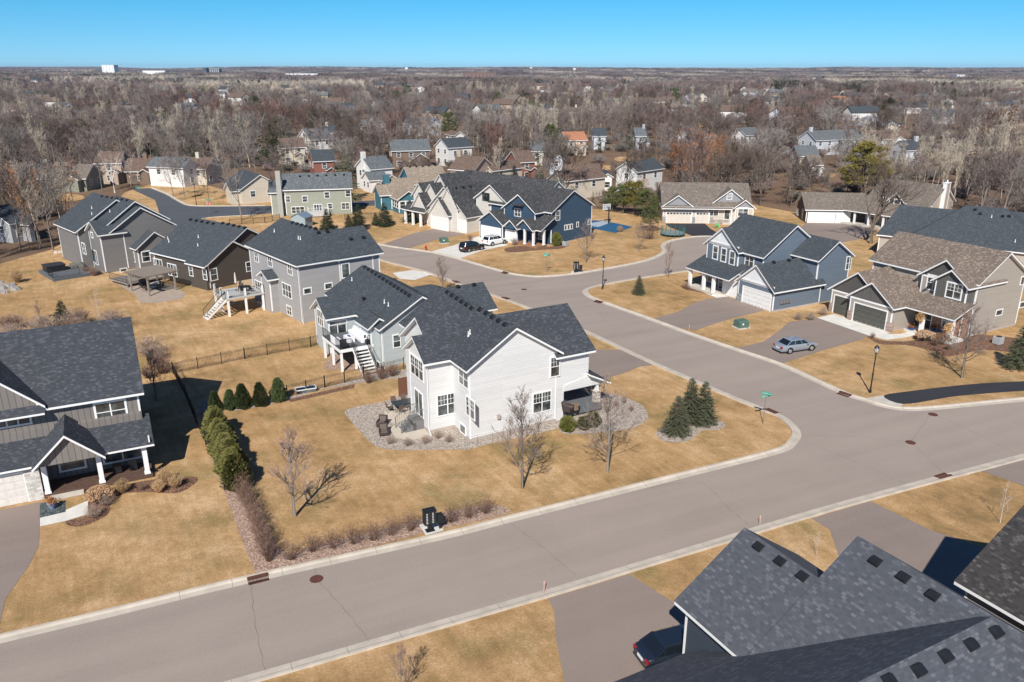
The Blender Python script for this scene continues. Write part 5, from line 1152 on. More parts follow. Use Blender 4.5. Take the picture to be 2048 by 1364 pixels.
def grate(px, py, rz, label):
    e = poly_thing('storm_drain', label, 'storm drain', px, py, rz, 'rusty storm drains'); m = MB(); m.box(-.62, .62, -.45, -.42, .012, .04); m.box(-.62, .62, .02, .05, .012, .04)
    for i in range(16): x_ = -.6 + 1.2 * i / 15; m.box(x_ - .016, x_ + .016, -.43, .03, .012, .037)
    m.build('grate', RUSTM, e); m = MB(); m.box(-.62, .62, .05, .26, .05, .155); m.build('curb_box', RUSTM, e); m = MB(); m.box(-.58, .58, -.42, .02, .0095, .0115); m.build('pit', BLACK, e)
for q in ((516, 1158, R(25), 'rusty storm drain at the kerb by the lawn corner of the gravel strip'), (1689, 789, R(-52), 'rusty storm drain near the lamp at the upper right kerb'), (1888, 954, R(205), 'rusty storm drain in the lower kerb before the right-edge house'), (1541, 823, R(122), 'rusty storm drain beside the corner street sign'), (1197, 604, R(-45), 'rusty storm drain at the bend lawn corner'), (1010, 546, R(-50), 'far rusty storm drain in front of the navy house lawn'), (1011, 597, R(128), 'rusty storm drain opposite the street name sign'), (912, 564, R(128), 'rusty storm drain near the young tree by the concrete drive')): grate(*q)
def manhole(px, py, label):
    x, y = G(px, py); m = MB(); m.lathe([(.42, .0), (.42, .014), (.36, .016)], n=28)
    for i in range(5): m.box(-.3, .3, -.26 + .12 * i, -.22 + .12 * i, .016, .021)
    o = m.build('manhole_cover', RUSTM); o.location = (x, y, .0); tag(o, label, 'manhole cover', 'manhole covers')
for q in ((633, 1158, 'manhole cover on the near road below the gravel strip'), (1821, 885, 'manhole cover in the middle of the road junction'), (1866, 829, 'manhole cover near the upper kerb of the junction'), (1048, 579, 'manhole cover on the main road in front of the navy house lawn')): manhole(*q)
for q, l in (((1088, 1186), 'pink survey stake at the kerb by the lower driveway'), ((1519, 1052), 'pink survey stake at the kerb above the foreground roof'), ((1378, 662), 'white survey stake beside the steel blue house driveway'), ((948, 508), 'thin marker stake at the concrete driveway')):
    m = MB(); m.box(-.015, .015, -.015, .015, 0, .85); m.box(-.022, .022, -.022, .022, .65, .8); o = m.build('marker_stake', flat('pink_flagging', (0.7, 0.42, 0.33), 0.6), None, uv=False); x, y = G(*q); o.location = (x, y, 0); tag(o, l, 'stake', 'marker stakes')
# ---- fences
def fence(pts, label, h=1.25, step=2.4):
    w_ = [G(*p) for p in pts]; e = empty('metal_fence', (w_[0][0], w_[0][1], 0)); tag(e, label, 'fence'); pm = MB(); rm = MB()
    for a, b in zip(w_[:-1], w_[1:]):
        A_ = Vector((a[0] - w_[0][0], a[1] - w_[0][1], 0)); B_ = Vector((b[0] - w_[0][0], b[1] - w_[0][1], 0)); L = (B_ - A_).length; n = max(1, round(L / step))
        for i in range(n + 1):
            p = A_.lerp(B_, i / n); q = MB(); q.box(p.x - .035, p.x + .035, p.y - .035, p.y + .035, 0, h + .08); q.build('post', BLACK, e, uv=False)
        for z in (.15, h - .2, h - .05): rm.tube(A_ + Vector((0, 0, z)), B_ + Vector((0, 0, z)), .018, n=4)
        k = int(L / .14)
        for i in range(k): p = A_.lerp(B_, (i + .5) / k); pm.tube(p + Vector((0, 0, .08)), p + Vector((0, 0, h - .05)), .014, n=3)
    rm.build('rail', BLACK, e, uv=False); pm.build('pickets', BLACK, e, uv=False)
fence([(347, 748), (490, 718), (622, 694), (640, 690)], 'black picket fence across the back lawns, behind the arborvitae row')
fence([(347, 748), (372, 795), (392, 845), (412, 890)], 'black picket fence running toward the road beside the porch house')
fence([(575, 795), (650, 775), (728, 757), (808, 738)], 'black picket fence between the back patio garden and the raised deck')
fence([(460, 450), (530, 446), (560, 440)], 'low black fence by the far lawn left of the sage house')
fence([(690, 440), (720, 438), (765, 436)], 'low black fence between sage and teal houses')
# low wire edging in front of the white house
e = poly_thing('wire_fence', 'thin wire garden fence along the front of the white house', 'fence', 930, 894)
m = MB(); ox, oy = G(930, 894); pp = [Vector((G(px, py)[0] - ox, G(px, py)[1] - oy, 0)) for px, py in ((930, 894), (955, 890), (985, 884), (1015, 876), (1045, 868), (1090, 858))]
for i, p in enumerate(pp):
    m.tube(p, p + Vector((0, 0, .95)), .014, n=4)
    if i:
        for z in (.3, .6, .9): m.tube(pp[i - 1] + Vector((0, 0, z)), p + Vector((0, 0, z)), .005, n=3)
m.build('posts_and_wire', flat('dark_wire', (0.07, 0.075, 0.07), 0.6), e, uv=False)
# ---- cars
def car(px, py, rz, paint, label, kind='sedan', L=4.95, W=1.88, rails=False):
    e = poly_thing('parked_car', label, 'car', px, py, rz)
    P_ = flat('car_paint_' + label.split()[0], paint, 0.22, 0.6, 0.02); P_.node_tree.nodes['Principled BSDF'].inputs['Coat Weight'].default_value = 0.8
    h = 0.5 * W; suv = kind != 'sedan'; k = 1.16 if suv else 1.0; wr = .36 if suv else .34
    belt = .96 * k; top = 1.48 if not suv else 1.70
    # body: stations along x (x, half width, z bottom, z belt)
    st = [(-L / 2, .74 * h, .42, .78 * k), (-L / 2 + .12, .90 * h, .30, .95 * k), (-L / 2 + .5, .97 * h, .26, 1.00 * k), (-1.1, h, .24, 1.0 * k), (0, h, .24, .97 * k), (.95, h, .24, .97 * k), (1.3, .985 * h, .24, .95 * k), (L / 2 - .55, .95 * h, .26, .86 * k), (L / 2 - .15, .86 * h, .30, .74 * k), (L / 2, .66 * h, .38, .62 * k)]
    vs = []; fs = []; m_ = 8
    for x, hw, zb, zt in st:
        vs += [(x, -hw * .9, zb), (x, -hw, zb + .18), (x, -hw, zt - .16), (x, -hw * .88, zt), (x, hw * .88, zt), (x, hw, zt - .16), (x, hw, zb + .18), (x, hw * .9, zb)]
    for i in range(len(st) - 1):
        for j in range(m_): fs.append((i * m_ + j, i * m_ + (j + 1) % m_, (i + 1) * m_ + (j + 1) % m_, (i + 1) * m_ + j))
    fs += [tuple(range(m_)), tuple(range((len(st) - 1) * m_, len(st) * m_))[::-1]]
    m = MB(); m.add(vs, [f[::-1] for f in fs]); 
    bo = m.build('body', P_, e, smooth=False); bo.data.update()
    bv = bo.modifiers.new('bevel', 'BEVEL'); bv.width = .05; bv.segments = 2; bv.limit_method = 'ANGLE'; bv.angle_limit = R(25)
    for p in bo.data.polygons: p.use_smooth = True
    xr0, xr1, xb, xf = (-1.25, .45, -1.95, 1.25) if not suv else (-1.95, .35, -2.25, 1.15)
    if kind == 'hatch': xr0, xr1, xb, xf = -1.7, .3, -2.2, 1.2
    def gl(x, z, w_): return [(x, -w_, z), (x, w_, z)]
    gz = belt - .02; r = .74 * h
    g = MB(); q = [(xb, -.86 * h, gz), (xf, -.86 * h, gz), (xr1, -r, top - .05), (xr0, -r, top - .05), (xb, .86 * h, gz), (xf, .86 * h, gz), (xr1, r, top - .05), (xr0, r, top - .05)]
    g.add(q, [(0, 1, 2, 3), (5, 4, 7, 6), (1, 5, 6, 2), (4, 0, 3, 7), (3, 2, 6, 7)]); go = g.build('windows', flat('car_glass', (0.01, 0.013, 0.018), 0.05, 0.9, 0.02), e)
    rm = MB(); rm.add([(xr0 - .05, -r - .02, top - .06), (xr1 + .05, -r - .02, top - .06), (xr1 + .05, r + .02, top - .06), (xr0 - .05, r + .02, top - .06), (xr0 + .1, -r * .86, top), (xr1 - .15, -r * .86, top), (xr1 - .15, r * .86, top), (xr0 + .1, r * .86, top)], [(4, 5, 6, 7), (0, 1, 5, 4), (1, 2, 6, 5), (2, 3, 7, 6), (3, 0, 4, 7), (3, 2, 1, 0)])
    for sy in (-1, 1):
        for (x0, x1) in ((xb, xr0), (xf, xr1)):
            rm.tube((x0, sy * .87 * h, gz), (x1, sy * (r + .01), top - .05), .04, n=5)
        for t in (.36, .68): rm.tube((xb + (xf - xb) * t, sy * .875 * h, gz), (xr0 + (xr1 - xr0) * (t * 1.25 - .12), sy * (r + .012), top - .05), .028, n=5)
    ro = rm.build('roof', P_, e)
    if rails:
        for sy in (-1, 1): m = MB(); m.tube((xr0 + .2, sy * r * .85, top + .06), (xr1 - .2, sy * r * .85, top + .06), .025); m.box(xr0 + .2, xr0 + .26, sy * r * .85 - .02, sy * r * .85 + .02, top - .02, top + .06); m.box(xr1 - .26, xr1 - .2, sy * r * .85 - .02, sy * r * .85 + .02, top - .02, top + .06); m.build('roof_rail', BLACK, ro)
    for x in (-L * .295, L * .305):
        for sy in (-1, 1):
            m = MB(); y0 = sy * (h - .20); y1 = sy * (h + .015); m.tube((x, y0, wr), (x, y1, wr), wr, n=18); wo = m.build('wheel', flat('tyre', (0.015, 0.015, 0.016), 0.8), e)
            m = MB(); m.tube((x, y1 - sy * .005, wr), (x, y1 + sy * .012, wr), wr * .66, wr * .6, n=14); m.build('rim', flat('alloy', (0.45, 0.46, 0.47), 0.3, 0.6, 0.05, 3, .6), wo)
            m = MB(); m.tube((x, sy * (h - .1), wr + .02), (x, sy * (h + .008), wr + .02), wr + .075, n=18); m.build('wheel_arch', BLACK, bo)
    for sy in (-1, 1):
        m = MB(); m.box(-L / 2 - .0, -L / 2 + .1, sy * .52 * h, sy * .83 * h, .66 * k, .88 * k); m.build('tail_light', flat('tail_red', (0.35, 0.01, 0.012), 0.25, 0.6), e)
        m = MB(); m.box(L / 2 - .16, L / 2 - .06, sy * .48 * h, sy * .78 * h, .56 * k, .68 * k); m.build('headlight', flat('headlight_glass', (0.6, 0.62, 0.65), 0.1, 0.8), e)
        m = MB(); m.box(.75, .95, sy * h, sy * (h + .17), .93 * k, 1.06 * k); m.build('wing_mirror', P_, e)
    m = MB(); m.box(-L / 2 - .03, -L / 2 + .02, -.26, .26, .62 * k - .05, .62 * k + .09); m.build('number_plate', WHITE, e); m = MB(); m.box(-L / 2 - .012, -L / 2 + .3, -.8 * h, .8 * h, .3, .42); m.build('bumper', BLACK if suv else P_, e)
    return e
car(1590, 700, R(21), (0.23, 0.255, 0.29), 'silver sedan parked on the right-hand driveway')
car(944, 501, R(43), (0.008, 0.009, 0.011), 'black suv parked on the concrete driveway nearer the road', 'suv', 4.75, 1.9)
car(990, 488.5, R(43), (0.72, 0.73, 0.74), 'white suv with roof rails parked before the navy house garage', 'suv', 4.8, 1.9, True)
car(1356, 1312, R(20), (0.012, 0.018, 0.028), 'dark blue-black car in the shade of the foreground house', 'sedan', 4.7, 1.85)
# ---- basketball hoop, enclosure, patio furniture
e = poly_thing('basketball_hoop', 'basketball hoop on a black post beside the blue court', 'basketball hoop', 1217, 447, R(-150))
m = MB(); m.box(-.09, .09, -.09, .09, 0, 3.4); m.tube((0, 0, 3.3), (0, -.75, 3.35), .05); m.build('post', BLACK, e)
m = MB(); m.box(-.92, .92, -.80, -.78, 2.75, 3.85); bb = m.build('backboard', flat('frosted_board', (0.42, 0.43, 0.43), 0.2, 0.6), e)
m = MB()
for a in ((-.95, -.88, 2.72, 3.88), (.88, .95, 2.72, 3.88), (-.9, .9, 2.72, 2.79), (-.9, .9, 3.81, 3.88), (-.3, .3, 2.95, 2.99), (-.3, .3, 3.4, 3.44), (-.3, -.26, 2.95, 3.44), (.26, .3, 2.95, 3.44)): m.box(a[0], a[1], -.83, -.77, a[2], a[3])
m.build('board_frame', WHITE, bb); m = MB()
for i in range(14):
    a, b = 2 * math.pi * i / 14, 2 * math.pi * (i + 1) / 14; m.tube((.23 * math.cos(a), -1.07 + .23 * math.sin(a), 3.0), (.23 * math.cos(b), -1.07 + .23 * math.sin(b), 3.0), .012, n=4)
m.build('rim', flat('rim_orange', (0.5, 0.12, 0.03), 0.5), bb)
e = poly_thing('trampoline', 'round trampoline with teal mesh wall on the lawn by the blacktop driveway', 'trampoline', 1345, 471)
m = MB(); TEAL = flat('teal_mesh', (0.04, 0.13, 0.12), 0.8)
for i in range(16):
    a = 2 * math.pi * i / 16; m.tube((2.3 * math.cos(a), 2.3 * math.sin(a), 0), (2.3 * math.cos(a), 2.3 * math.sin(a), 1.7), .05, n=5)
m.build('padded_pole', TEAL, e); m = MB()
for i in range(44):
    a = 2 * math.pi * i / 44; m.tube((2.25 * math.cos(a), 2.25 * math.sin(a), .3), (2.25 * math.cos(a + .1), 2.25 * math.sin(a + .1), 1.6), .014, n=3); m.tube((2.25 * math.cos(a + .1), 2.25 * math.sin(a + .1), .3), (2.25 * math.cos(a), 2.25 * math.sin(a), 1.6), .014, n=3)
m.build('mesh_wall', TEAL, e); m = MB(); m.lathe([(1.9, .5), (1.9, .53)], n=28); m.build('jumping_mat', BLACK, e); m = MB(); m.lathe([(1.9, .52), (2.3, .5), (2.3, .56), (1.9, .56)], n=28); m.build('pad_ring', flat('grey_pad', (0.2, 0.24, 0.24), .8), e)
e = poly_thing('play_slide', 'small green toddler slide on the lawn by the beige ranch walk', 'toy', 1434, 455); m = MB(); m.extr([(-.7, -.2, .1), (0, -.2, .8), (.4, -.2, .8), (.5, -.2, 0), (.3, -.2, 0), (-.05, -.2, .6)], (0, .45, 0)); m.build('chute', flat('toy_green', (0.12, 0.45, 0.16), 0.5), e)
WICK = flat('dark_wicker', (0.055, 0.042, 0.038), 0.8, 0.2, 0.3, 20); CUSH = flat('brown_cushion', (0.13, 0.10, 0.09), 0.9)
def armchair(px, py, rz, label, z=0.0, mat=WICK, cm=CUSH, group=None, s=1.0):
    e = poly_thing('patio_armchair', label, 'chair', px, py, rz, group, z); e.scale = (s, s, s)
    m = MB(); m.box(-.36, .36, -.36, .34, .12, .34); m.extr([(-.40, -.36, .1), (-.40, .40, .1), (-.40, .46, .62), (-.40, -.36, .58)], (.1, 0, 0)); m.extr([(.30, -.36, .1), (.30, .40, .1), (.30, .46, .62), (.30, -.36, .58)], (.1, 0, 0)); m.extr([(-.4, .30, .1), (-.4, .40, .1), (-.4, .56, .92), (-.4, .46, .92)], (.8, 0, 0)); m.build('frame', mat, e)
    m = MB(); m.box(-.29, .29, -.33, .3, .34, .46); m.extr([(-.28, .26, .46), (-.28, .34, .46), (-.28, .46, .86), (-.28, .38, .86)], (.56, 0, 0)); m.build('cushion', cm, e)
    for sx in (-.34, .34):
        for sy in (-.3, .34): q = MB(); q.box(sx - .03, sx + .03, sy - .03, sy + .03, 0, .12); q.build('leg', mat, e)
    return e
armchair(764, 853, R(-10), 'dark wicker lounge chair on the patio edge, the rear one of the pair'); armchair(768, 870, R(15), 'dark wicker lounge chair on the patio edge, the front one of the pair')
armchair(1137, 823, R(60), 'dark wicker chair on the white house porch', .95)
def table(px, py, rz, label, w=1.7, d=1.0, h=.74, mat=BLACK, z=0.0, top=None):
    e = poly_thing('patio_table', label, 'table', px, py, rz, None, z); m = MB(); m.box(-w / 2, w / 2, -d / 2, d / 2, h - .05, h); m.build('table_top', top or mat, e)
    for sx in (-1, 1):
        for sy in (-1, 1): q = MB(); q.tube((sx * (w / 2 - .1), sy * (d / 2 - .1), h - .05), (sx * (w / 2 - .05), sy * (d / 2 - .05), 0), .03); q.build('leg', mat, e)
    return e
def dchair(x, y, rz, label, group, z=0.0, mat=None):
    e = empty('patio_chair', (x, y, z), rz); tag(e, label, 'chair', group); mat = mat or flat('brown_sling', (0.12, 0.085, 0.065), 0.7)
    m = MB(); m.box(-.24, .24, -.24, .22, .41, .44); m.build('seat', mat, e); m = MB(); m.extr([(-.24, .2, .42), (-.24, .23, .42), (-.24, .36, .98), (-.24, .33, .98)], (.48, 0, 0)); m.build('backrest', mat, e)
    for sx in (-.24, .24): q = MB(); q.tube((sx, -.24, 0), (sx, -.22, .64), .018, n=4); q.tube((sx, -.22, .64), (sx, .24, .66), .018, n=4); q.tube((sx, .24, .42), (sx, .3, 0), .018, n=4); q.build('leg', BLACK, e)
    return e
table(806, 818, R(29), 'dark glass-topped dining table by the back patio door', 1.9, 1.1, .74, BLACK, 0, flat('smoked_glass', (0.035, 0.045, 0.045), 0.15, 0.7))
cx, cy = G(806, 818)
for i, (dx, dy, a, l) in enumerate(((-.55, -.85, 180, 'front left'), (.45, -.85, 180, 'front right'), (-.5, .85, 0, 'back left'), (.5, .85, 0, 'back right'), (-1.3, 0, 90, 'left end'))):
    c_, s_ = math.cos(R(29)), math.sin(R(29)); dchair(cx + dx * c_ - dy * s_, cy + dx * s_ + dy * c_, R(29 + a), 'brown sling chair at the %s of the patio dining table' % l, 'patio dining chairs')
e = poly_thing('side_table', 'round wicker side table on the white house porch', 'table', 1150, 818, 0, None, .95); m = MB(); m.lathe([(.36, 0), (.38, .4), (.42, .42), (.42, .46)], n=18); m.build('drum', flat('tan_wicker', (0.20, 0.14, 0.10), 0.8), e)
# raised deck furniture (house C local frame)
def onh(H, x, y): return (H.o[0] + x * H.c - y * H.s, H.o[1] + x * H.s + y * H.c)
WC_ = flat('white_vinyl_cover', (0.75, 0.75, 0.76), 0.6)
def sofa(H, x, y, rz, z, label, L=1.9, mat=WC_):
    X, Y = onh(H, x, y); e = empty('covered_sofa', (X, Y, z), H.th + rz); tag(e, label, 'sofa'); m = MB(); m.extr([(-L / 2, -.42, 0), (-L / 2, .42, 0), (-L / 2, .45, .85), (-L / 2, .2, .85), (-L / 2, .1, .5), (-L / 2, -.42, .46)], (L, 0, 0)); o = m.build('cover', mat, e); b = o.modifiers.new('b', 'BEVEL'); b.width = .07; b.segments = 2
sofa(C, -1.5, 4.7, R(-90), 2.5, 'white covered sofa on the raised deck, nearest the patio door', 1.9); sofa(C, -1.5, 2.6, R(-90), 2.5, 'white covered sofa on the raised deck, by the stair', 1.9); sofa(C, -4.1, 3.2, R(90), 2.5, 'white covered bench on the outer side of the raised deck', 1.4)
X, Y = onh(C, -2.7, 3.2); e = empty('fire_table', (X, Y, 2.5), C.th); tag(e, 'white fire table with blue centre on the raised deck', 'table'); m = MB(); m.box(-.4, .4, -.65, .65, 0, .55); m.build('base', WC_, e); m = MB(); m.box(-.12, .12, -.3, .3, .55, .58); m.build('burner', flat('blue_glass', (0.03, 0.05, 0.2), 0.2), e)
for x_, y_, l in ((-3.9, 1.4, 'dark cushion chair at the left front corner of the raised deck'), (-1.2, 1.45, 'dark cushion chair at the right front corner of the raised deck')):
    X, Y = onh(C, x_, y_); e = empty('deck_chair', (X, Y, 2.5), C.th); tag(e, l, 'chair'); m = MB(); m.box(-.35, .35, -.32, .32, .25, .42); m.extr([(-.35, .25, .4), (-.35, .35, .4), (-.35, .45, .8), (-.35, .35, .8)], (.7, 0, 0)); m.build('seat', flat('charcoal_cushion', (0.03, 0.03, 0.035), 0.8), e); m = MB(); m.box(-.37, .37, -.34, .34, .0, .25); m.build('frame', BLACK, e)
# E: pergola, dining set, low deck
e = empty('pergola', (*onh(E, -5.2, 6.0), 0), E.th); tag(e, 'grey wooden pergola with slatted top beside the brown ranch house', 'pergola')
for sx in (-2.0, 2.0):
    for sy in (-2.3, 2.3): q = MB(); q.box(sx - .1, sx + .1, sy - .1, sy + .1, 0, 2.6); q.build('post', WOOD, e)
for sx in (-2.0, 2.0):
    for d in (-.14, .1): q = MB(); q.box(sx + d, sx + d + .05, -2.8, 2.8, 2.5, 2.72); q.build('beam', WOOD, e)
q = MB()
for i in range(12): y_ = -2.6 + 5.2 * i / 11; q.box(-2.6, 2.6, y_ - .025, y_ + .025, 2.72, 2.9)
q.build('rafters', WOOD, e); q = MB()
for i in range(22): x_ = -2.5 + 5.0 * i / 21; q.box(x_ - .03, x_ + .03, -2.8, 2.8, 2.9, 2.95)
q.build('slats', WOOD, e)
gx, gy = onh(E, -5.0, 6.5)
def tablew(x, y, rz, label, w=1.7, d=1.0, h=.74, mat=BLACK, z=0.0):
    e = empty('patio_table', (x, y, z), rz); tag(e, label, 'table'); m = MB(); m.box(-w / 2, w / 2, -d / 2, d / 2, h - .05, h); m.build('table_top', mat, e)
    for sx in (-1, 1):
        for sy in (-1, 1): q = MB(); q.tube((sx * (w / 2 - .1), sy * (d / 2 - .1), h - .05), (sx * (w / 2 - .05), sy * (d / 2 - .05), 0), .03); q.build('leg', mat, e)
tablew(gx, gy, E.th, 'black table in the striped shade under the pergola', 1.8, 1.0)
for i, (dx, dy, a, l) in enumerate(((-1.2, .6, 90, 'left rear'), (-1.2, -.6, 90, 'left front'), (1.2, .6, -90, 'right rear'), (1.2, -.6, -90, 'right front'))): x_, y_ = onh(E, -5.0 + dx * .9, 6.5 + dy * .7); dchair(x_, y_, E.th + R(a), 'black chair under the pergola, %s of its table' % l, 'pergola chairs', mat=BLACK)
e = empty('low_deck', (*onh(E, -3.5, 12.0), 0), E.th); tag(e, 'low grey deck with black railing between the pergola and grey house', 'deck'); m = MB(); m.box(-3.2, 2.6, -1.6, 3.5, .45, .62); dko2 = m.build('deck_boards', WOOD, e)
for sx in (-3.1, 0, 2.5): q = MB(); q.box(sx - .08, sx + .08, -1.55, -1.4, 0, .5); q.build('post', WOOD, e)
rail([(-3.1, 3.4, .62), (-3.1, -1.5, .62), (-.6, -1.5, .62)], e, 0)
TANF = flat('tan_sling', (0.30, 0.27, 0.22), 0.8); x_, y_ = onh(E, -3.2, 12.9); tablew(x_, y_, E.th, 'long tan dining table on the low deck', 2.4, 1.0, .74, TANF, .62)
for i in range(6): dx, dy = -.8 + .8 * (i % 3), (-.8 if i < 3 else .8); x_, y_ = onh(E, -3.2 + dx, 12.9 + dy); dchair(x_, y_, E.th + (math.pi if i < 3 else 0), 'tan sling chair around the long table on the low deck', 'low deck dining chairs', .62, TANF)
for (x_, y_, w_, d_, h_, c_, l) in ((-4.6, 9.6, 1.2, .8, 1.1, BLACK, 'black covered grill between the pergola and low deck'), (-3.9, 7.6, 1.3, 1.1, .8, flat('pale_cover', (0.5, 0.5, 0.5), 0.8), 'pale domed cover under the pergola edge')):
    X, Y = onh(E, x_, y_); m = MB(); m.extr([(-w_ / 2, -d_ / 2, 0), (-w_ / 2, d_ / 2, 0), (-w_ / 2, d_ / 2, h_ * .75), (-w_ / 2, d_ * .2, h_), (-w_ / 2, -d_ * .2, h_), (-w_ / 2, -d_ / 2, h_ * .75)], (w_, 0, 0)); o = m.build('covered_grill' if c_ == BLACK else 'covered_firepit', c_); o.location = (X, Y, 0); o.rotation_euler = (0, 0, E.th); tag(o, l, 'grill' if c_ == BLACK else 'cover'); b = o.modifiers.new('b', 'BEVEL'); b.width = .08; b.segments = 2
# D deck furniture
for i, (x_, y_, l) in enumerate(((-3.6, 9.4, 'black chair at the stair side of the white deck'), (-2.4, 9.6, 'black chair nearest the grey wall on the white deck'), (-3.2, 11.2, 'black chair at the far side of the white deck table'))):
    X, Y = onh(D, x_, y_); dchair(X, Y, D.th + i * 2, l, 'white deck chairs', 2.42, BLACK)
X, Y = onh(D, -3.1, 10.3); tablew(X, Y, D.th, 'round-cornered black table on the white deck', 1.2, 1.2, .7, BLACK, 2.42)
X, Y = onh(D, -3.7, 11.4); e = empty('patio_umbrella', (X, Y, 2.42), 0); tag(e, 'closed cream patio umbrella standing on the white deck', 'umbrella'); m = MB(); m.lathe([(.25, 0), (.25, .06), (.03, .1), (.03, 2.5)], n=8); m.build('pole', GALV, e); m = MB(); m.lathe([(.05, .95), (.16, 1.1), (.1, 2.1), (.03, 2.5)], n=9); m.build('canopy', flat('cream_canvas', (0.6, 0.52, 0.46), 0.9), e)
X, Y = onh(D, -2.2, 12.2); m = MB(); m.box(-1.0, 1.0, -.1, .1, 0, 1.0); o = m.build('storage_screen', flat('tan_resin', (0.50, 0.36, 0.23), 0.8), None); o.location = (X, Y, 2.42); o.rotation_euler = (0, 0, D.th); tag(o, 'tan storage screen at the back of the white deck', 'screen')
# F deck with covered hot tub
e = empty('dark_deck', (*onh(Fh, -3.8, 3.2), 0), Fh.th); tag(e, 'low charcoal deck beside the grey gabled house', 'deck'); m = MB(); m.box(-3.6, 3.2, -3.5, 3.8, .3, .5); m.build('deck_boards', DECKG, e); m = MB(); m.box(-3.55, 3.15, -3.45, 3.75, 0, .3); m.build('skirt', DECKG, e); rail([(-3.5, -1.0, .5), (-3.5, -3.4, .5), (.2, -3.4, .5)], e, 0)
e = empty('hot_tub', (*onh(Fh, -5.6, 5.2), 0), Fh.th); tag(e, 'black covered hot tub at the end of the charcoal deck', 'hot tub'); m = MB(); m.box(-1.3, 1.3, -1.2, 1.2, .5, 1.35); m.build('shell', BLACK, e); m = MB(); m.box(-1.38, 1.38, -1.28, 1.28, 1.35, 1.5); m.build('cover', flat('charcoal_vinyl', (0.035, 0.035, 0.04), 0.5), e)
for i, (x_, y_) in enumerate(((-3.0, 4.6), (-1.9, 4.2))): X, Y = onh(Fh, x_, y_); m = MB(); m.extr([(-.5, -.4, 0), (-.5, .4, 0), (-.5, .4, .8), (-.5, .1, .85), (-.5, -.4, .5)], (1.0, 0, 0)); o = m.build('covered_lounge_chair', flat('olive_cover', (0.13, 0.13, 0.11), 0.9)); o.location = (X, Y, .5); o.rotation_euler = (0, 0, Fh.th + i); tag(o, 'olive covered lounge chair on the charcoal deck, %s' % ('by the hot tub' if i == 0 else 'nearer the glass door'), 'chair'); b = o.modifiers.new('b', 'BEVEL'); b.width = .07; b.segments = 2
# A porch: potted plant and two chairs
def pot(px, py, z, label, pc=(0.22, 0.26, 0.36), fc=RUST, s=1.0):
    e = poly_thing('potted_plant', label, 'potted plant', px, py, 0, None, z); m = MB(); m.lathe([(.16 * s, 0), (.30 * s, .42 * s), (.33 * s, .45 * s)], n=16); m.build('pot', flat('glazed_pot%.2f' % pc[0], pc, 0.3, 0.6), e); rd = random.Random(int(px)); o = bpy.data.objects.new('foliage', quads('foliage', cluster([(0, 0, .65 * s)] * 3 + [(.15 * s, 0, .6 * s), (-.15 * s, .1 * s, .6 * s)], 60, .16 * s, .07, rd, .8), fc)); col.objects.link(o); o.parent = e
pot(105, 1017, 0, 'blue-grey pot with dried red plants beside the porch column')
BLUEP = (0.01, 0.07, 0.28)
pot(1822, 664, .02, 'cobalt blue pot with orange leaves at the porch walk of the beige house', BLUEP, RUST, 1.2); pot(1880, 664, .3, 'cobalt blue pot inside the decorated porch', BLUEP, RUST, 1.0); pot(1865, 661, .3, 'second cobalt blue pot behind the porch post', BLUEP, RUST, .8)
def wreath(H, x, y, z, label):
    X, Y = onh(H, x, y); e = empty('dried_wreath', (X, Y, z), 0); tag(e, label, 'wreath'); rd = random.Random(int(x * 10)); c = [(.42 * math.cos(a * .4), .12 * math.sin(a), .42 * math.sin(a * .4)) for a in range(16)]; o = bpy.data.objects.new('dried_leaves', quads('dried_leaves', cluster(c + [(0, 0, 0)] * 3, 34, .12, .08, rd, 1), vmat('dried_corn_leaves', (0.50, 0.30, 0.13), .4))); col.objects.link(o); o.parent = e
wreath(Nh, 2.4, 1.75, 2.35, 'bundle of dried leaves tied on the left porch post of the beige house'); wreath(Nh, 6.05, 1.75, 2.0, 'bundle of dried leaves tied on the right porch post of the beige house')
X, Y = onh(A, -2.2, 1.2); e = empty('porch_chair', (X, Y, .35), A.th + R(180)); tag(e, 'dark porch chair with pink cushion, the left of two', 'chair'); m = MB(); m.box(-.3, .3, -.3, .3, .1, .42); m.extr([(-.3, .25, .4), (-.3, .33, .4), (-.3, .42, .95), (-.3, .35, .95)], (.6, 0, 0)); m.build('frame', BLACK, e); m = MB(); m.box(-.24, .24, -.25, .2, .42, .52); m.build('cushion', flat('pink_cushion', (0.4, 0.27, 0.27), 0.9), e)
X, Y = onh(A, -1.1, 1.2); e2 = copy_tree(e); e2.location = (X, Y, .35); tag(e2, 'dark porch chair with pink cushion, the right of two')
def acunit(px, py, label, rz=0):
    e = poly_thing('air_conditioner', label, 'air conditioner', px, py, rz); m = MB(); m.box(-.42, .42, -.42, .42, .08, .9); c = m.build('housing', flat('ac_grey', (0.42, 0.43, 0.43), 0.6), e); m = MB(); m.lathe([(.34, .9), (.34, .94), (.1, .95)], n=16); m.build('fan_grille', BLACK, c); m = MB()
    for i in range(8): m.box(-.425, .425, -.428, .428, .15 + .09 * i, .17 + .09 * i)
    m.build('louvers', GALV, c)
acunit(1995, 688, 'grey air conditioner at the side wall of the beige house', R(-61)); acunit(1131, 492, 'air conditioner at the side wall of the navy house', R(-44))
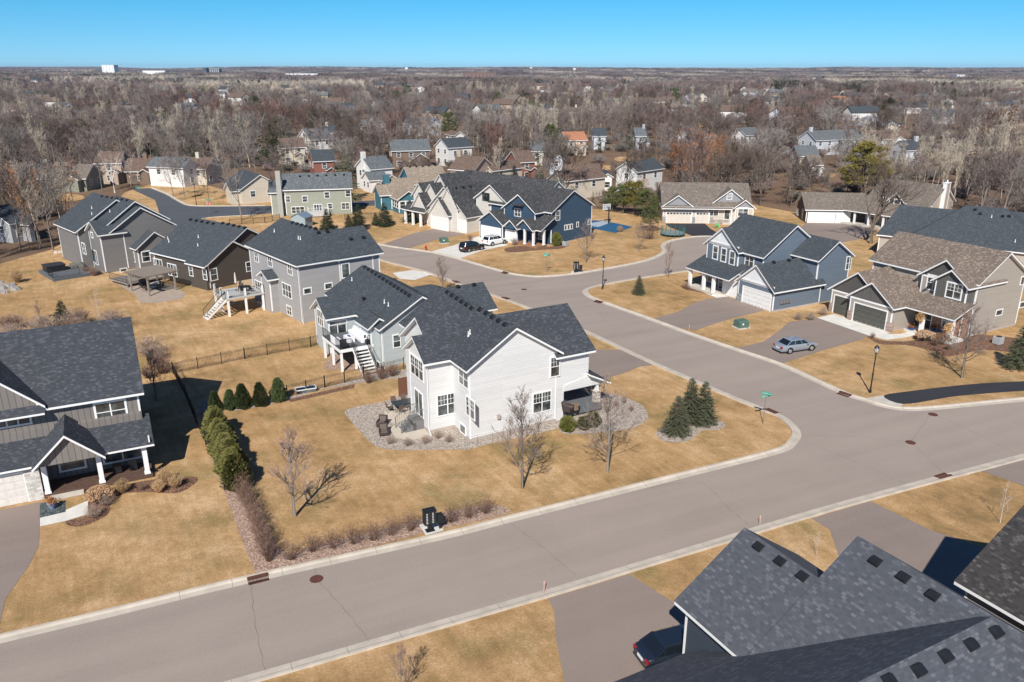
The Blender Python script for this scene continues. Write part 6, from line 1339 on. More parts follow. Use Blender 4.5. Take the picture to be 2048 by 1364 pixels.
# small blue-roofed shed in the sage house garden, cold frame
e = poly_thing('garden_shed', 'small pale blue garden shed with metal roof below the sage house', 'shed', 605, 452, R(-20)); m = MB(); m.extr([(-1.6, -1.3, 0), (1.6, -1.3, 0), (1.6, -1.3, 2.0), (0, -1.3, 2.7), (-1.6, -1.3, 2.0)], (0, 2.6, 0)); m.build('wall', siding((0.30, 0.37, 0.40), .2), e)
m = MB(); m.down([(-1.8, -1.5, 1.95), (0, -1.5, 2.8), (0, 1.5, 2.8), (-1.8, 1.5, 1.95)], .06); m.down([(0, -1.5, 2.8), (1.8, -1.5, 1.95), (1.8, 1.5, 1.95), (0, 1.5, 2.8)], .06); m.build('roof', flat('blue_metal_roof', (0.16, 0.21, 0.27), 0.5), e)
e = poly_thing('cold_frame', 'white-framed garden cold frame by the black fence', 'cold frame', 612, 783, R(24)); m = MB()
for a in ((-1, 1, -.5, -.44), (-1, 1, .44, .5), (-1, -.94, -.5, .5), (.94, 1, -.5, .5), (-.03, .03, -.5, .5)): m.box(a[0], a[1], a[2], a[3], .35, .42)
m.build('frame', WHITE, e); m = MB(); m.box(-.93, .93, -.43, .43, .0, .36); m.build('glazed_box', GLASS, e)
m = MB(); m.box(-.14, .14, -.05, .05, 0, 2.0)
e = poly_thing('wooden_gate', 'brown wooden gate beside the white house back corner', 'gate', 815, 790, R(29)); m = MB(); m.box(-.9, .9, -.04, .04, .1, 1.9); m.build('panel', flat('brown_stain', (0.16, 0.075, 0.045), 0.7), e)
# rock pile
rd_ = random.Random(3)
for i in range(9):
    x, y = G(4 + (i * 13) % 34, 566 + (i * 7) % 22); m = MB(); r = .35 + .12 * (i % 3); vs = []
    for a in range(8): vs.append((r * math.cos(a * .785) * rd_.uniform(.8, 1.1), r * math.sin(a * .785) * rd_.uniform(.8, 1.1), 0)); 
    m.add(vs + [(v[0] * .6, v[1] * .6, r * rd_.uniform(.6, .9)) for v in vs], [(j, (j + 1) % 8, 8 + (j + 1) % 8, 8 + j) for j in range(8)] + [tuple(range(8, 16))]); o = m.build('boulder', flat('grey_boulder', (0.27, 0.255, 0.24), 0.9)); o.location = (x, y, 0); tag(o, 'grey boulder in the rock pile at the left edge', 'boulder', 'boulders at the left edge')
for i in range(10):
    x, y = G(113 + i * 6, 506 - i * .6); m = MB(); r = .5; vs = [(r * math.cos(a * .785) * rd_.uniform(.8, 1.1), r * math.sin(a * .785) * rd_.uniform(.8, 1.1), 0) for a in range(8)]
    m.add(vs + [(v[0] * .6, v[1] * .6, r * rd_.uniform(.6, .9)) for v in vs], [(j, (j + 1) % 8, 8 + (j + 1) % 8, 8 + j) for j in range(8)] + [tuple(range(8, 16))]); o = m.build('boulder', flat('buff_boulder', (0.48, 0.40, 0.33), 0.9)); o.location = (x, y, 0); tag(o, 'buff boulder in the row along the woods edge by the grey gabled house', 'boulder', 'boulders along the woods')
# ------------------------------------------------------------------ houses among the trees
WALLC = dict(white=(0.66, 0.65, 0.63), cream=(0.55, 0.49, 0.40), tan=(0.40, 0.32, 0.25), grey=(0.34, 0.34, 0.35), pale=(0.50, 0.52, 0.56), brick=(0.24, 0.10, 0.075), olive=(0.24, 0.24, 0.19), brown=(0.19, 0.135, 0.10), dark=(0.10, 0.095, 0.10))
ROOFC = dict(grey=MIDG, dark=DARKB, tan=TAUPE, brown=shingle((0.13, 0.09, 0.07), (0.24, 0.17, 0.135)), orange=shingle((0.36, 0.16, 0.09), (0.52, 0.25, 0.15)), light=shingle((0.27, 0.31, 0.34), (0.42, 0.46, 0.50)), sand=SAND)
BG = []
def bgh(label, ax, ay, bx, by, ze, d, wall, roof, mode='x', hip=0, chim=None, extra=True, pitch=.62):
    p, q = G(ax, ay, ze), G(bx, by, ze); w_ = math.hypot(q[0] - p[0], q[1] - p[1]); th = math.degrees(math.atan2(q[1] - p[1], q[0] - p[0]))
    dist = math.hypot(*p); h = House('distant_house', label, None, None, th, 'houses among the far trees', org=p)
    WM_ = siding(WALLC[wall], .25, .9) if dist < 400 else flat('far_' + wall, WALLC[wall], .8)
    hw = (d if mode == 'x' else w_) / 2; z0 = min(0, hill(*p)) - 1 if dist > 480 else -.1
    h.wing('m', mode, 0, w_, 0, d, ze, ze + hw * pitch, WM_, hip=(hip, hip), z0=z0, ctrim=False)
    if extra and dist < 450 and mode == 'x': 
        gw = min(w_ * .42, 7); h.wing('g', 'y', w_ * .5, w_ * .5 + gw, -2.0, d * .5, min(ze, 3.2), min(ze, 3.2) + gw * .31, WM_, z0=z0, ctrim=False)
    h.finish(ROOFC[roof])
    n = max(1, int(w_ / 4)); W = h.w['m']
    for i in range(n):
        u = W['X0'] + (W['X1'] - W['X0']) * (i + .5) / n
        if ze > 4.5: h.win('-y', 'm', 0, 0, 1.1, 1.3, u=u, z=ze - 1.3)
        h.win('-y', 'm', 0, 0, 1.3, 1.4, u=u, z=1.6)
    if dist < 450:
        for v in (.3, .7): h.win('-x', 'm', 0, 0, 1.1, 1.3, u=d * v, z=min(ze - 1.3, 4.2)); h.win('+x', 'm', 0, 0, 1.1, 1.3, u=d * v, z=min(ze - 1.3, 4.2))
    if chim is not None: m = MB(); x_ = W['X0'] + (W['X1'] - W['X0']) * chim; m.box(x_ - .5, x_ + .5, d * .5 - .6, d * .5 + .4, ze - .5, ze + hw * pitch + 1.3); m.build('chimney', WM_, h.root)
    c_ = math.cos(h.th); s_ = math.sin(h.th); BG.append((p[0] + c_ * w_ / 2 - s_ * d / 2, p[1] + s_ * w_ / 2 + c_ * d / 2, w_ if 'left of the grey gabled' not in label and 'far left woods' not in label else -1.0, d))
    return h
L_ = [
 ('olive ranch house with a small white-trimmed gable at the far left woods', 72, 357, 172, 357, 3.3, 10, 'olive', 'tan', 'x', 0, .02),
 ('brown-roofed two-storey house behind the olive ranch house', 185, 327, 243, 326, 5.6, 9, 'tan', 'brown', 'x', 0, None),
 ('brown-roofed house with a pale chimney left of the dark cul-de-sac', 247, 343, 308, 342, 3.4, 10, 'brown', 'brown', 'x', 0, .62),
 ('white gabled house at the start of the left-hand row', 366, 336, 402, 330, 5.2, 12, 'white', 'grey', 'y', 0, None),
 ('white house with brown roof and yellow chimney in the left-hand row', 412, 338, 448, 331, 4.4, 10, 'cream', 'brown', 'y', 0, .5),
 ('cream house with dark roof nearest the stop sign', 446, 366, 480, 379, 3.6, 10, 'cream', 'dark', 'x', 0, None),
 ('buff house behind the bare trees above the sage house', 560, 296, 612, 294, 5.6, 9, 'cream', 'brown', 'x', 0, None),
 ('red brick house above the sage house', 625, 323, 672, 321, 5.6, 9, 'brick', 'dark', 'x', 0, None),
 ('white gable end poking out left of the black-roofed house', 592, 276, 620, 280, 5.0, 10, 'white', 'grey', 'y', 0, None),
 ('dark-roofed house with a white chimney in the middle woods', 638, 266, 668, 266, 5.4, 9, 'white', 'dark', 'x', 0, .4),
 ('white two-storey house with grey roof behind the teal house', 741, 339, 789, 335, 5.6, 9, 'white', 'grey', 'x', 0, .0),
 ('white garage wing with grey roof in front of the white house', 738, 361, 778, 358, 3.2, 6, 'white', 'grey', 'x', 0, None),
 ('dark brown house with long grey roof behind the teal house', 782, 302, 862, 300, 5.6, 10, 'brown', 'grey', 'x', 0, None),
 ('tall white gable end above the cream gabled house', 867, 292, 896, 296, 6.0, 10, 'white', 'dark', 'y', 0, None),
 ('taupe-roofed house with stone gable above the cream gabled house', 895, 338, 948, 342, 5.6, 10, 'tan', 'brown', 'x', 0, .02),
 ('cream house with arched window gable under a brown roof', 952, 338, 985, 342, 5.0, 12, 'cream', 'brown', 'y', 0, None),
 ('cream cottage gables beside a chimney in the middle distance', 713, 252, 748, 254, 4.5, 9, 'cream', 'grey', 'x', 0, .5),
 ('lavender grey house behind pale cottonwoods', 803, 246, 858, 249, 5.4, 9, 'pale', 'grey', 'x', 0, None),
 ('small white gable near the tall pale tree', 909, 271, 931, 270, 4.6, 9, 'white', 'brown', 'y', 0, None),
 ('terracotta-roofed pink house in the centre right woods', 1131, 281, 1176, 280, 5.4, 9, 'cream', 'orange', 'x', 0, None),
 ('pale blue house with dark roof right of the terracotta roof', 1186, 272, 1214, 272, 5.2, 9, 'pale', 'dark', 'x', 0, None),
 ('grey two-storey house with tall white-edged chimney', 1270, 272, 1294, 272, 6.0, 9, 'grey', 'grey', 'x', 0, .9),
 ('white garage below the grey two-storey house', 1279, 287, 1300, 287, 3.0, 7, 'white', 'grey', 'x', 0, None),
 ('pale grey gabled house behind the navy house', 1096, 318, 1130, 318, 5.5, 12, 'pale', 'grey', 'y', 0, None),
 ('cream gabled house with dark windows directly behind the navy house', 1093, 357, 1130, 363, 4.6, 14, 'cream', 'brown', 'y', 0, None),
 ('low taupe-roofed house behind bare trees by the cream gable', 1132, 357, 1206, 356, 3.2, 10, 'cream', 'brown', 'x', 0, None),
 ('brick house with white window gable above the navy house', 1036, 325, 1074, 323, 5.2, 9, 'brick', 'brown', 'x', 0, None),
 ('white house with steep gable and dark roof in front of the oaks', 1228, 339, 1275, 344, 5.6, 12, 'white', 'dark', 'y', 0, None),
 ('small white house wing beside the steep white gable', 1203, 354, 1228, 354, 3.6, 9, 'white', 'dark', 'y', 0, None),
 ('white gabled house with blue-black roof above the beige ranch', 1383, 276, 1424, 274, 4.8, 9, 'white', 'dark', 'x', 0, None),
 ('dark-roofed pale garage above the beige ranch', 1383, 290, 1420, 288, 3.6, 9, 'pale', 'dark', 'x', 0, None),
 ('white gable ends in the trees right of centre', 1460, 268, 1492, 271, 4.8, 9, 'white', 'grey', 'y', 0, None),
 ('pink-roofed white house on the middle ridge', 1283, 204, 1318, 204, 5.4, 9, 'white', 'brown', 'x', 0, None),
 ('white gabled pair on the middle ridge left of the pink roof', 1205, 204, 1240, 204, 5.0, 9, 'white', 'grey', 'x', 0, None),
 ('blue-roofed white gable in the upper centre woods', 1068, 218, 1095, 220, 5.0, 9, 'white', 'dark', 'x', 0, None),
 ('yellow-cream house in the upper centre woods', 1128, 224, 1160, 224, 5.4, 9, 'cream', 'brown', 'x', 0, .8),
 ('teal-roofed pale house on the right ridge', 1458, 194, 1482, 194, 5.0, 9, 'cream', 'dark', 'y', 0, None),
 ('long grey roof beside the teal-roofed house', 1425, 193, 1458, 193, 4.0, 9, 'pale', 'grey', 'x', 0, None),
 ('cream gable left on the right ridge', 1393, 194, 1416, 194, 5.0, 9, 'cream', 'grey', 'y', 0, None),
 ('blue-grey house with white chimney behind the cottonwoods', 1632, 281, 1728, 277, 5.4, 10, 'pale', 'grey', 'x', 0, .05),
 ('long building with a pale metal hip roof', 1727, 252, 1800, 251, 3.6, 14, 'cream', 'light', 'x', .8, None),
 ('long taupe-roofed house with two bright white gables', 1728, 278, 1826, 278, 4.2, 10, 'white', 'brown', 'x', 0, None),
 ('dark-roofed house with white corner right of the big pine', 1813, 301, 1852, 300, 5.0, 9, 'pale', 'dark', 'x', 0, .95),
 ('cream house glimpsed left of the big pine', 1596, 312, 1640, 312, 5.0, 9, 'cream', 'grey', 'x', 0, None),
 ('white house base glimpsed through trunks left of the big pine', 1620, 330, 1648, 330, 4.0, 8, 'white', 'tan', 'x', 0, None),
 ('tan gable in the right-hand woods', 1893, 282, 1917, 283, 4.6, 9, 'cream', 'brown', 'y', 0, None),
 ('salmon-walled house at the right edge woods', 1930, 300, 1958, 299, 5.0, 9, 'tan', 'sand', 'x', 0, None),
 ('red-roofed house with white rake on the right ridge', 1668, 200, 1698, 200, 5.0, 10, 'white', 'orange', 'x', 0, None),
 ('pale grey house on the left ridge', 373, 184, 400, 184, 5.0, 9, 'pale', 'grey', 'x', 0, None),
 ('white gabled house on the left ridge', 428, 188, 450, 188, 5.0, 9, 'white', 'grey', 'x', 0, None),
 ('olive-roofed house on the left ridge', 290, 191, 316, 192, 4.6, 9, 'brown', 'tan', 'x', 0, .1),
 ('buff house on the left ridge between the olive roof and pale house', 322, 191, 352, 191, 4.0, 9, 'cream', 'tan', 'x', 0, None),
 ('brown-roofed low house in the left woods', 150, 214, 192, 214, 3.6, 10, 'tan', 'brown', 'x', 0, None),
 ('small grey house among the left woods', 103, 211, 124, 212, 4.6, 8, 'pale', 'grey', 'x', 0, None),
 ('white-gabled house in front of the pale cottonwoods', 250, 213, 268, 212, 5.0, 9, 'white', 'grey', 'y', 0, None),
 ('pink and grey house on the central ridge', 712, 184, 738, 184, 6.0, 9, 'pale', 'dark', 'x', 0, None),
 ('white gabled house on the central ridge', 833, 178, 852, 178, 6.0, 9, 'white', 'grey', 'y', 0, None),
 ('tan block house on the central ridge', 870, 177, 888, 177, 7.0, 9, 'tan', 'tan', 'x', 0, None),
 ('orange gable on the central ridge', 865, 203, 882, 203, 5.0, 9, 'brick', 'orange', 'y', 0, None),
 ('cream and grey house left on the central ridge', 555, 184, 585, 185, 5.0, 9, 'cream', 'grey', 'x', 0, None),
 ('grey house behind the oaks left of the grey gabled house', 18, 448, 60, 440, 3.6, 9, 'grey', 'dark', 'x', 0, None),
 ('white house far off on the right ridge', 2010, 184, 2030, 184, 5.0, 8, 'white', 'grey', 'y', 0, None),
 ('pale house beside the shed on the far right', 1895, 205, 1912, 205, 5.0, 8, 'white', 'light', 'y', 0, None),
 ('small pale house among trees at far centre right', 1060, 302, 1090, 302, 4.6, 9, 'cream', 'grey', 'x', 0, None)]
for r_ in L_: bgh(r_[0], r_[1], r_[2], r_[3], r_[4], r_[5], r_[6], r_[7], r_[8], r_[9], r_[10], r_[11])
rb_ = random.Random(23)
KN = [(1495, 192), (1205, 183), (1172, 178), (692, 165), (920, 205), (1005, 219), (1020, 208), (1700, 190), (1850, 199), (2020, 190), (60, 191), (80, 202), (27, 224), (1255, 206), (1530, 212), (640, 200), (470, 204), (1345, 228), (985, 232), (1580, 240), (770, 214), (245, 236), (120, 240), (1420, 236), (1130, 196), (1640, 178)]
for i in range(150):                     # specks of houses toward the ridges, nothing in the photo tells them apart
    px, py = rb_.uniform(20, 2030), rb_.choice((157, 160, 163, 167, 172, 178, 186, 196, 207, 220, 236)) + rb_.uniform(-2, 2)
    if i < len(KN): px, py = KN[i]
    p = G(px, py, 3); D_ = math.hypot(*p); z_ = max(0, hill(*p))
    if any(abs(b[0] - p[0]) < 16 and abs(b[1] - p[1]) < 40 for b in BG): continue
    e = empty('far_house', (p[0], p[1], z_), rb_.uniform(-.8, .8)); tag(e, 'tiny pale house far off among the bare woods', 'house', 'tiny far houses'); w_, d_, h_ = rb_.uniform(12, 18), 9, rb_.choice((4.5, 6.5)) ; k_ = D_ / 900 if D_ > 900 else 1; wc = rb_.choice(('white', 'white', 'cream', 'pale', 'tan')); rc = rb_.choice(('grey', 'brown', 'tan', 'dark'))
    m = MB(); m.extr([(-w_ / 2, 0, -2), (-w_ / 2, d_, -2), (-w_ / 2, d_, h_), (-w_ / 2, d_ / 2, h_ + 2.9), (-w_ / 2, 0, h_)], (w_, 0, 0)); m.build('wall', flat('far_' + wc, WALLC[wc], .8), e)
    m = MB(); a_ = w_ / 2 + .4; m.down([(-a_, -.5, h_), (a_, -.5, h_), (a_, d_ / 2, h_ + 3.3), (-a_, d_ / 2, h_ + 3.3)], .25); m.down([(-a_, d_ / 2, h_ + 3.3), (a_, d_ / 2, h_ + 3.3), (a_, d_ + .5, h_), (-a_, d_ + .5, h_)], .25); m.build('roof', ROOFC[rc], e)
    BG.append((p[0], p[1] + 4, w_, d_))
# large buildings and water towers on the skyline
def far_at(px, D): return ((px - 1024) / F * D / 1.0 * (CP + 0 * SP) ** 0 , D)
def block(name, label, px0, px1, pt, D, mats, zb=0, depth=30, win=True, cat='building'):
    k = D * (CP * CP + SP * SP) ; x0, x1 = (px0 - 1024) / F * D * 1.057, (px1 - 1024) / F * D * 1.057
    # row pt -> height at distance D
    b = (682 - pt) / F; d = Vector((0, CP + b * SP, -SP + b * CP)); zt = CH + d.z / d.y * D
    s_ = 1 / (CP + b * SP); x0, x1 = (px0 - 1024) / F * s_ * D, (px1 - 1024) / F * s_ * D
    e = empty(name, ((x0 + x1) / 2, D, 0)); tag(e, label, cat); w_ = (x1 - x0) / 2; m = MB(); m.box(-w_, w_, 0, depth, zb - 20, zt); m.build('wall', mats[0], e)
    m = MB(); m.box(-w_ - .5, w_ + .5, -.5, depth + .5, zt, zt + 1.0); m.build('parapet', mats[1], e)
    if win:
        m = MB(); n = max(2, int(2 * w_ / 8)); 
        for i in range(n): u = -w_ + 2 * w_ * (i + .5) / n; m.box(u - 1.2, u + 1.2, -.12, .02, zb + 2, zt - 2)
        m.build('window_bays', mats[2], e)
    return e
FW = flat('far_white', (0.75, 0.75, 0.74), .7); FB = flat('far_brick', (0.22, 0.135, 0.105), .8); FD = flat('far_dark', (0.07, 0.08, 0.10), .6); FP = flat('far_pale_rib', (0.55, 0.57, 0.60), .7)
block('tower_block', 'tall white windowless tower block on the left skyline', 203, 227, 130.5, 2600, (FW, FW, FP)); block('warehouse', 'long low white building on the left skyline', 285, 330, 141.5, 2600, (FW, FP, FP), win=False)
block('office_block', 'small dark glass office block on the left skyline', 418, 438, 137.5, 3400, (FD, FP, FP)); block('office_block', 'thin dark block just left of the glass office on the skyline', 405, 412, 136, 3400, (FD, FD, FD), win=False)
block('warehouse', 'very long pale warehouse right of the left skyline offices', 570, 635, 147.5, 2300, (FW, FP, FP), win=False); block('brick_block', 'long reddish brick building on the central skyline', 925, 992, 146.5, 1900, (FB, FB, FD))
block('warehouse', 'white shed on the right skyline', 1914, 1930, 150.5, 1900, (FW, FW, FW), win=False)
def wtower(px, pt, D, label, c):
    b = (682 - pt) / F; dz = (-SP + b * CP) / (CP + b * SP); zt = CH + dz * D; x = (px - 1024) / F / (CP + b * SP) * D; e = empty('water_tower', (x, D, 0)); tag(e, label, 'water tower'); r = 5.5 * D / 2600
    m = MB(); m.lathe([(.2 * r, -20), (.2 * r, zt - 1.5 * r)], n=8); m.build('column', c, e); m = MB(); m.lathe([(.25 * r, zt - 1.6 * r), (.9 * r, zt - 1.2 * r), (r, zt - .6 * r), (.7 * r, zt - .2 * r), (.1 * r, zt)], n=12); m.build('tank', c, e)
wtower(1062, 133.5, 3600, 'water tower with dark stem right of centre on the skyline', flat('far_tank', (0.5, 0.45, 0.42), .6)); wtower(1149, 136, 3600, 'pale pink water tower on the skyline, right of the dark-stemmed one', flat('far_tank2', (0.72, 0.6, 0.55), .6)); wtower(813, 134.5, 4200, 'tiny white water tower left of centre on the skyline', FW)
e = empty('radio_mast', ((403 - 1024) / F * 1.06 * 2600, 2600, 0)); tag(e, 'thin radio mast left of the glass office on the skyline', 'mast'); m = MB(); m.tube((0, 0, -10), (0, 0, 50), .7, .35, n=4); m.build('mast', flat('far_steel', (0.4, 0.35, 0.35), .6), e)
# ------------------------------------------------------------------ woods
VK = [bkind(101, 'mauve', h=14, spread=.40, n1=11, n2=6, n3=5, n4=4, leader=False, twig=.035), bkind(102, 'mauve', h=14, spread=.36, n1=11, n2=6, n3=5, n4=4, leader=False, twig=.035, up=.6), bkind(103, 'grey', h=14, spread=.42, n1=12, n2=6, n3=5, n4=4, leader=False, twig=.034),
      bkind(104, 'tan', h=17, bark=TW['tan'], spread=.30, n1=14, n2=6, n3=5, n4=3, up=1.1, leader=False, twig=.04), bkind(105, 'brown', BARKB, h=14, spread=.42, n1=12, n2=6, n3=5, n4=4, leader=False, twig=.035, fork=3), bkind(106, 'red', h=11, spread=.40, n1=12, n2=6, n3=5, n4=4, leader=False, twig=.035, up=.8),
      bkind(107, 'birch', BIRCHM, h=14, spread=.26, n1=12, n2=4, n3=3, n4=3, up=.9, twig=.025, fork=3)]
_b, _t = bare(108, h=12, spread=.42, n1=12, n2=5, n3=3, n4=1, leader=False, twig=.03); rd_ = random.Random(9); tips = [t[3:6] for t in _t][::2]
OAK = Kind(12, [('trunk', seg_mesh('trunk', _b, BARKB)), ('crown', quads('crown', cluster(tips, 6, .35, .16, rd_, .8), RUST))])
_pc = []
for i in range(150):
    a = rd_.uniform(0, 6.28); t = rd_.random(); r = 4.4 * (rd_.random() ** .4) * math.sqrt(max(.05, 1 - (t * 1.5 - .55) ** 2)); _pc.append((r * math.cos(a), r * math.sin(a), 4.5 + 9.0 * t))
PINEK = Kind(14, [('trunk', seg_mesh('trunk', [(0, 0, 0, 0, 0, 12, .3, .05)] + [(0, 0, max(2, p[2] - 1.5), *p, .06, .02) for p in _pc[::2]], BARKB)), ('crown', quads('crown', cluster(_pc, 34, .42, .20, rd_, .55), PINED))])
PINEY = Kind(14, [PINEK.parts[0], ('crown', quads('crown', cluster(_pc, 70, .42, .17, rd_, .55), PINE))])
x, y = G(1720, 404); plant(PINEY, x, y, topz(1720, 280, x, y), 'pine_tree', 'tall yellow-green pine standing out above the tan porch house', 'tree', wide=1.2)
for px, py, pt, l in ((1225, 424, 372, 'bushy pine at the left end of the group behind the court'), (1246, 428, 366, 'bushy pine second in the group behind the court'), (1268, 430, 360, 'brightest pine in the middle of the group behind the court'), (1290, 436, 378, 'dark pine at the right of the group behind the court'), (1310, 432, 390, 'short pine touching the beige ranch house'), (1300, 463, 410, 'brownish cedar on the lawn edge before the pine group')):
    x, y = G(px, py); plant(PINEK if 'bright' not in l else PINEY, x, y, topz(px, pt, x, y), 'pine_tree', l, 'tree', wide=1.25)
for px, py, pt, l in ((1028, 375, 325, 'blue spruce poking above the cream house roof'), (553, 300, 238, 'left of two tall blue spruces in the left-centre woods'), (578, 300, 236, 'right of two tall blue spruces in the left-centre woods'), (1120, 300, 242, 'blue spruce left of the terracotta roof'), (1196, 305, 266, 'green spruce before the pale blue house'), (1257, 300, 252, 'narrow green spruce beside the grey two-storey house'), (765, 268, 235, 'spruce beside the cream cottage, left'), (779, 268, 233, 'spruce beside the cream cottage, right'), (700, 400, 310, 'dark brownish conifer left of the white two-storey house'), (572, 380, 310, 'shaggy dark conifer above the sage house left end'), (672, 372, 320, 'green conifer above the sage house roof'), (1380, 320, 262, 'mixed green conifer among rust oaks'), (1750, 300, 258, 'narrow spruce before the taupe-roofed house'), (2018, 278, 236, 'pine under the white birches at the right')):
    x, y = G(px, py); plant(SP4, x, y, max(5, topz(px, pt, x, y)), 'spruce_tree', l, 'tree', wide=1.15)
for px, py, h_, k_, l in ((347, 394, 9, 0, 'bare tree beside the dark cul-de-sac, left of the pair'), (370, 397, 9.5, 2, 'bare tree beside the dark cul-de-sac, right of the pair'), (418, 402, 8.5, 0, 'bare tree right behind the stop sign'), (484, 440, 15, 2, 'wide bare tree in front of the sage house chimney'), (466, 372, 11, 1, 'bare tree before the cream dark-roofed house'), (230, 386, 12, 6, 'white-stemmed birch behind the grey gabled house'), (205, 384, 12, 1, 'slim bare tree behind the grey gabled house'), (262, 372, 10, 6, 'birch at the road bend behind the grey gabled house'), (106, 500, 14, 2, 'pale-trunked bare tree left of the grey gabled house'), (140, 470, 12, 7, 'rust-leaved oak left of the grey gabled house'), (82, 488, 12, 7, 'rust-leaved oak at the yard edge near the boulders'), (40, 500, 13, 0, 'bare tree at the far left yard edge'), (60, 470, 13, 0, 'bare tree among the oaks at the far left'), (20, 455, 13, 4, 'dark bare tree at the left edge of the photo'), (120, 440, 12, 0, 'bare tree before the olive house'), (150, 425, 11, 0, 'bare tree right of the olive house gable'), (560, 395, 11, 0, 'bare tree left of the sage house roof'), (1000, 378, 12, 3, 'pale tree behind the cream gabled roofs'), (1125, 402, 14, 4, 'leaning dark tree behind the navy house'), (1095, 395, 14, 2, 'tall bare tree behind the navy house roof')):
    x, y = G(px, py); plant((VK + [OAK])[k_], x, y, h_, {6: 'birch_tree', 7: 'oak_tree'}.get(k_, 'bare_tree'), l, 'tree')
NEARBOX = [(h.o[0], h.o[1]) for h in (B, C, D, E, Fh, A, J, I, K, Lg, Lh, M, Nh, Oh, P, Q, Gs, Hh)]
LAWN = [G(*q) for q in [(-900, 1700), (-500, 640), (-60, 545), (20, 522), (100, 500), (170, 460), (250, 400), (300, 374), (420, 376), (500, 395), (560, 400), (700, 385), (830, 376), (1180, 422), (1240, 422), (1310, 437), (1400, 428), (1500, 412), (1590, 428), (1640, 412), (1780, 435), (1850, 475), (2100, 476), (2900, 600), (2900, 1700)]]
def inpoly(x, y, P_):
    c = False; n = len(P_)
    for i in range(n):
        x0, y0 = P_[i]; x1, y1 = P_[(i + 1) % n]
        if (y0 > y) != (y1 > y) and x < (x1 - x0) * (y - y0) / (y1 - y0) + x0: c = not c
    return c
OPEN = [(1215, 335, 12), (1255, 318, 14), (850, 330, 10), (560, 372, 14), (350, 385, 40), (440, 395, 40), (130, 395, 26), (262, 378, 26), (1858, 266, 20)]
OPENW = [(*G(a, b), c) for a, b, c in OPEN]
BG += [(*onh(Lh, -5, 0), 16, 12), (*onh(Oh, 0, 0), 24, 12), (*onh(Lg, 5, 3), 12, 8), (*onh(K, 9, 4), 18, 10), (*onh(Gs, -7, 4), 17, 10), (*onh(Hh, 8, 7), 20, 14), (*onh(I, -4, 8), 22, 16)]
def WOB(x, y): return 1.0 + .35 * max(0, math.sin(x * 1.7 + y * .9))
HM = 0.0
def hlimit(x, y):                      # tallest tree allowed here so the houses behind can be seen
    lim = 99.0; d = math.hypot(x, y); 
    for bx, by, bw, bd in BG:
        D = math.hypot(bx, by)
        ux, uy = bx / D, by / D; t = x * ux + y * uy; s_ = abs(-x * uy + y * ux)
        if bw < 0: 
            if math.hypot(x - bx, y - by) < 10: return 0
            continue
        if s_ > bw / 2 + (3 if t > D - 20 else 3.5) + HM: continue
        if D - 3 - HM < t < D + bd + 4 + HM: return 0
        if D - max(90, .42 * D) < t <= D - 3:
            z = CH - (CH - (1.5 if D < 350 else 3)) * t / D; lim = min(lim, z * WOB(x, y))
    for ox, oy, r in OPENW:
        D = math.hypot(ox, oy)
        if math.hypot(x - ox, y - oy) < r: return 0
        ux, uy = ox / D, oy / D; t = x * ux + y * uy; s_ = abs(-x * uy + y * ux)
        if s_ < r * .8 and D - 60 < t < D: lim = min(lim, max(0, CH - CH * t / D + 1))
    return lim
brush = []; trees = []                              # x, y, kind index, height, rot
rw = random.Random(77)
def zone(x, y):                         # which kind of wood grows here
    v = math.sin(x / 37.0 + 1.7) * math.cos(y / 61.0) + .6 * math.sin((x + y) / 23.0) + rw.gauss(0, .45)
    r = rw.random()
    cl = max(0, math.sin(x / 53.0 + 4) * math.sin(y / 47.0 + 1))
    if r < .03 + .17 * cl: return 8
    if r < .045 + .22 * cl: return 9
    if v > .95: return 3
    if v > .45: return 2
    if v < -1.15: return 5
    if v < -.6: return 4
    return 0 if rw.random() < .5 else 1
yy = 118.0
while yy < 900:
    stp = 6.4 + yy / 130.0; half = yy * .70 + 14; xx = -half
    while xx < half:
        x, y = xx + rw.uniform(-.45, .45) * stp, yy + rw.uniform(-.45, .45) * stp; xx += stp
        if inpoly(x, y, LAWN): continue
        lim = hlimit(x, y); lim = min(99, lim * rw.uniform(1.2, 2.4)) if 0 < lim < 99 and rw.random() < (.5 if x < -60 and y < 330 else .22) else lim
        if x < -55 and 0 < lim < 9 and y < 340 and rw.random() < .42: lim = rw.uniform(6, 10.5)
        if lim < 3:
            if lim > 0.1: brush.append((x, y, 0, rw.uniform(0, 6.28), min(lim, rw.uniform(1.5, 2.8)), 10 + rw.randrange(2)))
            continue
        if rw.random() < .5 and yy < 420: brush.append((x + 3, y + 2, 0, rw.uniform(0, 6.28), rw.uniform(1.8, 3.6), 10 + rw.randrange(2)))
        k = zone(x, y); h = rw.uniform(9.5, 15) if k not in (3,) else rw.uniform(13, 19)
        if k in (8, 9) and 60 < x < 125 and y < 290: k = 0
        if math.hypot(x - G(1720, 404)[0], y - G(1720, 404)[1]) < 9: continue
        if k == 8: h = rw.uniform(8, 15)
        if min(math.hypot(x - G(*q)[0], y - G(*q)[1]) for q in ((1360, 395), (1420, 380))) < 9: k = 7
        if x < -95 and y < 185 and rw.random() < .6: k = 7; h *= .8
        if x > 120 and y < 260 and rw.random() < .25: k = 7
        if abs(px_ := (1024 + F * x / (y * CP + CH * SP)) - 1990) < 60 and 290 < y < 420 and rw.random() < .5: k = 6; h = 15
        if 1.0 < 1: pass
        h = min(h, lim) if lim < 99 else h
        trees.append((x, y, k, h, rw.uniform(0, 6.28)))
    yy += stp * .9
ALLK = VK + [OAK, SP4, PINEK]
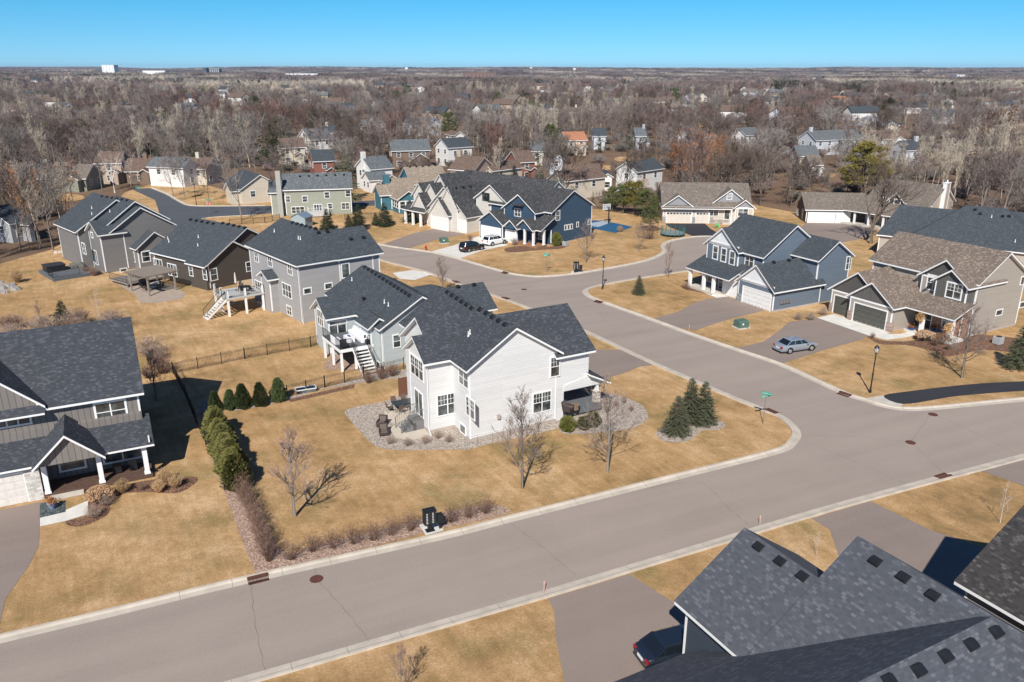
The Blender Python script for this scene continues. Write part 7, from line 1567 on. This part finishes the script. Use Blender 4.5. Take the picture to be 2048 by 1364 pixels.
LAB = ['bare mauve-brown tree in the woods', 'slender bare mauve tree in the woods', 'bare grey tree in the woods', 'pale tan cottonwood with upright bare branches in the woods', 'dark brown bare tree with forked trunk in the woods', 'reddish bare tree in the woods', 'white-stemmed birch clump at the right woods', 'oak keeping its rust-brown leaves at the woods edge', 'dark spruce among the bare trees', 'dark green pine among the bare trees']
GRP = ['mauve woodland trees', 'slender woodland trees', 'grey woodland trees', 'pale cottonwoods', 'dark forked woodland trees', 'reddish woodland trees', 'white birches', 'rust-leaved oaks', 'woodland spruces', 'woodland pines']
NM = ['bare_tree'] * 6 + ['birch_tree', 'oak_tree', 'spruce_tree', 'pine_tree']
def seen(t): 
    dep = t[1] * CP + CH * SP; px = 1024 + F * t[0] / dep; return -30 < px < 2078
trees.sort(key=lambda t: (not seen(t), (t[0] ** 2 + t[1] ** 2) / t[3] ** 2))
for t in trees[:250]:
    plant(ALLK[t[2]], t[0], t[1], t[3], NM[t[2]], LAB[t[2]], 'tree', GRP[t[2]], rz=t[4])
# the far woods: one object, trees set out on points by geometry nodes
lib = bpy.data.collections.new('woodland_library')
def joined(k, nm, h):
    V = []; Fc = []; mi = []; mats = []
    me = bpy.data.meshes.new(nm)
    off = 0
    for j, (pn, m) in enumerate(k.parts):
        n = len(m.vertices); a = np.empty(n * 3, np.float32); m.vertices.foreach_get('co', a); V += (a.reshape(-1, 3) / k.h).tolist()
        Fc += [tuple(off + i for i in p.vertices) for p in m.polygons]; mi += [j] * len(m.polygons); mats.append(m.materials[0]); off += n
    me.from_pydata(V, [], Fc); [me.materials.append(q) for q in mats]; me.polygons.foreach_set('material_index', mi); me.update()
    o = bpy.data.objects.new(nm, me); lib.objects.link(o); return o
for i, k in enumerate(ALLK): joined(k, 'wood%02d' % i, k.h)
BR_ = [shrubk(71, TW['mauve'], 260, .9, .03), shrubk(72, TW['grey'], 260, .9, .03)]
for i in (0, 1): joined(BR_[i], 'wood%02d' % (10 + i), 1.0)
# groves for the distant ridges: a patch of crowns, unit scale = 1 m
def grove(nm, seed, mat, n=26, w=30, sph=False):
    rd = random.Random(seed); V = []
    for _ in range(n):
        cx, cy, h = rd.uniform(-w / 2, w / 2), rd.uniform(-w / 2, w / 2), rd.uniform(9, 15); r = rd.uniform(3, 5)
        for _ in range(70):
            a = rd.uniform(0, 6.28); u = rd.random(); t = rd.random(); q = r * (math.sqrt(u) * (1 - .5 * t)); p = Vector((cx + q * math.cos(a), cy + q * math.sin(a), h * (.25 + .75 * math.sqrt(max(0, 1 - u)) * (1 - .25 * t)))); d_ = Vector((rd.gauss(0, .45), rd.gauss(0, .45), 1)).normalized(); b = d_.orthogonal().normalized()
            V.append([p - d_ * 1.1, p + b * .16, p + d_ * 1.2, p - b * .16])
    o = bpy.data.objects.new(nm, quads(nm, V, mat)); lib.objects.link(o)
for i, (c, mname) in enumerate((('mauve', 0), ('grey', 0), ('tan', 0), ('mauve', 0), ('brown', 0))): grove('wooe%d' % i, 200 + i, TW[c])
rd_ = random.Random(4); V = []
for _ in range(14): V += blob(rd_.randint(0, 999), 60, lambda t: 3.2 * (1 - t) + .2, DKG, 1.6, 13); 
V = [[p + Vector(((i // 60 % 4) * 7 - 10, (i // 240) * 7 - 10, 0)) for p in q] for i, q in enumerate(V)]
o = bpy.data.objects.new('woof0', quads('woof0', V, NEED)); lib.objects.link(o)
pts = [(t[0], t[1], 0, t[4], t[3], t[2]) for t in trees[250:]] + brush
HM = 9.0
yy = 900.0
while yy < 9000:
    stp = 17 + (yy - 900) / 85.0; half = yy * .68; xx = -half
    while xx < half:
        x, y = xx + rw.uniform(-.5, .5) * stp, yy + rw.uniform(-.5, .5) * stp; xx += stp
        if yy < 3600 and hlimit(x, y) < 10: continue
        v = math.sin(x / 170.0 + y / 300.0) + .7 * math.sin(x / 71.0 - 1) + rw.gauss(0, .5)
        k = 14 if v > 1.1 else 13 if v > .4 else 16 if v < -1.2 else 12 if v < 0 else 15
        if rw.random() < .05: k = 17
        s_ = 1.0 if yy < 2500 else 1.0 + (yy - 2500) / 6000
        pts.append((x, y, hill(x, y) - 1, rw.uniform(0, 6.28), s_ * rw.uniform(.85, 1.2), k))
    yy += stp * .8
me = bpy.data.meshes.new('far_woods'); me.from_pydata([p[:3] for p in pts], [], [])
for nm, typ, vals in (('rz', 'FLOAT', [p[3] for p in pts]), ('sc', 'FLOAT', [p[4] for p in pts]), ('kind_index', 'INT', [int(p[5]) for p in pts])):
    at_ = me.attributes.new(nm, typ, 'POINT'); at_.data.foreach_set('value', vals)
fo = bpy.data.objects.new('woods', me); col.objects.link(fo); tag(fo, 'the mass of leafless woods stretching to the horizon', 'woods', kind='stuff')
ng = bpy.data.node_groups.new('woods', 'GeometryNodeTree'); ng.interface.new_socket('Geometry', in_out='INPUT', socket_type='NodeSocketGeometry'); ng.interface.new_socket('Geometry', in_out='OUTPUT', socket_type='NodeSocketGeometry')
gi = ng.nodes.new('NodeGroupInput'); go = ng.nodes.new('NodeGroupOutput'); ip = ng.nodes.new('GeometryNodeInstanceOnPoints'); ci = ng.nodes.new('GeometryNodeCollectionInfo')
ci.inputs['Collection'].default_value = lib; ci.inputs['Separate Children'].default_value = True; ci.inputs['Reset Children'].default_value = True
ip.inputs['Pick Instance'].default_value = True
def na(nm, typ): n = ng.nodes.new('GeometryNodeInputNamedAttribute'); n.data_type = typ; n.inputs['Name'].default_value = nm; return n.outputs['Attribute']
cr = ng.nodes.new('ShaderNodeCombineXYZ'); ng.links.new(na('rz', 'FLOAT'), cr.inputs[2])
er = ng.nodes.new('FunctionNodeEulerToRotation'); ng.links.new(cr.outputs[0], er.inputs[0])
ng.links.new(gi.outputs[0], ip.inputs['Points']); ng.links.new(ci.outputs[0], ip.inputs['Instance']); ng.links.new(na('kind_index', 'INT'), ip.inputs['Instance Index'])
ng.links.new(er.outputs[0], ip.inputs['Rotation']); ng.links.new(na('sc', 'FLOAT'), ip.inputs['Scale']); ng.links.new(ip.outputs[0], go.inputs[0])
fo.modifiers.new('woods', 'NODES').node_group = ng
print('trees', len(trees), 'points', len(pts))
# ------------------------------------------------------------------ the air: one pale even volume round everything
def haze():
    hm = bpy.data.materials.new('haze'); hm.use_nodes = True; t = hm.node_tree
    for n in list(t.nodes):
        if n.type != 'OUTPUT_MATERIAL': t.nodes.remove(n)
    o = [n for n in t.nodes if n.type == 'OUTPUT_MATERIAL'][0]; v = t.nodes.new('ShaderNodeVolumePrincipled'); v.inputs['Color'].default_value = (0.62, 0.76, 1.0, 1); v.inputs['Density'].default_value = 5.5e-5; v.inputs['Anisotropy'].default_value = 0.2
    t.links.new(v.outputs[0], o.inputs['Volume'])
    m = MB(); m.box(-9800, 9800, -600, 9900, -60, 75); h = m.build('haze', hm, uv=False); tag(h, 'thin blue air haze over the whole scene', kind='stuff')
haze()
